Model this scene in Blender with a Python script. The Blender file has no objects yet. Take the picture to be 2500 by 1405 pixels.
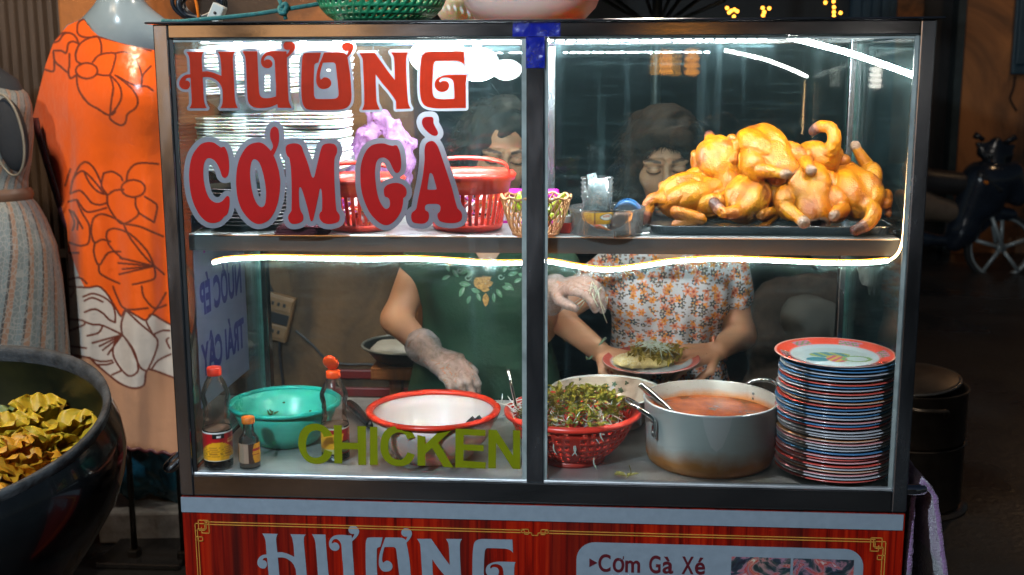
import bpy, bmesh, math, random
import numpy as np
from mathutils import Vector, Matrix
random.seed(7); np.random.seed(7)
scene = bpy.context.scene
COL = scene.collection
# ---------------------------------------------------------------- camera
F = 2769.83; YAW = -.0746; PIT = .1828; ROL = -.003
CAM = np.array([.8121, -2.0701, 1.5])
cp, sp = math.cos(PIT), math.sin(PIT)
FW = np.array([math.sin(YAW)*cp, math.cos(YAW)*cp, -sp])
R0 = np.array([math.cos(YAW), -math.sin(YAW), 0]); U0 = np.cross(R0, FW)
RT = math.cos(ROL)*R0 + math.sin(ROL)*U0; UP = -math.sin(ROL)*R0 + math.cos(ROL)*U0
cam = bpy.data.cameras.new('camera'); camo = bpy.data.objects.new('camera', cam); COL.objects.link(camo)
cam.sensor_fit = 'HORIZONTAL'; cam.sensor_width = 36; cam.lens = 36*F/2500; cam.clip_end = 200; cam.clip_start = .05
camo.matrix_world = Matrix(((RT[0], UP[0], -FW[0], CAM[0]), (RT[1], UP[1], -FW[1], CAM[1]), (RT[2], UP[2], -FW[2], CAM[2]), (0, 0, 0, 1)))
scene.camera = camo
cam.dof.use_dof = True; cam.dof.focus_distance = 2.2; cam.dof.aperture_fstop = 5.0
# ---------------------------------------------------------------- sky, sun, exposure (night)
w = bpy.data.worlds.new('World'); scene.world = w; w.use_nodes = True
nt = w.node_tree; bg = nt.nodes['Background']; sky = nt.nodes.new('ShaderNodeTexSky')
sky.sky_type = 'NISHITA'; sky.sun_disc = False; sky.sun_elevation = math.radians(32); sky.sun_rotation = math.radians(200)
nt.links.new(sky.outputs[0], bg.inputs[0]); bg.inputs[1].default_value = .004
sl = bpy.data.lights.new('sun', 'SUN'); sl.energy = .06; sl.angle = math.radians(10); sl.color = (1, .93, .85)
so = bpy.data.objects.new('sun', sl); COL.objects.link(so); so.rotation_euler = (math.radians(58), 0, math.radians(-25))
scene.view_settings.view_transform = 'Standard'; scene.view_settings.look = 'None'
scene.view_settings.exposure = 1.05; scene.view_settings.gamma = 1; scene.view_settings.use_curve_mapping = False
scene.render.engine = 'CYCLES'
cy = scene.cycles
cy.use_denoising = True; cy.max_bounces = 10; cy.transparent_max_bounces = 24; cy.diffuse_bounces = 3; cy.glossy_bounces = 4
cy.transmission_bounces = 8; cy.sample_clamp_indirect = 4; cy.caustics_reflective = False; cy.caustics_refractive = False
# ---------------------------------------------------------------- helpers
def ray(px, py): return FW + RT*(px-1250)/F - UP*(py-702.5)/F
def at(px, py, Y):
    d = ray(px, py); return CAM + d*(Y-CAM[1])/d[1]
def atz(px, py, Z):
    d = ray(px, py); return CAM + d*(Z-CAM[2])/d[2]
def sc_at(P): return F/float((np.array(P)-CAM) @ FW)      # pixels per metre there
def tag(o, label=None, cat=None, group=None, kind=None):
    if label: o['label'] = label
    if cat: o['category'] = cat
    if group: o['group'] = group
    if kind: o['kind'] = kind
    return o
def thing(name, loc, label, cat, group=None):
    o = bpy.data.objects.new(name, None); COL.objects.link(o); o.location = Vector([float(v) for v in loc]); o.empty_display_size = .05
    return tag(o, label, cat, group)
def link(name, me, parent=None, local=False):
    o = bpy.data.objects.new(name, me); COL.objects.link(o)
    if parent is not None:
        o.parent = parent
        if not local:
            off = parent.location.copy()
            o.location = -off if parent.type == 'EMPTY' else Vector((0, 0, 0))
    return o
def mk(name, V, Fc, mat, parent=None, smooth=True, local=False, cols=None):
    me = bpy.data.meshes.new(name); me.from_pydata(np.asarray(V, float).tolist(), [], Fc.tolist() if isinstance(Fc, np.ndarray) else [tuple(int(i) for i in f) for f in Fc])
    if isinstance(mat, (list, tuple)):
        for m in mat: me.materials.append(m)
    elif mat: me.materials.append(mat)
    if smooth: me.polygons.foreach_set('use_smooth', [True]*len(me.polygons))
    if cols is not None:
        ca = me.color_attributes.new('Col', 'FLOAT_COLOR', 'POINT')
        c = np.ones((len(V), 4), np.float32); c[:, :3] = cols; ca.data.foreach_set('color', c.ravel())
    me.update()
    return link(name, me, parent, local)
class MB:
    def __init__(s): s.V = []; s.F = []; s.mi = []
    def add(s, V, Fc, m=0):
        n = len(s.V); s.V += [tuple(map(float, v)) for v in V]; s.F += [tuple(int(i)+n for i in f) for f in Fc]; s.mi += [m]*len(Fc); return s
    def box(s, x0, x1, y0, y1, z0, z1, m=0):
        V = [(x0, y0, z0), (x1, y0, z0), (x1, y1, z0), (x0, y1, z0), (x0, y0, z1), (x1, y0, z1), (x1, y1, z1), (x0, y1, z1)]
        return s.add(V, [(0, 3, 2, 1), (4, 5, 6, 7), (0, 1, 5, 4), (1, 2, 6, 5), (2, 3, 7, 6), (3, 0, 4, 7)], m)
    def obox(s, c, ax, ay, az, hx, hy, hz, m=0):
        c = np.array(c, float); ax, ay, az = [np.array(a, float)/np.linalg.norm(a) for a in (ax, ay, az)]
        V = [c+i*hx*ax+j*hy*ay+k*hz*az for k in (-1, 1) for j in (-1, 1) for i in (-1, 1)]
        return s.add(V, [(0, 2, 3, 1), (4, 5, 7, 6), (0, 1, 5, 4), (1, 3, 7, 5), (3, 2, 6, 7), (2, 0, 4, 6)], m)
    def tube(s, P, r, seg=8, cap=True, closed=False, m=0):
        P = [np.array(p, float) for p in P]; n = len(P)
        rr = list(r) if hasattr(r, '__len__') else [r]*n
        V = []; prev = None
        for i in range(n):
            a = P[(i-1) % n] if (closed or i > 0) else P[i]; b = P[(i+1) % n] if (closed or i < n-1) else P[i]
            t = b-a; t = t/(np.linalg.norm(t)+1e-12)
            if prev is None:
                h = np.array([0, 0, 1.]) if abs(t[2]) < .9 else np.array([1., 0, 0]); u = np.cross(t, h)
            else: u = prev - t*(prev @ t)
            u = u/(np.linalg.norm(u)+1e-12); prev = u; v = np.cross(t, u)
            for k in range(seg):
                A = 2*math.pi*k/seg; V.append(P[i]+rr[i]*(math.cos(A)*u+math.sin(A)*v))
        Fc = []
        for i in range(n if closed else n-1):
            j = (i+1) % n
            for k in range(seg): Fc.append((i*seg+k, i*seg+(k+1) % seg, j*seg+(k+1) % seg, j*seg+k))
        if cap and not closed: Fc += [tuple(range(seg))[::-1], tuple((n-1)*seg+k for k in range(seg))]
        return s.add(V, Fc, m)
    def lathe(s, prof, seg=32, c=(0, 0, 0), close=False, sx=1, sy=1, m=0, M=None, a0=0, wob=None):
        V = []; n = len(prof); Fc = []
        for i, (r, z) in enumerate(prof):
            for k in range(seg):
                A = a0+2*math.pi*k/seg; q = r*(1+(wob(A, z) if wob else 0))
                p = np.array([q*math.cos(A)*sx, q*math.sin(A)*sy, z])
                if M is not None: p = M @ p
                V.append(p+np.array(c))
        for i in range(n if close else n-1):
            j = (i+1) % n
            for k in range(seg): Fc.append((i*seg+k, i*seg+(k+1) % seg, j*seg+(k+1) % seg, j*seg+k))
        if not close:
            if prof[0][0] > 1e-5: Fc.append(tuple(range(seg))[::-1]) if s_cap(prof[0]) else None
            if prof[-1][0] > 1e-5: Fc.append(tuple((n-1)*seg+k for k in range(seg))) if s_cap(prof[-1]) else None
        return s.add(V, Fc, m)
    def build(s, name, mat, parent=None, smooth=True, local=False, bevel=0):
        o = mk(name, s.V, s.F, mat, parent, smooth, local)
        if any(s.mi): o.data.polygons.foreach_set('material_index', s.mi)
        if bevel:
            b = o.modifiers.new('bevel', 'BEVEL'); b.width = bevel; b.segments = 2; b.limit_method = 'ANGLE'; b.harden_normals = False
        return o
def s_cap(p): return p[0] < .0025
def rot(rx=0, ry=0, rz=0):
    return np.array(Matrix.Rotation(rz, 3, 'Z') @ Matrix.Rotation(ry, 3, 'Y') @ Matrix.Rotation(rx, 3, 'X'))
def crom(P, n=6, closed=False):
    P = [np.array(p, float) for p in P]; N = len(P); out = []
    for i in range(N if closed else N-1):
        p0 = P[(i-1) % N] if closed or i > 0 else P[i]; p1 = P[i]; p2 = P[(i+1) % N]; p3 = P[(i+2) % N] if closed or i+2 < N else p2
        for k in range(n):
            t = k/n; out.append(.5*((2*p1)+(-p0+p2)*t+(2*p0-5*p1+4*p2-p3)*t*t+(-p0+3*p1-3*p2+p3)*t**3))
    if not closed: out.append(P[-1])
    return out
def copy_tree(o, parent=None):
    c = o.copy(); COL.objects.link(c); c.parent = parent
    for ch in list(o.children): copy_tree(ch, c)
    return c
# ---- signed distance modelling
def smin(a, b, k):
    h = np.clip(.5+.5*(b-a)/k, 0, 1); return b*(1-h)+a*h-k*h*(1-h)
def smax(a, b, k): return -smin(-a, -b, k)
def capd(p, a, b, ra, rb):
    a = np.array(a, float); ab = np.array(b, float)-a
    q = p-a; t = np.clip((q @ ab)/(ab @ ab+1e-12), 0, 1)
    return np.linalg.norm(q-t[..., None]*ab, axis=-1)-(ra+(rb-ra)*t)
def elld(p, c, r, R=None):
    q = p-np.array(c, float)
    if R is not None: q = q @ R
    r = np.array(r, float); k0 = np.linalg.norm(q/r, axis=-1); k1 = np.linalg.norm(q/(r*r), axis=-1)+1e-9
    return k0*(k0-1)/k1
def nets(f, lo, hi, h):
    lo = np.array(lo, float); hi = np.array(hi, float); n = np.maximum(2, np.ceil((hi-lo)/h).astype(int)+1)
    ax = [lo[i]+h*np.arange(n[i]) for i in range(3)]
    G = np.stack(np.meshgrid(*ax, indexing='ij'), -1)
    ci = [np.arange(0, n[i]+3, 4) for i in range(3)]
    Gc = np.stack(np.meshgrid(*[lo[i]+h*(ci[i]) for i in range(3)], indexing='ij'), -1); Dc = f(Gc.reshape(-1, 3)).reshape(Gc.shape[:3])
    ni = [np.minimum((np.arange(n[i])+2)//4, len(ci[i])-1) for i in range(3)]
    D = Dc[np.ix_(*ni)].astype(np.float32); band = np.abs(D) < h*6.5
    D[band] = f(G[band])
    I = D < 0; nx, ny, nz = n-1
    cnt = np.zeros((nx, ny, nz), np.float32); pos = np.zeros((nx, ny, nz, 3), np.float32)
    cs = [(0, 0, 0), (1, 0, 0), (0, 1, 0), (1, 1, 0), (0, 0, 1), (1, 0, 1), (0, 1, 1), (1, 1, 1)]
    sl = lambda A, c: A[c[0]:c[0]+nx, c[1]:c[1]+ny, c[2]:c[2]+nz]
    for a in range(8):
        for b in range(a+1, 8):
            ca, cb = np.array(cs[a]), np.array(cs[b])
            if np.abs(ca-cb).sum() != 1: continue
            da, db = sl(D, cs[a]), sl(D, cs[b]); m = (da < 0) != (db < 0)
            t = np.where(m, da/np.where(m, da-db, 1), 0)
            pos += np.where(m[..., None], ca+t[..., None]*(cb-ca), 0); cnt += m
    act = cnt > 0; idx = -np.ones((nx, ny, nz), int); idx[act] = np.arange(act.sum())
    base = np.argwhere(act); V = lo+h*(base+pos[act]/cnt[act][:, None])
    Fc = []
    for a in range(3):
        b, c = (a+1) % 3, (a+2) % 3
        s0 = [slice(1, -1)]*3; s0[a] = slice(0, n[a]-1); s1 = list(s0); s1[a] = slice(1, n[a])
        A, B = I[tuple(s0)], I[tuple(s1)]
        for flip, m in ((False, A & ~B), (True, ~A & B)):
            e = np.argwhere(m)
            if not len(e): continue
            off = np.ones(3, int); off[a] = 0; e = e+off
            def q(db, dc):
                k = e.copy(); k[:, b] += db; k[:, c] += dc; return idx[k[:, 0], k[:, 1], k[:, 2]]
            quad = np.stack([q(-1, -1), q(0, -1), q(0, 0), q(-1, 0)], 1)
            Fc.append(quad[:, ::-1] if flip else quad)
    Fc = np.concatenate(Fc) if Fc else np.zeros((0, 4), int)
    return V, Fc[(Fc >= 0).all(1)]
def fnoise(p, s=1., seed=0, o=3):
    v = np.zeros(len(p)); rs = np.random.RandomState(seed); a = 1.
    for _ in range(o):
        for _ in range(3):
            d = rs.normal(size=3); d /= np.linalg.norm(d); v += a*np.sin(p @ d*s*6.28+rs.uniform(0, 6.28))/3
        s *= 2.1; a *= .5
    return v
# ---------------------------------------------------------------- materials
def L(h):
    h = h.lstrip('#'); c = [int(h[i:i+2], 16)/255 for i in (0, 2, 4)]
    return tuple(v/12.92 if v <= .04045 else ((v+.055)/1.055)**2.4 for v in c)
def newm(name):
    m = bpy.data.materials.new(name); m.use_nodes = True; n = m.node_tree
    return m, n, n.nodes['Principled BSDF'], n.nodes['Material Output']
def nd(n, t, **kw):
    x = n.nodes.new('ShaderNode'+t)
    for k, v in kw.items():
        if k.startswith('i_'):
            kk = k[2:]; x.inputs[int(kk) if kk.isdigit() else kk.replace('_', ' ')].default_value = v
        else: setattr(x, k, v)
    return x
def mixc(n, fac, a, b, mode='MIX'):
    x = n.nodes.new('ShaderNodeMix'); x.data_type = 'RGBA'; x.blend_type = mode
    for s, v in ((0, fac), (6, a), (7, b)):
        if isinstance(v, bpy.types.NodeSocket): n.links.new(v, x.inputs[s])
        elif s == 0: x.inputs[0].default_value = v
        else: x.inputs[s].default_value = (*v[:3], 1)
    return x.outputs[2]
def math_(n, op, a, b=0., c=None, clamp=False):
    x = n.nodes.new('ShaderNodeMath'); x.operation = op; x.use_clamp = clamp
    for s, v in ((0, a), (1, b), (2, c)):
        if v is None: continue
        if isinstance(v, bpy.types.NodeSocket): n.links.new(v, x.inputs[s])
        else: x.inputs[s].default_value = v
    return x.outputs[0]
def ramp(n, fac, stops):
    x = n.nodes.new('ShaderNodeValToRGB'); n.links.new(fac, x.inputs[0]); e = x.color_ramp.elements
    while len(e) < len(stops): e.new(.5)
    for i, (p, c) in enumerate(stops):
        e[i].position = p; e[i].color = (*c, 1) if hasattr(c, '__len__') else (c, c, c, 1)
    return x.outputs[0]
def coords(n, kind='Object', scale=(1, 1, 1), loc=(0, 0, 0), rotv=(0, 0, 0)):
    t = nd(n, 'TexCoord'); mp = nd(n, 'Mapping'); mp.inputs['Scale'].default_value = scale; mp.inputs['Location'].default_value = loc; mp.inputs['Rotation'].default_value = rotv
    n.links.new(t.outputs[kind], mp.inputs[0]); return mp.outputs[0]
def noise(n, vec, scale=5, detail=4, rough=.5, dist=0):
    x = nd(n, 'TexNoise'); x.inputs['Scale'].default_value = scale; x.inputs['Detail'].default_value = detail; x.inputs['Roughness'].default_value = rough
    x.inputs['Distortion'].default_value = dist; n.links.new(vec, x.inputs['Vector']); return x.outputs[0]
MC = {}
def M(name, col, rough=.5, metal=0, var=.18, vs=9, bump=0, bs=80, spec=.5, alpha=1, emit=None, es=0, coat=0, sss=0, col2=None, stretch=(1, 1, 1), vcol=False, trans=0, rvar=.15):
    if name in MC: return MC[name]
    m, n, b, out = newm(name); col = L(col) if isinstance(col, str) else col
    v = coords(n, 'Object', stretch); f = noise(n, v, vs, 5, .6)
    c2 = (L(col2) if isinstance(col2, str) else col2) if col2 is not None else tuple(min(1, x*(1+var)) for x in col)
    c1 = col if col2 is not None else tuple(x*(1-var) for x in col)
    fr = ramp(n, f, [(.32, 0.), (.68, 1.)])
    c = mixc(n, fr, c1, c2)
    if vcol:
        a = nd(n, 'VertexColor', layer_name='Col'); k = ramp(n, f, [(.3, 1-var), (.7, 1+var*.3)]); c = mixc(n, 1., a.outputs[0], k, 'MULTIPLY')
    n.links.new(c, b.inputs['Base Color'])
    r = nd(n, 'MapRange'); n.links.new(f, r.inputs[0]); r.inputs[1].default_value = .3; r.inputs[2].default_value = .7
    r.inputs[3].default_value = max(.02, rough*(1-rvar)); r.inputs[4].default_value = min(1, rough*(1+rvar)); n.links.new(r.outputs[0], b.inputs['Roughness'])
    b.inputs['Metallic'].default_value = metal; b.inputs['Specular IOR Level'].default_value = spec; b.inputs['Alpha'].default_value = alpha
    b.inputs['Coat Weight'].default_value = coat; b.inputs['Transmission Weight'].default_value = trans
    if sss:
        b.inputs['Subsurface Weight'].default_value = sss; b.inputs['Subsurface Radius'].default_value = (.02, .008, .004); b.inputs['Subsurface Scale'].default_value = .5
    if emit:
        b.inputs['Emission Color'].default_value = (*(L(emit) if isinstance(emit, str) else emit), 1); b.inputs['Emission Strength'].default_value = es
    if bump:
        g = noise(n, v, bs, 4, .6); bp = nd(n, 'Bump'); bp.inputs['Strength'].default_value = bump; bp.inputs['Distance'].default_value = .004
        n.links.new(g, bp.inputs['Height']); n.links.new(bp.outputs[0], b.inputs['Normal'])
    MC[name] = m; return m
def E(name, col, s):
    if name in MC: return MC[name]
    m, n, b, out = newm(name); e = nd(n, 'Emission'); e.inputs[0].default_value = (*(L(col) if isinstance(col, str) else col), 1); e.inputs[1].default_value = s
    n.links.new(e.outputs[0], out.inputs[0]); MC[name] = m; return m
def glass(name, tint=(.93, .97, .96), dirt=.12, dcol=(.5, .62, .64), ior=1.45, rough=.02, scale=1., streak=True, face=0., refl=1.):
    """thin clear sheet: transparent + fresnel gloss + a film of dirt"""
    if name in MC: return MC[name]
    m, n, b, out = newm(name); n.nodes.remove(b)
    tr = nd(n, 'BsdfTransparent'); tr.inputs[0].default_value = (*tint, 1)
    gl = nd(n, 'BsdfGlossy'); gl.inputs['Roughness'].default_value = rough
    fr = nd(n, 'Fresnel'); fr.inputs[0].default_value = ior
    fac = math_(n, 'MULTIPLY', fr.outputs[0], refl)
    if face:
        lw = nd(n, 'LayerWeight'); lw.inputs[0].default_value = .35
        fac = math_(n, 'ADD', fac, math_(n, 'MULTIPLY', lw.outputs[1], face), clamp=True)
    mx = nd(n, 'MixShader'); n.links.new(fac, mx.inputs[0]); n.links.new(tr.outputs[0], mx.inputs[1]); n.links.new(gl.outputs[0], mx.inputs[2])
    last = mx.outputs[0]
    if dirt:
        v = coords(n, 'Object', (scale,)*3)
        a = ramp(n, noise(n, v, 2.6, 6, .65, .6), [(.35, .25), (.75, 1.)])
        df = nd(n, 'BsdfDiffuse'); df.inputs[0].default_value = (*dcol, 1); tl = nd(n, 'BsdfTranslucent'); tl.inputs[0].default_value = (*dcol, 1)
        ad = nd(n, 'MixShader'); ad.inputs[0].default_value = .6; n.links.new(df.outputs[0], ad.inputs[1]); n.links.new(tl.outputs[0], ad.inputs[2])
        d = math_(n, 'MULTIPLY', a, dirt)
        if streak:
            v2 = coords(n, 'Object', (26*scale, 26*scale, 1.3*scale)); s = ramp(n, noise(n, v2, 1.2, 3, .5), [(.60, 0.), (.74, 1.)])
            v3 = coords(n, 'Object', (2*scale, 2*scale, 40*scale), rotv=(0, .25, 0)); s2 = ramp(n, noise(n, v3, 2.5, 4, .6), [(.55, 0.), (.8, 1.)])
            sp_ = ramp(n, noise(n, v, 170, 2, .5), [(.74, 0.), (.78, 1.)])
            d = math_(n, 'ADD', d, math_(n, 'MULTIPLY', s, .06)); d = math_(n, 'ADD', d, math_(n, 'MULTIPLY', s2, .05))
            d = math_(n, 'ADD', d, math_(n, 'MULTIPLY', sp_, .35), clamp=True)
        m2 = nd(n, 'MixShader'); n.links.new(d, m2.inputs[0]); n.links.new(last, m2.inputs[1]); n.links.new(ad.outputs[0], m2.inputs[2]); last = m2.outputs[0]
    n.links.new(last, out.inputs[0]); MC[name] = m; return m
def vinyl(name, col, tl=.45, rough=.4):
    if name in MC: return MC[name]
    m, n, b, out = newm(name); col = L(col) if isinstance(col, str) else col
    f = noise(n, coords(n), 30, 4); c = mixc(n, f, tuple(x*.85 for x in col), tuple(min(1, x*1.1) for x in col))
    n.links.new(c, b.inputs['Base Color']); b.inputs['Roughness'].default_value = rough
    t = nd(n, 'BsdfTranslucent'); n.links.new(c, t.inputs[0]); mx = nd(n, 'MixShader'); mx.inputs[0].default_value = tl
    n.links.new(b.outputs[0], mx.inputs[1]); n.links.new(t.outputs[0], mx.inputs[2]); n.links.new(mx.outputs[0], out.inputs[0]); MC[name] = m; return m
def film(name, col, op=.45, rough=.25, scale=14, gloss=.25):
    """thin crinkled plastic: part see-through, part lit film"""
    if name in MC: return MC[name]
    m, n, b, out = newm(name); col = L(col) if isinstance(col, str) else col
    v = coords(n); f = noise(n, v, scale, 5, .65, 1.2); n.links.new(mixc(n, f, tuple(x*.8 for x in col), tuple(min(1, x*1.15) for x in col)), b.inputs['Base Color'])
    b.inputs['Roughness'].default_value = rough
    bp = nd(n, 'Bump'); bp.inputs['Strength'].default_value = .6; bp.inputs['Distance'].default_value = .01; n.links.new(f, bp.inputs['Height']); n.links.new(bp.outputs[0], b.inputs['Normal'])
    tl = nd(n, 'BsdfTranslucent'); tl.inputs[0].default_value = (*col, 1); m1 = nd(n, 'MixShader'); m1.inputs[0].default_value = .5; n.links.new(b.outputs[0], m1.inputs[1]); n.links.new(tl.outputs[0], m1.inputs[2])
    tr = nd(n, 'BsdfTransparent'); m2 = nd(n, 'MixShader'); fa = ramp(n, f, [(.3, op*.6), (.7, min(1, op*1.5))]); n.links.new(fa, m2.inputs[0])
    n.links.new(tr.outputs[0], m2.inputs[1]); n.links.new(m1.outputs[0], m2.inputs[2]); n.links.new(m2.outputs[0], out.inputs[0]); MC[name] = m; return m
STEEL = M('brushed_steel', (.38, .41, .45), .22, 1, .22, 5, .03, 40, stretch=(2, 2, .6), rvar=.45)
STEELH = M('brushed_steel_flat', (.36, .37, .385), .15, 1, .22, 5, .03, 40, stretch=(.6, 2, 2), rvar=.45)
DARK = M('black_rubber', (.012, .012, .013), .5)
# ================================================================ food cart
ZB, ZT = .6935, 1.5976; ZC = .74; ZS = 1.207; CD = .58; FRY = .03
cart = thing('food_cart', (.7, .29, 0), 'stainless steel and glass street food cart selling chicken rice', 'food cart')
def rail(name, x0, x1, y0, y1, z0, z1, mat=STEEL, par=cart, bev=.0025):
    return MB().box(x0, x1, y0, y1, z0, z1).build(name, mat, par, smooth=False, bevel=bev)
rail('post', 0, .0275, 0, FRY, ZB, ZT); rail('post', 1.3725, 1.4, 0, FRY, ZB, ZT)
rail('post', .684, .717, 0, FRY, .735, 1.572)
rail('post', 0, .0275, CD-.03, CD, ZB, ZT); rail('post', 1.3725, 1.4, CD-.03, CD, ZB, ZT)
rail('rail', .0275, 1.3725, 0, FRY, 1.572, ZT, STEELH); rail('rail', .0275, 1.3725, 0, FRY, ZB, .735, STEELH)
rail('rail', .0275, 1.3725, CD-.03, CD, 1.572, ZT, STEELH); rail('rail', .0275, 1.3725, CD-.03, CD, ZB, .735, STEELH)
for x in (0.001, 1.3735):
    rail('rail', x, x+.0255, FRY, CD-.03, 1.573, ZT-.001, STEELH); rail('rail', x, x+.0255, FRY, CD-.03, ZB+.001, .734, STEELH)
rail('roof_sheet', -.012, 1.412, -.009, CD+.01, ZT+.0005, ZT+.0045, STEELH)
CTR = M('scratched_counter_steel', (.60, .61, .62), .38, .75, .12, 7, .10, 40, stretch=(1.5, 4, 4))
rail('counter', .028, 1.372, .004, CD-.031, ZC-.018, ZC, CTR)
shelf = rail('shelf', .029, 1.371, .046, .36, ZS-.004, ZS, CTR)
MB().box(.029, 1.371, .046, .0495, ZS-.033, ZS-.0045).build('fascia', M('dull_dark_steel', (.045, .05, .055), .5, .2, .15, 5, stretch=(.6, 2, 2)), shelf, False)
MB().box(.029, 1.371, .3565, .36, ZS-.033, ZS-.0045).build('fascia', STEELH, shelf, False)
GP = glass('dirty_front_glass', dirt=.018, dcol=(.30, .50, .54), refl=1.1); GS = glass('dirty_side_glass', dirt=.035, dcol=(.28, .5, .55), refl=.8)
GE = M('green_glass_edge', (.18, .45, .42), .15, 0, .3, 30, alpha=1, emit=(.1, .4, .38), es=0)
def pane(name, x0, x1, y0, y1, z0, z1, m, thin):
    o = MB().box(x0, x1, y0, y1, z0, z1).build(name, [m, GE], cart, False)
    ax = {'x': 0, 'y': 1}[thin]
    for p in o.data.polygons:
        if abs(p.normal[ax]) < .5: p.material_index = 1
    return o
gfl = pane('front_glass', .0285, .6825, .012, .017, .7355, 1.5715, GP, 'y'); tag(gfl, 'front pane with the red and green lettering')
gfr = pane('front_glass', .7185, 1.3715, .012, .017, .7355, 1.5715, GP, 'y'); tag(gfr, 'front pane without lettering')
pane('side_glass', .010, .015, .0315, CD-.0315, .7355, 1.5715, GS, 'x'); pane('side_glass', 1.385, 1.390, .0315, CD-.0315, .7355, 1.5715, GS, 'x')
pane('back_glass', .0285, .6835, CD-.018, CD-.013, 1.17, 1.5715, GS, 'y'); pane('back_glass', .7175, 1.3715, CD-.018, CD-.013, 1.17, 1.5715, GS, 'y')
rail('post', .685, .716, CD-.028, CD-.004, 1.17, 1.5718); rail('rail', .0278, 1.3722, CD-.027, CD-.005, 1.155, 1.1695, STEELH)
PALE = M('pale_sealant', (.24, .27, .26), .6, 0, .3, 20); GSK = M('black_gasket', (.01, .011, .012), .45)
for x0, x1 in ((.0278, .0345), (.6755, .6838), (.7172, .7235), (1.3655, 1.3722)):
    rail('glazing_channel', x0, x1, .006, .0115, .7352, 1.5718, PALE if x0 > .1 else GSK, bev=0)
for x0, x1 in ((.035, .675), (.724, 1.365)):
    rail('glazing_channel', x0, x1, .007, .0115, .7352, .7385, PALE, bev=0); rail('glazing_channel', x0, x1, .007, .0115, 1.566, 1.5718, PALE, bev=0)
BLF = film('blue_protective_film', (.01, .03, .5), .62, .12, 30)
rail('protective_film', .6835, .7175, -.0014, -.0002, 1.517, 1.5712, BLF, bev=0); rail('protective_film', .66, .745, -.0014, -.0002, 1.5722, 1.597, BLF, bev=0)
# ---- lower cabinet
WOOD, n, b, out = newm('printed_rosewood')
v = coords(n, 'Object', (60, 1, 1.6)); f = noise(n, v, 1.5, 6, .6, .5); f2 = noise(n, coords(n, 'Object', (14, 1, .5)), 1.1, 3, .5)
c = ramp(n, f, [(.3, (.04, .002, .0015)), (.5, (.27, .007, .002)), (.72, (.46, .024, .004))]); c = mixc(n, ramp(n, f2, [(.4, 0.), (.75, .85)]), c, (.03, .006, .005))
n.links.new(c, b.inputs['Base Color']); b.inputs['Roughness'].default_value = .38; b.inputs['Specular IOR Level'].default_value = .15
STRIP = M('grey_white_vinyl', (.21, .25, .295), .45, 0, .06, 60)
rail('cabinet', .004, 1.396, .012, CD-.004, .12, ZB-.003, STEELH)
for x in (.08, 1.32):
    for y in (.08, .5):
        MB().lathe([(.001, -.02), (.05, -.02), (.06, -.012), (.06, .012), (.05, .02), (.001, .02)], 24, (x, y, .0605), M=rot(0, math.pi/2)).build('caster_wheel', DARK, cart)
        MB().box(x-.028, x+.028, y-.02, y+.02, .085, .1195).build('caster_bracket', STEEL, cart, False)
panel = rail('sign_panel', .001, 1.399, .004, .0115, .125, ZB-.0045, WOOD, bev=0)
strip = MB().box(.0005, 1.3955, .001, .0035, .6575, ZB-.005).build('white_strip', STRIP, panel, False)
GOLD = M('gold_print', (.55, .25, .04), .4, 0, .15, 40)
def decal(name, P, y, mat, par):
    """flat polygons (x,z) as one sheet"""
    bm = bmesh.new(); ed = []
    for loop in P:
        vs = [bm.verts.new((q[0], y, q[1])) for q in loop]; ed += [bm.edges.new((vs[i], vs[(i+1) % len(vs)])) for i in range(len(vs))]
    bmesh.ops.triangle_fill(bm, use_beauty=True, use_dissolve=False, edges=ed, normal=(0, -1, 0))
    me = bpy.data.meshes.new(name); bm.to_mesh(me); bm.free(); me.materials.append(mat); return link(name, me, par)
def line(mb, x0, z0, x1, z1, t, y0=.0022, y1=.0036):
    mb.box(min(x0, x1)-t, max(x0, x1)+t, y0, y1, min(z0, z1)-t, max(z0, z1)+t)
gb = MB(); t = .0007; zt = .6375; gap = .0052
xl, xr = .026, 1.366
for k in (0, 1):
    z = zt-k*gap; x0 = xl+.02+k*0; line(gb, x0, z, .672, z, t); line(gb, .728, z, xr-.02, z, t)
    line(gb, xl+k*gap, z-.032+k*.006, xl+k*gap, .16, t); line(gb, xr-k*gap, z-.032+k*.006, xr-k*gap, .16, t)
def knot(mb, x, z, s):
    for (a, b_, c_, d_) in ((0, 0, 14, 0), (14, 0, 14, -10), (14, -10, 5, -10), (5, -10, 5, 5), (5, 5, 20, 5), (20, 5, 20, -14), (20, -14, 9, -14), (9, -14, 9, -6), (0, 0, 0, -20), (0, -20, 10, -20), (10, -20, 10, -26), (3, -26, 10, -26), (3, -26, 3, -8), (3, -8, 16, -8), (16, -8, 16, 2)):
        line(mb, x+s*a*.0014, z+b_*.0014-.004, x+s*c_*.0014, z+d_*.0014-.004, .0007)
knot(gb, xl, zt, 1); knot(gb, xr, zt, -1)
for s in (-1, 1):
    for (a, b_, c_, d_) in ((28, 0, 20, 0), (20, 0, 20, -8), (20, -8, 12, -8), (12, -8, 12, 2), (12, 2, 26, 2), (26, 2, 26, -5), (26, -5, 6, -5), (6, -5, 6, -10), (6, -10, 0, -10)):
        line(gb, .70+s*a*.001, zt+b_*.001, .70+s*c_*.001, zt+d_*.001, .0007)
gb.build('gold_border', GOLD, panel, False)
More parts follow.
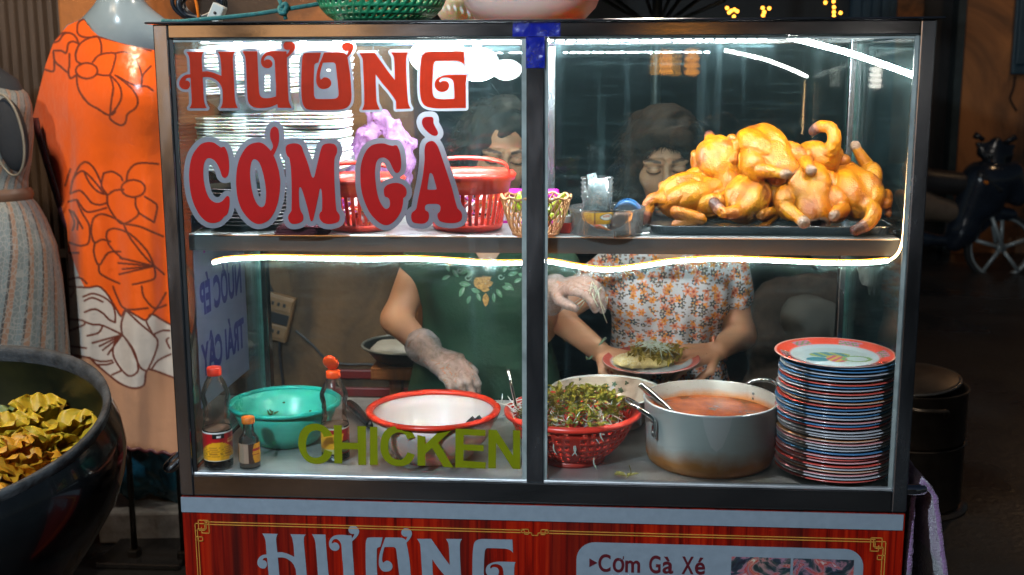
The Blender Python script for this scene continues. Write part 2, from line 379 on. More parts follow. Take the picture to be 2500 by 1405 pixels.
# ---- lettering: outlines on the pane
def parse(s, ox, oy, k):
    pts = []; cor = []
    for w_ in s.split():
        cflag = w_.endswith('!'); x, y = w_.rstrip('!').split(','); pts.append((ox+float(x)/k, oy+float(y)/k)); cor.append(cflag)
    N = len(pts); out = []
    P = [np.array(p) for p in pts]
    for i in range(N):
        j = (i+1) % N; p1, p2 = P[i], P[j]
        if cor[i] and cor[j]: out.append(p1); continue
        p0 = p1 if cor[i] else P[i-1]; p3 = p2 if cor[j] else P[(j+1) % N]
        for q in range(5):
            t = q/5; out.append(.5*((2*p1)+(-p0+p2)*t+(2*p0-5*p1+4*p2-p3)*t*t+(-p0+3*p1-3*p2+p3)*t**3))
    return out
KA = 2500/380; KC = 2007/400; KD = 1450/320; KE = 2500/570
LET = {}
LET['H'] = [parse('228,310! 510,310! 488,350 476,410 480,500 488,628! 560,622 650,640 730,670 792,695! 790,560 780,450 765,370 735,308! 1018,308! 985,350 975,430 980,520 990,700 1000,900 1008,1050 1025,1140 1058,1212! 775,1215! 800,1170 812,1100 812,950 795,880 750,800 670,740 580,715 492,718! 500,850 505,1000 515,1100 535,1170 560,1215! 278,1215! 305,1170 315,1100 308,950 300,800 294,725! 250,730 225,745 215,775! 240,770 270,785 288,820 285,865 255,905 210,915 160,900 122,860 115,810 130,760 170,710 225,680 290,668! 285,500 280,430 265,370', 420, 80, KA)]
LET['U'] = [parse('1128,300! 1370,300! 1372,400 1380,600 1390,800 1400,960 1420,1020 1460,1048 1520,1055 1600,1045 1670,1022! 1668,850 1658,700 1650,500 1640,440 1610,395 1570,372 1530,375 1495,400 1478,435 1480,455! 1505,438 1545,430 1590,450 1614,500 1600,545 1560,570 1520,573 1470,555 1435,510 1428,450 1440,400 1475,350 1530,315 1600,300 1690,297 1790,303 1835,298! 1845,352! 1875,310 1890,275! 1850,278 1810,265 1787,225 1795,175 1830,145 1880,138 1935,155 1970,200 1975,245 1950,300 1900,355 1845,405! 1850,600 1860,850 1870,1050 1885,1130 1920,1210! 1698,1210! 1690,1150! 1620,1180 1530,1205 1400,1212 1320,1200 1260,1165 1225,1110 1210,1020 1200,800 1190,550 1180,430 1165,370', 420, 80, KA)]
LET['O'] = [parse('27,322! -218,330 -263,365 -280,430 -288,600 -293,850 -286,1050 -258,1170 -198,1230 -68,1246 100,1246 300,1240 420,1215 490,1150 515,1050 510,900 495,700 470,520 448,400! 500,345 540,280 548,225 520,180 470,158 420,158 375,185 358,230 375,275 415,298 465,295! 450,330 438,358! 400,330 340,318 200,318 72,322! 0,500 -40,620 -55,750 -45,830 0,890 60,908 130,895 175,860 190,810 170,755 120,722 70,722 20,758! 5,700 20,600 55,485! 200,480 245,495 262,540 280,700 295,850 305,980 290,1035 240,1062 100,1068 -40,1065 -75,1040 -88,980 -92,800 -85,560 -75,510 -40,488 -20,485!', 780, 80, KA)]
LET['N'] = [parse('640,330! 890,325! 1000,480 1100,620 1210,760! 1205,600 1198,450 1185,380 1148,318! 1435,312! 1405,360 1395,430 1395,600 1405,850 1420,1080 1435,1160 1468,1222! 1230,1230! 1225,1100! 1130,960 1010,820 902,672! 905,850 915,1050 925,1130 972,1238! 680,1243! 708,1180 718,1120 715,900 705,700 695,480 685,410', 780, 80, KA)]
LET['G'] = [parse('2320,298! 2330,522! 2290,485 2220,460 2100,455 1900,455 1860,465 1835,510 1822,650 1815,800 1815,920 1825,1000 1850,1045 1910,1065 2030,1070 2165,1060! 2165,950 2155,820 2130,760 2080,730 2020,722 1960,735 1930,765 1928,790 1940,805! 1970,778 2020,775 2065,800 2082,850 2065,910 2020,945 1960,955 1900,935 1860,890 1848,840 1855,790 1885,745 1940,710 2030,685 2150,678 2375,678! 2360,720 2350,830 2352,1213! 2000,1220 1830,1215 1720,1190 1660,1140 1625,1050 1610,900 1612,750 1620,550 1640,400 1670,345 1730,312 1830,302 2050,302 2200,300', 780, 80, KA)]
BOT = {}
BOT['C'] = [parse('500,355! 530,345 550,355 575,410 595,500 600,600 590,680 565,720 535,725 510,700 490,640 460,570 420,515 370,488 330,492 300,530 285,600 283,700 295,800 320,900 360,980 420,1025 470,1030 515,1010 550,970 575,948 600,965 605,1040 595,1110 575,1170 530,1210 510,1235 470,1265 400,1280 330,1265 260,1210 200,1120 150,1000 120,860 108,700 120,560 150,450 200,370 260,310 340,287 410,295 450,320', 440, 290, KC)]
BOT['O'] = [parse('940,293 1000,300 1060,340 1110,395! 1135,350 1130,310 1105,250 1100,180 1115,125 1155,98 1195,125 1210,190 1208,280 1190,350 1165,410 1142,450! 1180,540 1210,650 1225,780 1215,920 1190,1050 1140,1170 1070,1255 980,1290 900,1275 820,1210 750,1110 705,980 685,820 690,650 720,510 780,390 850,320', 440, 290, KC),
            parse('910,498 960,530 1000,620 1030,740 1050,880 1048,990 1030,1065 990,1085 945,1050 900,960 870,830 855,680 862,580 880,520', 440, 290, KC)]
BOT['M'] = [parse('1290,370 1310,325 1370,305 1440,308 1485,340 1510,410 1560,540 1600,680 1615,715 1628,722 1642,710 1660,640 1690,510 1720,390 1745,330 1790,308 1850,305 1895,320 1920,365 1918,420 1895,470! 1885,560 1888,750 1895,900 1905,1050 1915,1130! 1950,1180 1950,1240 1915,1275 1830,1292 1760,1280 1715,1240 1702,1190 1715,1150 1735,1120 1738,1000 1732,890 1718,858 1705,880 1690,960 1660,1100 1630,1230 1608,1258 1590,1230 1560,1100 1520,960 1490,870 1468,840 1455,870 1455,980 1462,1080 1480,1140! 1505,1185 1505,1235 1480,1270 1420,1290 1360,1285 1325,1240 1325,1190 1345,1155 1362,1130! 1365,1000 1365,850 1360,700 1350,560 1335,480! 1305,445', 440, 290, KC)]
BOT['g'] = [parse('540,438! 565,430 590,440 615,500 630,590 628,680 610,725 585,738 560,725 535,680 500,610 460,575 420,568 380,585 352,640 342,740 350,850 365,950 390,1040 430,1110 465,1135 495,1120 508,1080 500,1030 480,1010! 450,995 440,950 445,905 480,870 540,850 600,850 650,870 685,910 692,960 680,995 655,1015! 650,1080 630,1160 590,1230 540,1285 480,1315 420,1305 350,1255 280,1170 225,1050 190,920 180,780 185,660 215,550 270,460 340,420 430,410 500,430', 840, 260, KD)]
BOT['a'] = [parse('960,385 1000,395 1040,450 1080,560 1120,680 1160,800 1200,930 1230,1050 1255,1130! 1295,1170 1305,1220 1290,1265 1230,1290 1130,1290 1060,1270 1035,1230 1035,1190 1060,1160 1065,1110 1040,1085 980,1080 920,1085 895,1110 900,1150 930,1170 940,1210 930,1260 890,1295 820,1297 760,1280 742,1230 750,1180 785,1150 800,1130! 820,1020 850,880 875,740 890,600 890,480 910,410', 840, 260, KD),
            parse('945,748 965,742 985,770 1005,840 1022,905 1010,922 935,922 922,905 930,830', 840, 260, KD), parse('930,117 975,118 990,145 990,185 1005,220 1030,265 1040,300 1020,325 980,322 930,290 880,235 860,180 870,140 895,122', 840, 260, KD)]
CHK = [[parse(s, 720, 1020, KE)] for s in (
 '400,195! 310,210! 290,165 255,142 215,138 165,160 130,220 120,290 130,365 160,410 215,430 265,420 300,390 318,340! 400,370! 375,430 320,480 240,497 150,480 85,420 45,340 35,260 55,165 110,95 190,65 280,75 350,120 385,160',
 '415,80! 503,83! 500,265! 672,272! 668,90! 762,92! 762,508! 680,508! 675,342! 505,340! 508,492! 422,492!', '803,98! 882,100! 888,508! 802,508!',
 '1285,215! 1205,232! 1180,185 1150,165 1100,160 1045,185 1010,240 1000,310 1010,380 1045,430 1100,450 1150,445 1185,410 1205,370! 1285,398! 1255,460 1205,505 1120,522 1030,505 960,450 920,370 915,290 935,190 990,120 1075,92 1165,100 1235,140 1270,180',
 '1310,98! 1398,102! 1397,288! 1578,112! 1692,118! 1535,270! 1698,535! 1590,530! 1470,325! 1397,388! 1397,515! 1312,515!',
 '1720,118! 2042,132! 2040,198! 1808,188! 1806,285! 2022,295! 2022,360! 1806,350! 1805,462! 2045,478! 2042,548! 1716,535!',
 '2072,130! 2160,133! 2335,405! 2335,135! 2412,138! 2412,552! 2332,548! 2155,270! 2152,545! 2070,545!')]
def onp(loops, y): return [[(lambda P: (P[0], P[2]))(at(q[0], q[1], y)) for q in lp] for lp in loops]
def backing(name, loops, off, extra, y, mat, par, res=2.):
    A = np.concatenate([np.array(l) for l in loops]); Bp = np.concatenate([np.roll(np.array(l), -1, 0) for l in loops])
    x0, y0 = A.min(0)-off-4; x1, y1 = A.max(0)+off+4
    gx = np.arange(x0, x1, res); gy = np.arange(y0, y1, res); X, Yg = np.meshgrid(gx, gy, indexing='ij'); P = np.stack([X.ravel(), Yg.ravel()], 1)
    D = np.full(len(P), 1e9); ins = np.zeros(len(P), bool)
    for a, b_ in zip(A, Bp):
        ab = b_-a; q = P-a; t_ = np.clip(q @ ab/(ab @ ab+1e-9), 0, 1); D = np.minimum(D, ((q-t_[:, None]*ab)**2).sum(1))
        cr = (a[1] > P[:, 1]) != (b_[1] > P[:, 1])
        ins ^= cr & (P[:, 0] < ab[0]*(P[:, 1]-a[1])/(ab[1] if abs(ab[1]) > 1e-9 else 1e-9)+a[0])
    D = np.sqrt(D); D[ins] *= -1; D -= off
    for (ex0, ey0, ex1, ey1) in extra:
        dx = np.maximum(ex0-P[:, 0], P[:, 0]-ex1); dy = np.maximum(ey0-P[:, 1], P[:, 1]-ey1); D = np.minimum(D, np.maximum(dx, dy))
    D = D.reshape(X.shape); mb = MB(); w2 = lambda u, v_: at(u, v_, y)
    nx, ny = D.shape
    for i in range(nx-1):
        j = 0
        while j < ny-1:
            c4 = (D[i, j], D[i+1, j], D[i+1, j+1], D[i, j+1]); k = sum(v_ < 0 for v_ in c4)
            if k == 0: j += 1; continue
            if k == 4:
                j2 = j
                while j2 < ny-2 and D[i, j2+2] < 0 and D[i+1, j2+2] < 0: j2 += 1
                q = [(gx[i], gy[j]), (gx[i+1], gy[j]), (gx[i+1], gy[j2+1]), (gx[i], gy[j2+1])]; j = j2+1
            else:
                cn = [(gx[i], gy[j]), (gx[i+1], gy[j]), (gx[i+1], gy[j+1]), (gx[i], gy[j+1])]; q = []
                for a in range(4):
                    b_ = (a+1) % 4
                    if c4[a] < 0: q.append(cn[a])
                    if (c4[a] < 0) != (c4[b_] < 0):
                        t_ = c4[a]/(c4[a]-c4[b_]); q.append((cn[a][0]+t_*(cn[b_][0]-cn[a][0]), cn[a][1]+t_*(cn[b_][1]-cn[a][1])))
                j += 1
            mb.add([w2(*p) for p in q], [tuple(range(len(q)))])
    return mb.build(name, mat, par, smooth=False)
RED = vinyl('red_vinyl', (.85, .05, .01), .68); RED2 = vinyl('dark_red_vinyl', (.60, .004, .004), .35); GREY = vinyl('grey_vinyl', (.36, .36, .41), .5); OLIVE = vinyl('olive_green_vinyl', (.27, .30, .003), .35)
YL, YBK = .0105, .0114
pxA = lambda x, y: (420+x/KA, 80+y/KA); pxB = lambda x, y: (780+x/KA, 80+y/KA)
R = lambda a, b_, f=pxA: (*f(*a), *f(*b_))
ex = [R((1395, 470), (1487, 1050)), R((1578, 470), (1668, 1030)), R((1395, 470), (1668, 678)), R((1395, 960), (1668, 1040)),
      R((-95, 480), (115, 1070), pxB), R((115, 480), (180, 588), pxB), R((115, 632), (300, 1070), pxB), R((180, 480), (270, 632), pxB), R((1870, 700), (2170, 1066), pxB), R((-25, 322), (75, 500), pxB)]
backing('letter_backing', [l for k in LET for l in LET[k]], 6.3, ex, YBK, GREY, gfl)
backing('letter_backing', [l for k in BOT for l in BOT[k]], 13.0, [], YBK, GREY, gfl)
for k in LET: decal('letter', onp(LET[k], YL), YL, RED, gfl)
for k in BOT: decal('letter', onp(BOT[k], YL), YL, RED2, gfl)
for lp in CHK: decal('letter', onp(lp, YL), YL, OLIVE, gfl)
# the same name again on the wooden panel below: width 632..1275 px, top line 1322 px
def low(q):
    u = (q[0]-437)/(1143-437); v_ = (q[1]-127)/(270-127); x0 = .148; x1 = .664
    return (x0+u*(x1-x0), .6165-v_*.115)
for k in LET: decal('letter', [[low(q) for q in lp] for lp in LET[k]], .0026, STRIP, panel)
# menu card
def rrect(x0, x1, z0, z1, r, n=8):
    out = []
    for cx, cz, a in ((x1-r, z1-r, 0), (x0+r, z1-r, 90), (x0+r, z0+r, 180), (x1-r, z0+r, 270)):
        for k in range(n+1):
            A = math.radians(a+90*k/n); out.append((cx+r*math.cos(A), cz+r*math.sin(A)))
    return out
card = decal('menu_card', [rrect(.781, 1.327, .2, .6165, .036)], .0034, STRIP, panel)
MRN = M('maroon_print', (.09, .006, .012), .4, 0, .05)
FONT = None
def text(name, body, size, x, z, y, mat, par, sx=1., off=0., Mx=None, fit=None):
    cu = bpy.data.curves.new(name, 'FONT'); cu.body = body; cu.size = size; cu.offset = off; cu.fill_mode = 'FRONT' if hasattr(cu, 'fill_mode') else cu.fill_mode
    o = bpy.data.objects.new(name, cu); COL.objects.link(o); bpy.context.view_layer.update()
    me = bpy.data.meshes.new_from_object(o.evaluated_get(bpy.context.evaluated_depsgraph_get())); bpy.data.objects.remove(o); bpy.data.curves.remove(cu)
    xs_ = [v_.co.x for v_ in me.vertices] or [0, 1]; mn, mx = min(xs_), max(xs_)
    for v_ in me.vertices:
        a, b_ = v_.co.x*sx, v_.co.y
        if fit: a = (v_.co.x-mn)/(mx-mn+1e-9)*fit
        v_.co = (x+a, y, z+b_) if Mx is None else Vector(Mx(a, b_))
    me.materials.clear(); me.materials.append(mat); me.name = name; return link(name, me, par)
for ch, p0, p1 in (('C', 208, 310), ('\u01a1', 328, 425), ('m', 432, 557), ('G', 632, 728), ('\u00e0', 745, 835), ('X', 905, 1005), ('\u00e9', 1015, 1100)):
    xa_, xb_ = (at(1400+q/3.425, 1385, .0026)[0] for q in (p0, p1)); text('letter', ch, .050, xa_, .5575, .0026, MRN, panel, 1., .0010, fit=xb_-xa_)
decal('bullet', [[(.806, .5835), (.806, .5655), (.822, .5745)]], .0026, MRN, panel)
PH, n, b, out = newm('printed_food_photo'); v = coords(n, 'Object', (1, 1, 1)); vo = nd(n, 'TexVoronoi'); vo.inputs['Scale'].default_value = 38; n.links.new(v, vo.inputs[0])
f = noise(n, v, 24, 4, .6, 1.5); c = ramp(n, f, [(.35, (.02, .02, .03)), (.45, (.03, .05, .06)), (.53, (.35, .18, .22)), (.6, (.45, .04, .03)), (.7, (.55, .5, .5))]); c = mixc(n, .25, c, vo.outputs[1], 'MULTIPLY')
n.links.new(c, b.inputs['Base Color']); b.inputs['Roughness'].default_value = .4
decal('food_photo', [[(1.078, .595), (1.190, .595), (1.190, .50), (1.078, .50)]], .0026, PH, panel)
decal('food_photo', [[(1.195, .595), (1.309, .595), (1.309, .50), (1.195, .50)]], .0026, PH, panel)
# handle left, handle right
hp = crom([(-.001, .045, .765), (-.016, .045, .755), (-.034, .045, .738), (-.043, .06, .728), (-.043, .1, .722), (-.043, .3, .722), (-.043, .47, .722), (-.034, .5, .722), (-.001, .5, .722)], 5)
MB().tube(hp, .011, 12).build('push_handle', M('chrome_tube', (.7, .7, .72), .1, 1, .05), cart)
hp = crom([(1.401, .045, .722), (1.436, .05, .722), (1.443, .08, .722), (1.443, .3, .722), (1.443, .47, .722), (1.434, .5, .722), (1.401, .5, .722)], 5)
MB().tube(hp, .011, 12).build('push_handle', MC['chrome_tube'], cart)
# ---- LED rope
LEDW = E('led_white', (1, .96, .90), 88.)
_n = LEDW.node_tree; _e = [q for q in _n.nodes if q.type == 'EMISSION'][0]; _sx = nd(_n, 'SeparateXYZ'); _n.links.new(coords(_n, 'Object'), _sx.inputs[0])
_n.links.new(math_(_n, 'MULTIPLY_ADD', math_(_n, 'SINE', math_(_n, 'MULTIPLY', _sx.outputs[0], 420.)), 62., 88.), _e.inputs[1])
LEDO = E('led_orange_sleeve', (1, .30, .03), 2.2); LEDD = E('led_diode', (.92, .97, 1), 330.)
YR = .026
def wp(px, py, Y=YR): return at(px, py, Y)
run1 = crom([wp(*q) for q in ((520, 642), (560, 634), (655, 630), (760, 632), (900, 634), (1000, 633), (1090, 637), (1180, 643), (1275, 643), (1335, 639), (1400, 650), (1480, 660), (1560, 652), (1640, 640), (1760, 634), (1900, 638), (2000, 642), (2100, 643), (2168, 638))], 5)
rope = MB().tube(run1, .0030, 8).build('led_rope', LEDW, cart)
SLV = M('glowing_led_channel', (.75, .22, .02), .4, emit=(1, .30, .02), es=2.4)  # channel shaped to shield the fascia from the LEDs; its orange glow is emission
V_ = []; F_ = []
for i, p in enumerate(run1):
    for (dy, dz) in ((-.0046, .0046), (-.0042, .0062), (.0052, .0062), (.0064, .004), (.0064, -.0004), (.0052, -.0004), (.0050, .0046)): V_.append(p+np.array([0, dy, dz]))
for i in range(len(run1)-1):
    for k in range(7): F_.append((i*7+k, i*7+(k+1) % 7, (i+1)*7+(k+1) % 7, (i+1)*7+k))
mk('orange_shield_channel', V_, F_, SLV, rope, False)
run2 = crom([wp(2168, 638), wp(2190, 622), wp(2203, 590), wp(2208, 540), wp(2213, 470), wp(2222, 330), wp(2232, 200)], 5)
o = MB().tube(run2, .0022, 8).build('led_rope', E('led_rope_side', (1, .55, .25), 12), cart)
run3 = crom([wp(2234, 186, .03), wp(2180, 166, .05), wp(2080, 132, .07), wp(2000, 110, .07), wp(1925, 91, .05)], 5)
MB().tube(run3, .0048, 8).build('led_rope', LEDW, cart)
tape = MB().box(.03, .682, .03, .04, 1.569, 1.5715).box(.719, 1.37, .03, .04, 1.569, 1.5715).build('led_tape', PALE, cart, False)
dmesh = None
for i in list(range(21))+[100, 104, 108, 112]+list(range(116, 139)):
    P = at(1342+i*26.0, 92, .034) if i < 50 else at(500+(i-100)*20, 92, .034)
    if dmesh is None:
        q = MB().box(-.0055, .0055, -.0035, .0035, -.0016, .0016).build('diode', LEDD, tape, False); dmesh = q.data
    else: q = link('diode', dmesh, tape)
    q.location = (P[0], .034, 1.5672)
ORD = ['first', 'second', 'third', 'fourth', 'fifth', 'sixth', 'seventh', 'eighth', 'ninth', 'tenth', 'eleventh', 'twelfth', 'thirteenth', 'fourteenth', 'fifteenth', 'sixteenth', 'seventeenth', 'eighteenth', 'nineteenth', 'twentieth', 'twenty first', 'twenty second', 'twenty third', 'twenty fourth', 'twenty fifth', 'twenty sixth', 'twenty seventh', 'twenty eighth', 'twenty ninth', 'thirtieth', 'thirty first', 'thirty second', 'thirty third', 'thirty fourth', 'thirty fifth', 'thirty sixth', 'thirty seventh', 'thirty eighth', 'thirty ninth', 'fortieth']
# ================================================================ things on the counter and the shelf
def base(px, py, z): return atz(px, py, z)
def lobj(name, prof, loc, mat, parent=None, seg=40, close=True, **kw):
    mb = MB().lathe(prof, seg, (0, 0, 0), close, **kw); o = mb.build(name, mat, parent, True, local=True)
    if loc is not None: o.location = Vector([float(v) for v in loc])
    return o
def shell(prof, t):
    """closed profile from an outer polyline (r,z) bottom->top with wall t"""
    return [(.0005, prof[0][1])]+list(prof)+[(max(.0005, r-t), z+(t if i == len(prof)-1 else t*.6) if i < 1 else z) for i, (r, z) in list(enumerate(prof))[::-1]]+[(.0005, prof[0][1]+t)]
def bowl(prof, t):
    inn = [(max(.0004, r-t), max(z, prof[0][1]+t)) for r, z in prof[::-1]]
    return [(.0004, prof[0][1])]+list(prof)+inn+[(.0004, prof[0][1]+t)]
# ---- bottles
PET = glass('clear_bottle_plastic', (.985, .975, .96), dirt=.04, dcol=(.8, .75, .7), face=.08, scale=8, streak=False)
SOY = M('dark_soy_sauce', (.012, .004, .002), .08, 0, .2, coat=.5); FOAM = M('tan_sauce_film', (.42, .2, .12), .5)
def label_mesh(par, r, z0, z1, a0, a1, fn, loc):
    nu, nv = 60, 30; V = []; C_ = []
    for j in range(nv+1):
        for i in range(nu+1):
            u, v_ = i/nu, j/nv; A = a0+(a1-a0)*u; V.append((r*math.cos(A), r*math.sin(A), z0+(z1-z0)*v_)); C_.append(fn(u, v_))
    Fc = [(j*(nu+1)+i, j*(nu+1)+i+1, (j+1)*(nu+1)+i+1, (j+1)*(nu+1)+i) for j in range(nv) for i in range(nu)]
    return mk('label', V, Fc, M('paper_label', (1, 1, 1), .35, var=.05, vcol=True), par, local=True, cols=C_)
RD = (.42, .012, .015); YE = (.80, .36, .015); BK = (.01, .01, .01); WH = (.75, .72, .68)
def lab1(u, v_):
    c = RD
    if v_ < .66-1.1*(u-.42)**2*2.2 and u < .86: c = YE
    if c == YE and (int(v_*26) % 2 == 0) and .1 < u < .8 and .12 < v_ < .56 and math.sin(u*61+v_*37)+math.sin(u*23) > -.6: c = (.42, .17, .015)
    if .33 < u < .56 and .78 < v_ < .95: c = BK if not (.40 < u < .50 and .83 < v_ < .9) else WH
    if (u-.72)**2*1.2+(v_-.68)**2 < .012: c = (.75, .3, .12) if math.sin(v_*80) > 0 else (.5, .08, .03)
    if .66 < u < .84 and .03 < v_ < .13: c = WH if math.sin(u*240) > -.2 else BK
    if v_ > .965 or v_ < .025: c = WH
    return c
def lab2(u, v_):
    c = RD
    if u < .5+.1*v_ and v_ < .8: c = YE
    if (u-.62)**2*2.5+(v_-.25)**2 < .06: c = (.02, .02, .02) if (u-.62)**2*2.5+(v_-.25)**2 > .045 else (.25, .22, .15)
    d = (u-.8)**2*2.2+(v_-.78)**2
    if d < .018: c = (.85, .3, .05) if d > .011 or d < .004 else RD
    if u < .45 and v_ < .2: c = (.5, .45, .2)
    if v_ > .965: c = WH
    return c
def lab3(u, v_):
    if u < .4: return (.45, .28, .2) if u > .08 else (.55, .2, .02)
    if u < .5+.25*(v_-.5)**2: return (.08, .03, .02)
    return RD if .62 < v_ < .76 or .4 < v_ < .45 and u < .9 else (.85, .35, .01)
def bottle(px, py, H, r, label, capm, fn, name='sauce_bottle', small=False, lid_open=False, turn=0.):
    P = base(px, py, ZC); t = thing(name, (P[0], P[1], ZC), label, 'bottle')
    if small: pr = [(.0004, 0), (r*.9, 0), (r, .03*H), (r, .50*H), (r*.93, .58*H), (r*.55, .70*H), (r*.5, .84*H), (r*.5, .9*H)]
    else: pr = [(.0004, 0), (r*.92, 0), (r, .03*H), (r, .40*H), (r*.93, .44*H), (r*.86, .50*H), (r*.9, .53*H), (r*.84, .56*H), (r*.9, .6*H), (r*.86, .625*H), (r*1.0, .70*H), (r*.98, .75*H), (r*.7, .85*H), (r*.44, .915*H), (r*.42, .94*H)]
    lobj('bottle_body', pr, None, PET, t, 32, close=False)
    lv = .05 if small else .11
    lobj('sauce', [(.0004, .002), (r*.9, .003), (r*.96, .03*H), (r*.965, lv*H), (.0004, lv*H+.0003)], None, SOY, t, 32, close=False)
    lobj('sauce_film', [(.0004, .395*H if not small else lv*H+.001), (r*.95, .395*H if not small else lv*H+.001)], None, FOAM, t, 32, close=False)
    c0 = .9 if small else .93; rc = r*(.62 if small else .5)
    lobj('cap', [(.0004, c0*H-.002), (rc, c0*H-.002), (rc*1.02, c0*H), (rc*1.02, H*.992), (rc*.92, H), (.0004, H)], None, capm, t, 28, close=False, wob=lambda A, z: .015*math.sin(A*24))
    if lid_open:
        lid = lobj('flip_lid', [(.0004, .005), (rc*.9, .0045), (rc*1.15, .002), (rc*1.15, -.002), (rc*1.05, -.002), (rc*.95, .002), (.0004, .0025)], (-.004, 0, H+.016), capm, t, 28, close=False)
        lid.rotation_euler = (math.radians(115), math.radians(25), 0)
    a0 = math.radians(-180+20)+turn; lb = label_mesh(t, r*1.012, .10*H if not small else .14*H, (.385 if not small else .52)*H, a0, a0+math.radians(205), fn, None)
    t.rotation_euler = (0, 0, .02)
    return t
REDC = M('red_plastic', (.62, .03, .012), .3, 0, .06, sss=.1); ORC = M('orange_plastic', (.75, .17, .01), .35, 0, .08)
bottle(535, 1140, .205, .0285, 'clear soy sauce bottle with closed pinkish red cap in front left corner', REDC, lab1)
b2 = bottle(820, 1120, .185, .0285, 'clear soy sauce bottle with its orange flip cap open, beside the teal bowl', M('orange_red_plastic', (.8, .07, .01), .3, 0, .06), lab2, lid_open=True)
bottle(611, 1142, .105, .0205, 'small clear sauce bottle with yellow orange cap', ORC, lab3, small=True)
rr = .0292
text('lettering', 'Thái', .019, 0, 0, 0, M('brown_ink', (.2, .03, .01), .5), b2, .8, .0003, Mx=lambda a, b_: (rr*math.cos(math.radians(-128)+a/rr), rr*math.sin(math.radians(-128)+a/rr), .047+b_))
# ---- teal bowl
TEAL = M('teal_plastic', (.06, .52, .40), .3, 0, .12, 5, sss=.35, coat=.1); TEALR = M('teal_plastic_rim', (.01, .42, .34), .3, 0, .08)
P = base(700, 1076, ZC); t = thing('mixing_bowl', (P[0], P[1], ZC), 'teal green plastic mixing bowl with a few wet leaf scraps inside', 'bowl')
pr = [(.058, 0), (.068, .004), (.09, .03), (.103, .06), (.112, .083)]
lobj('bowl_body', bowl(pr, .003), None, TEAL, t, 56); lobj('rim', [(.109, .083), (.1125, .0795), (.1185, .082), (.1195, .087), (.115, .0905), (.1095, .0885)], None, TEALR, t, 56)
LEAF = M('wet_green_scrap', (.04, .09, .02), .4, 0, .3)
def leafmesh(mb, c, d, up, l, wd, fold=.25):
    c = np.array(c, float); d = np.array(d, float); d /= np.linalg.norm(d); s_ = np.cross(d, up); s_ /= np.linalg.norm(s_)+1e-9; n_ = np.cross(s_, d)
    V = [c, c+d*l*.35+s_*wd+n_*wd*fold, c+d*l*.45, c+d*l*.35-s_*wd+n_*wd*fold, c+d*l*.8+s_*wd*.6+n_*wd*fold*.3, c+d*l*.8-s_*wd*.6+n_*wd*fold*.3, c+d*l-n_*wd*fold]
    mb.add(V, [(0, 1, 2), (0, 2, 3), (2, 1, 4), (2, 5, 3), (2, 4, 6), (2, 6, 5)])
for q, (px, py) in enumerate(((660, 1014), (668, 1010), (755, 1004), (698, 982))):
    mb = MB()
    for k in range(3 if q < 2 else 1):
        a = random.uniform(0, 6.28); leafmesh(mb, (0, 0, 0), (math.cos(a), .3*math.sin(a), math.sin(a)), (0, -1, .3), .014 if q < 2 else .007, .0025)
    A = at(px, py, P[1]+(.062 if q > 1 else .05)); z = A[2]
    rr_ = .0008
    # scraps stick to the inner far wall
    o = mb.build('leaf_scrap', LEAF, t, False, local=True); yy = P[1]+.03; 
    for _ in range(30):
        A = at(px, py, yy); zr = A[2]-ZC; wall = np.interp(zr, [0.004, .03, .06, .083], [.06, .087, .1, .109]); 
        rad = math.hypot(A[0]-P[0], yy-P[1])
        if rad > wall-.003: break
        yy += .004
    o.location = (A[0]-P[0], yy-P[1]-.004, A[2]-ZC)
# ---- pink white bowl with red rim
P = base(1060, 1112, ZC); PINKW = M('pinkish_white_plastic', (.72, .58, .56), .35, 0, .05, 4, sss=.3)
t = thing('mixing_bowl', (P[0], P[1], ZC), 'white plastic mixing bowl with thick red rim behind the green lettering', 'bowl')
pr = [(.066, 0), (.078, .005), (.106, .038), (.122, .07), (.128, .094)]
lobj('bowl_body', bowl(pr, .003), None, PINKW, t, 64); lobj('rim', [(.122, .0945), (.128, .0915), (.1355, .094), (.137, .0995), (.131, .1035), (.1225, .1005)], None, M('red_rim_plastic', (.68, .035, .012), .28, 0, .08, sss=.1), t, 64)
cs = thing('chopsticks', (P[0]+.07, P[1]-.02, ZC+.012), 'pair of dark tipped chopsticks lying in the red rimmed bowl', 'chopsticks')
for k in (0, 1):
    q1 = np.array([P[0]+.04+.013*k, P[1]-.065+.004*k, ZC+.055]); q0 = at(1148+16*k, 1028-2*k, P[1]-.075)
    d = q1-q0; mb = MB().obox((q0+q1)/2, d, np.cross(d, (0, 0, 1)), np.cross(d, np.cross(d, (0, 0, 1))), np.linalg.norm(d)/2, .0035, .0035)
    o = mb.build('stick', M('brown_stick', (.12, .04, .025), .4), cs, False)
    MB().obox(q0-d*.02, d, np.cross(d, (0, 0, 1)), np.cross(d, np.cross(d, (0, 0, 1))), .008, .0042, .0042).build('tip', M('dark_teal_tip', (.01, .03, .035), .3), o, False)
# ---- knife wrapped in black between bottle and bowl
A = atz(848, 1000, ZC); Bq = atz(905, 1050, ZC)
mb = MB().tube(crom([A+np.array([0, 0, .016]), A*.6+Bq*.4+np.array([0, 0, .017]), Bq+np.array([0, 0, .009])], 6), [.007, .009, .011, .012, .0125, .012, .012, .011, .011, .01, .009, .009, .007], 10)
tag(mb.build('kitchen_tongs', M('black_glossy_plastic', (.01, .01, .011), .18, 0, .3, 30, .4, 60)), 'black plastic tool handle lying behind the open soy sauce bottle', 'tool handle')
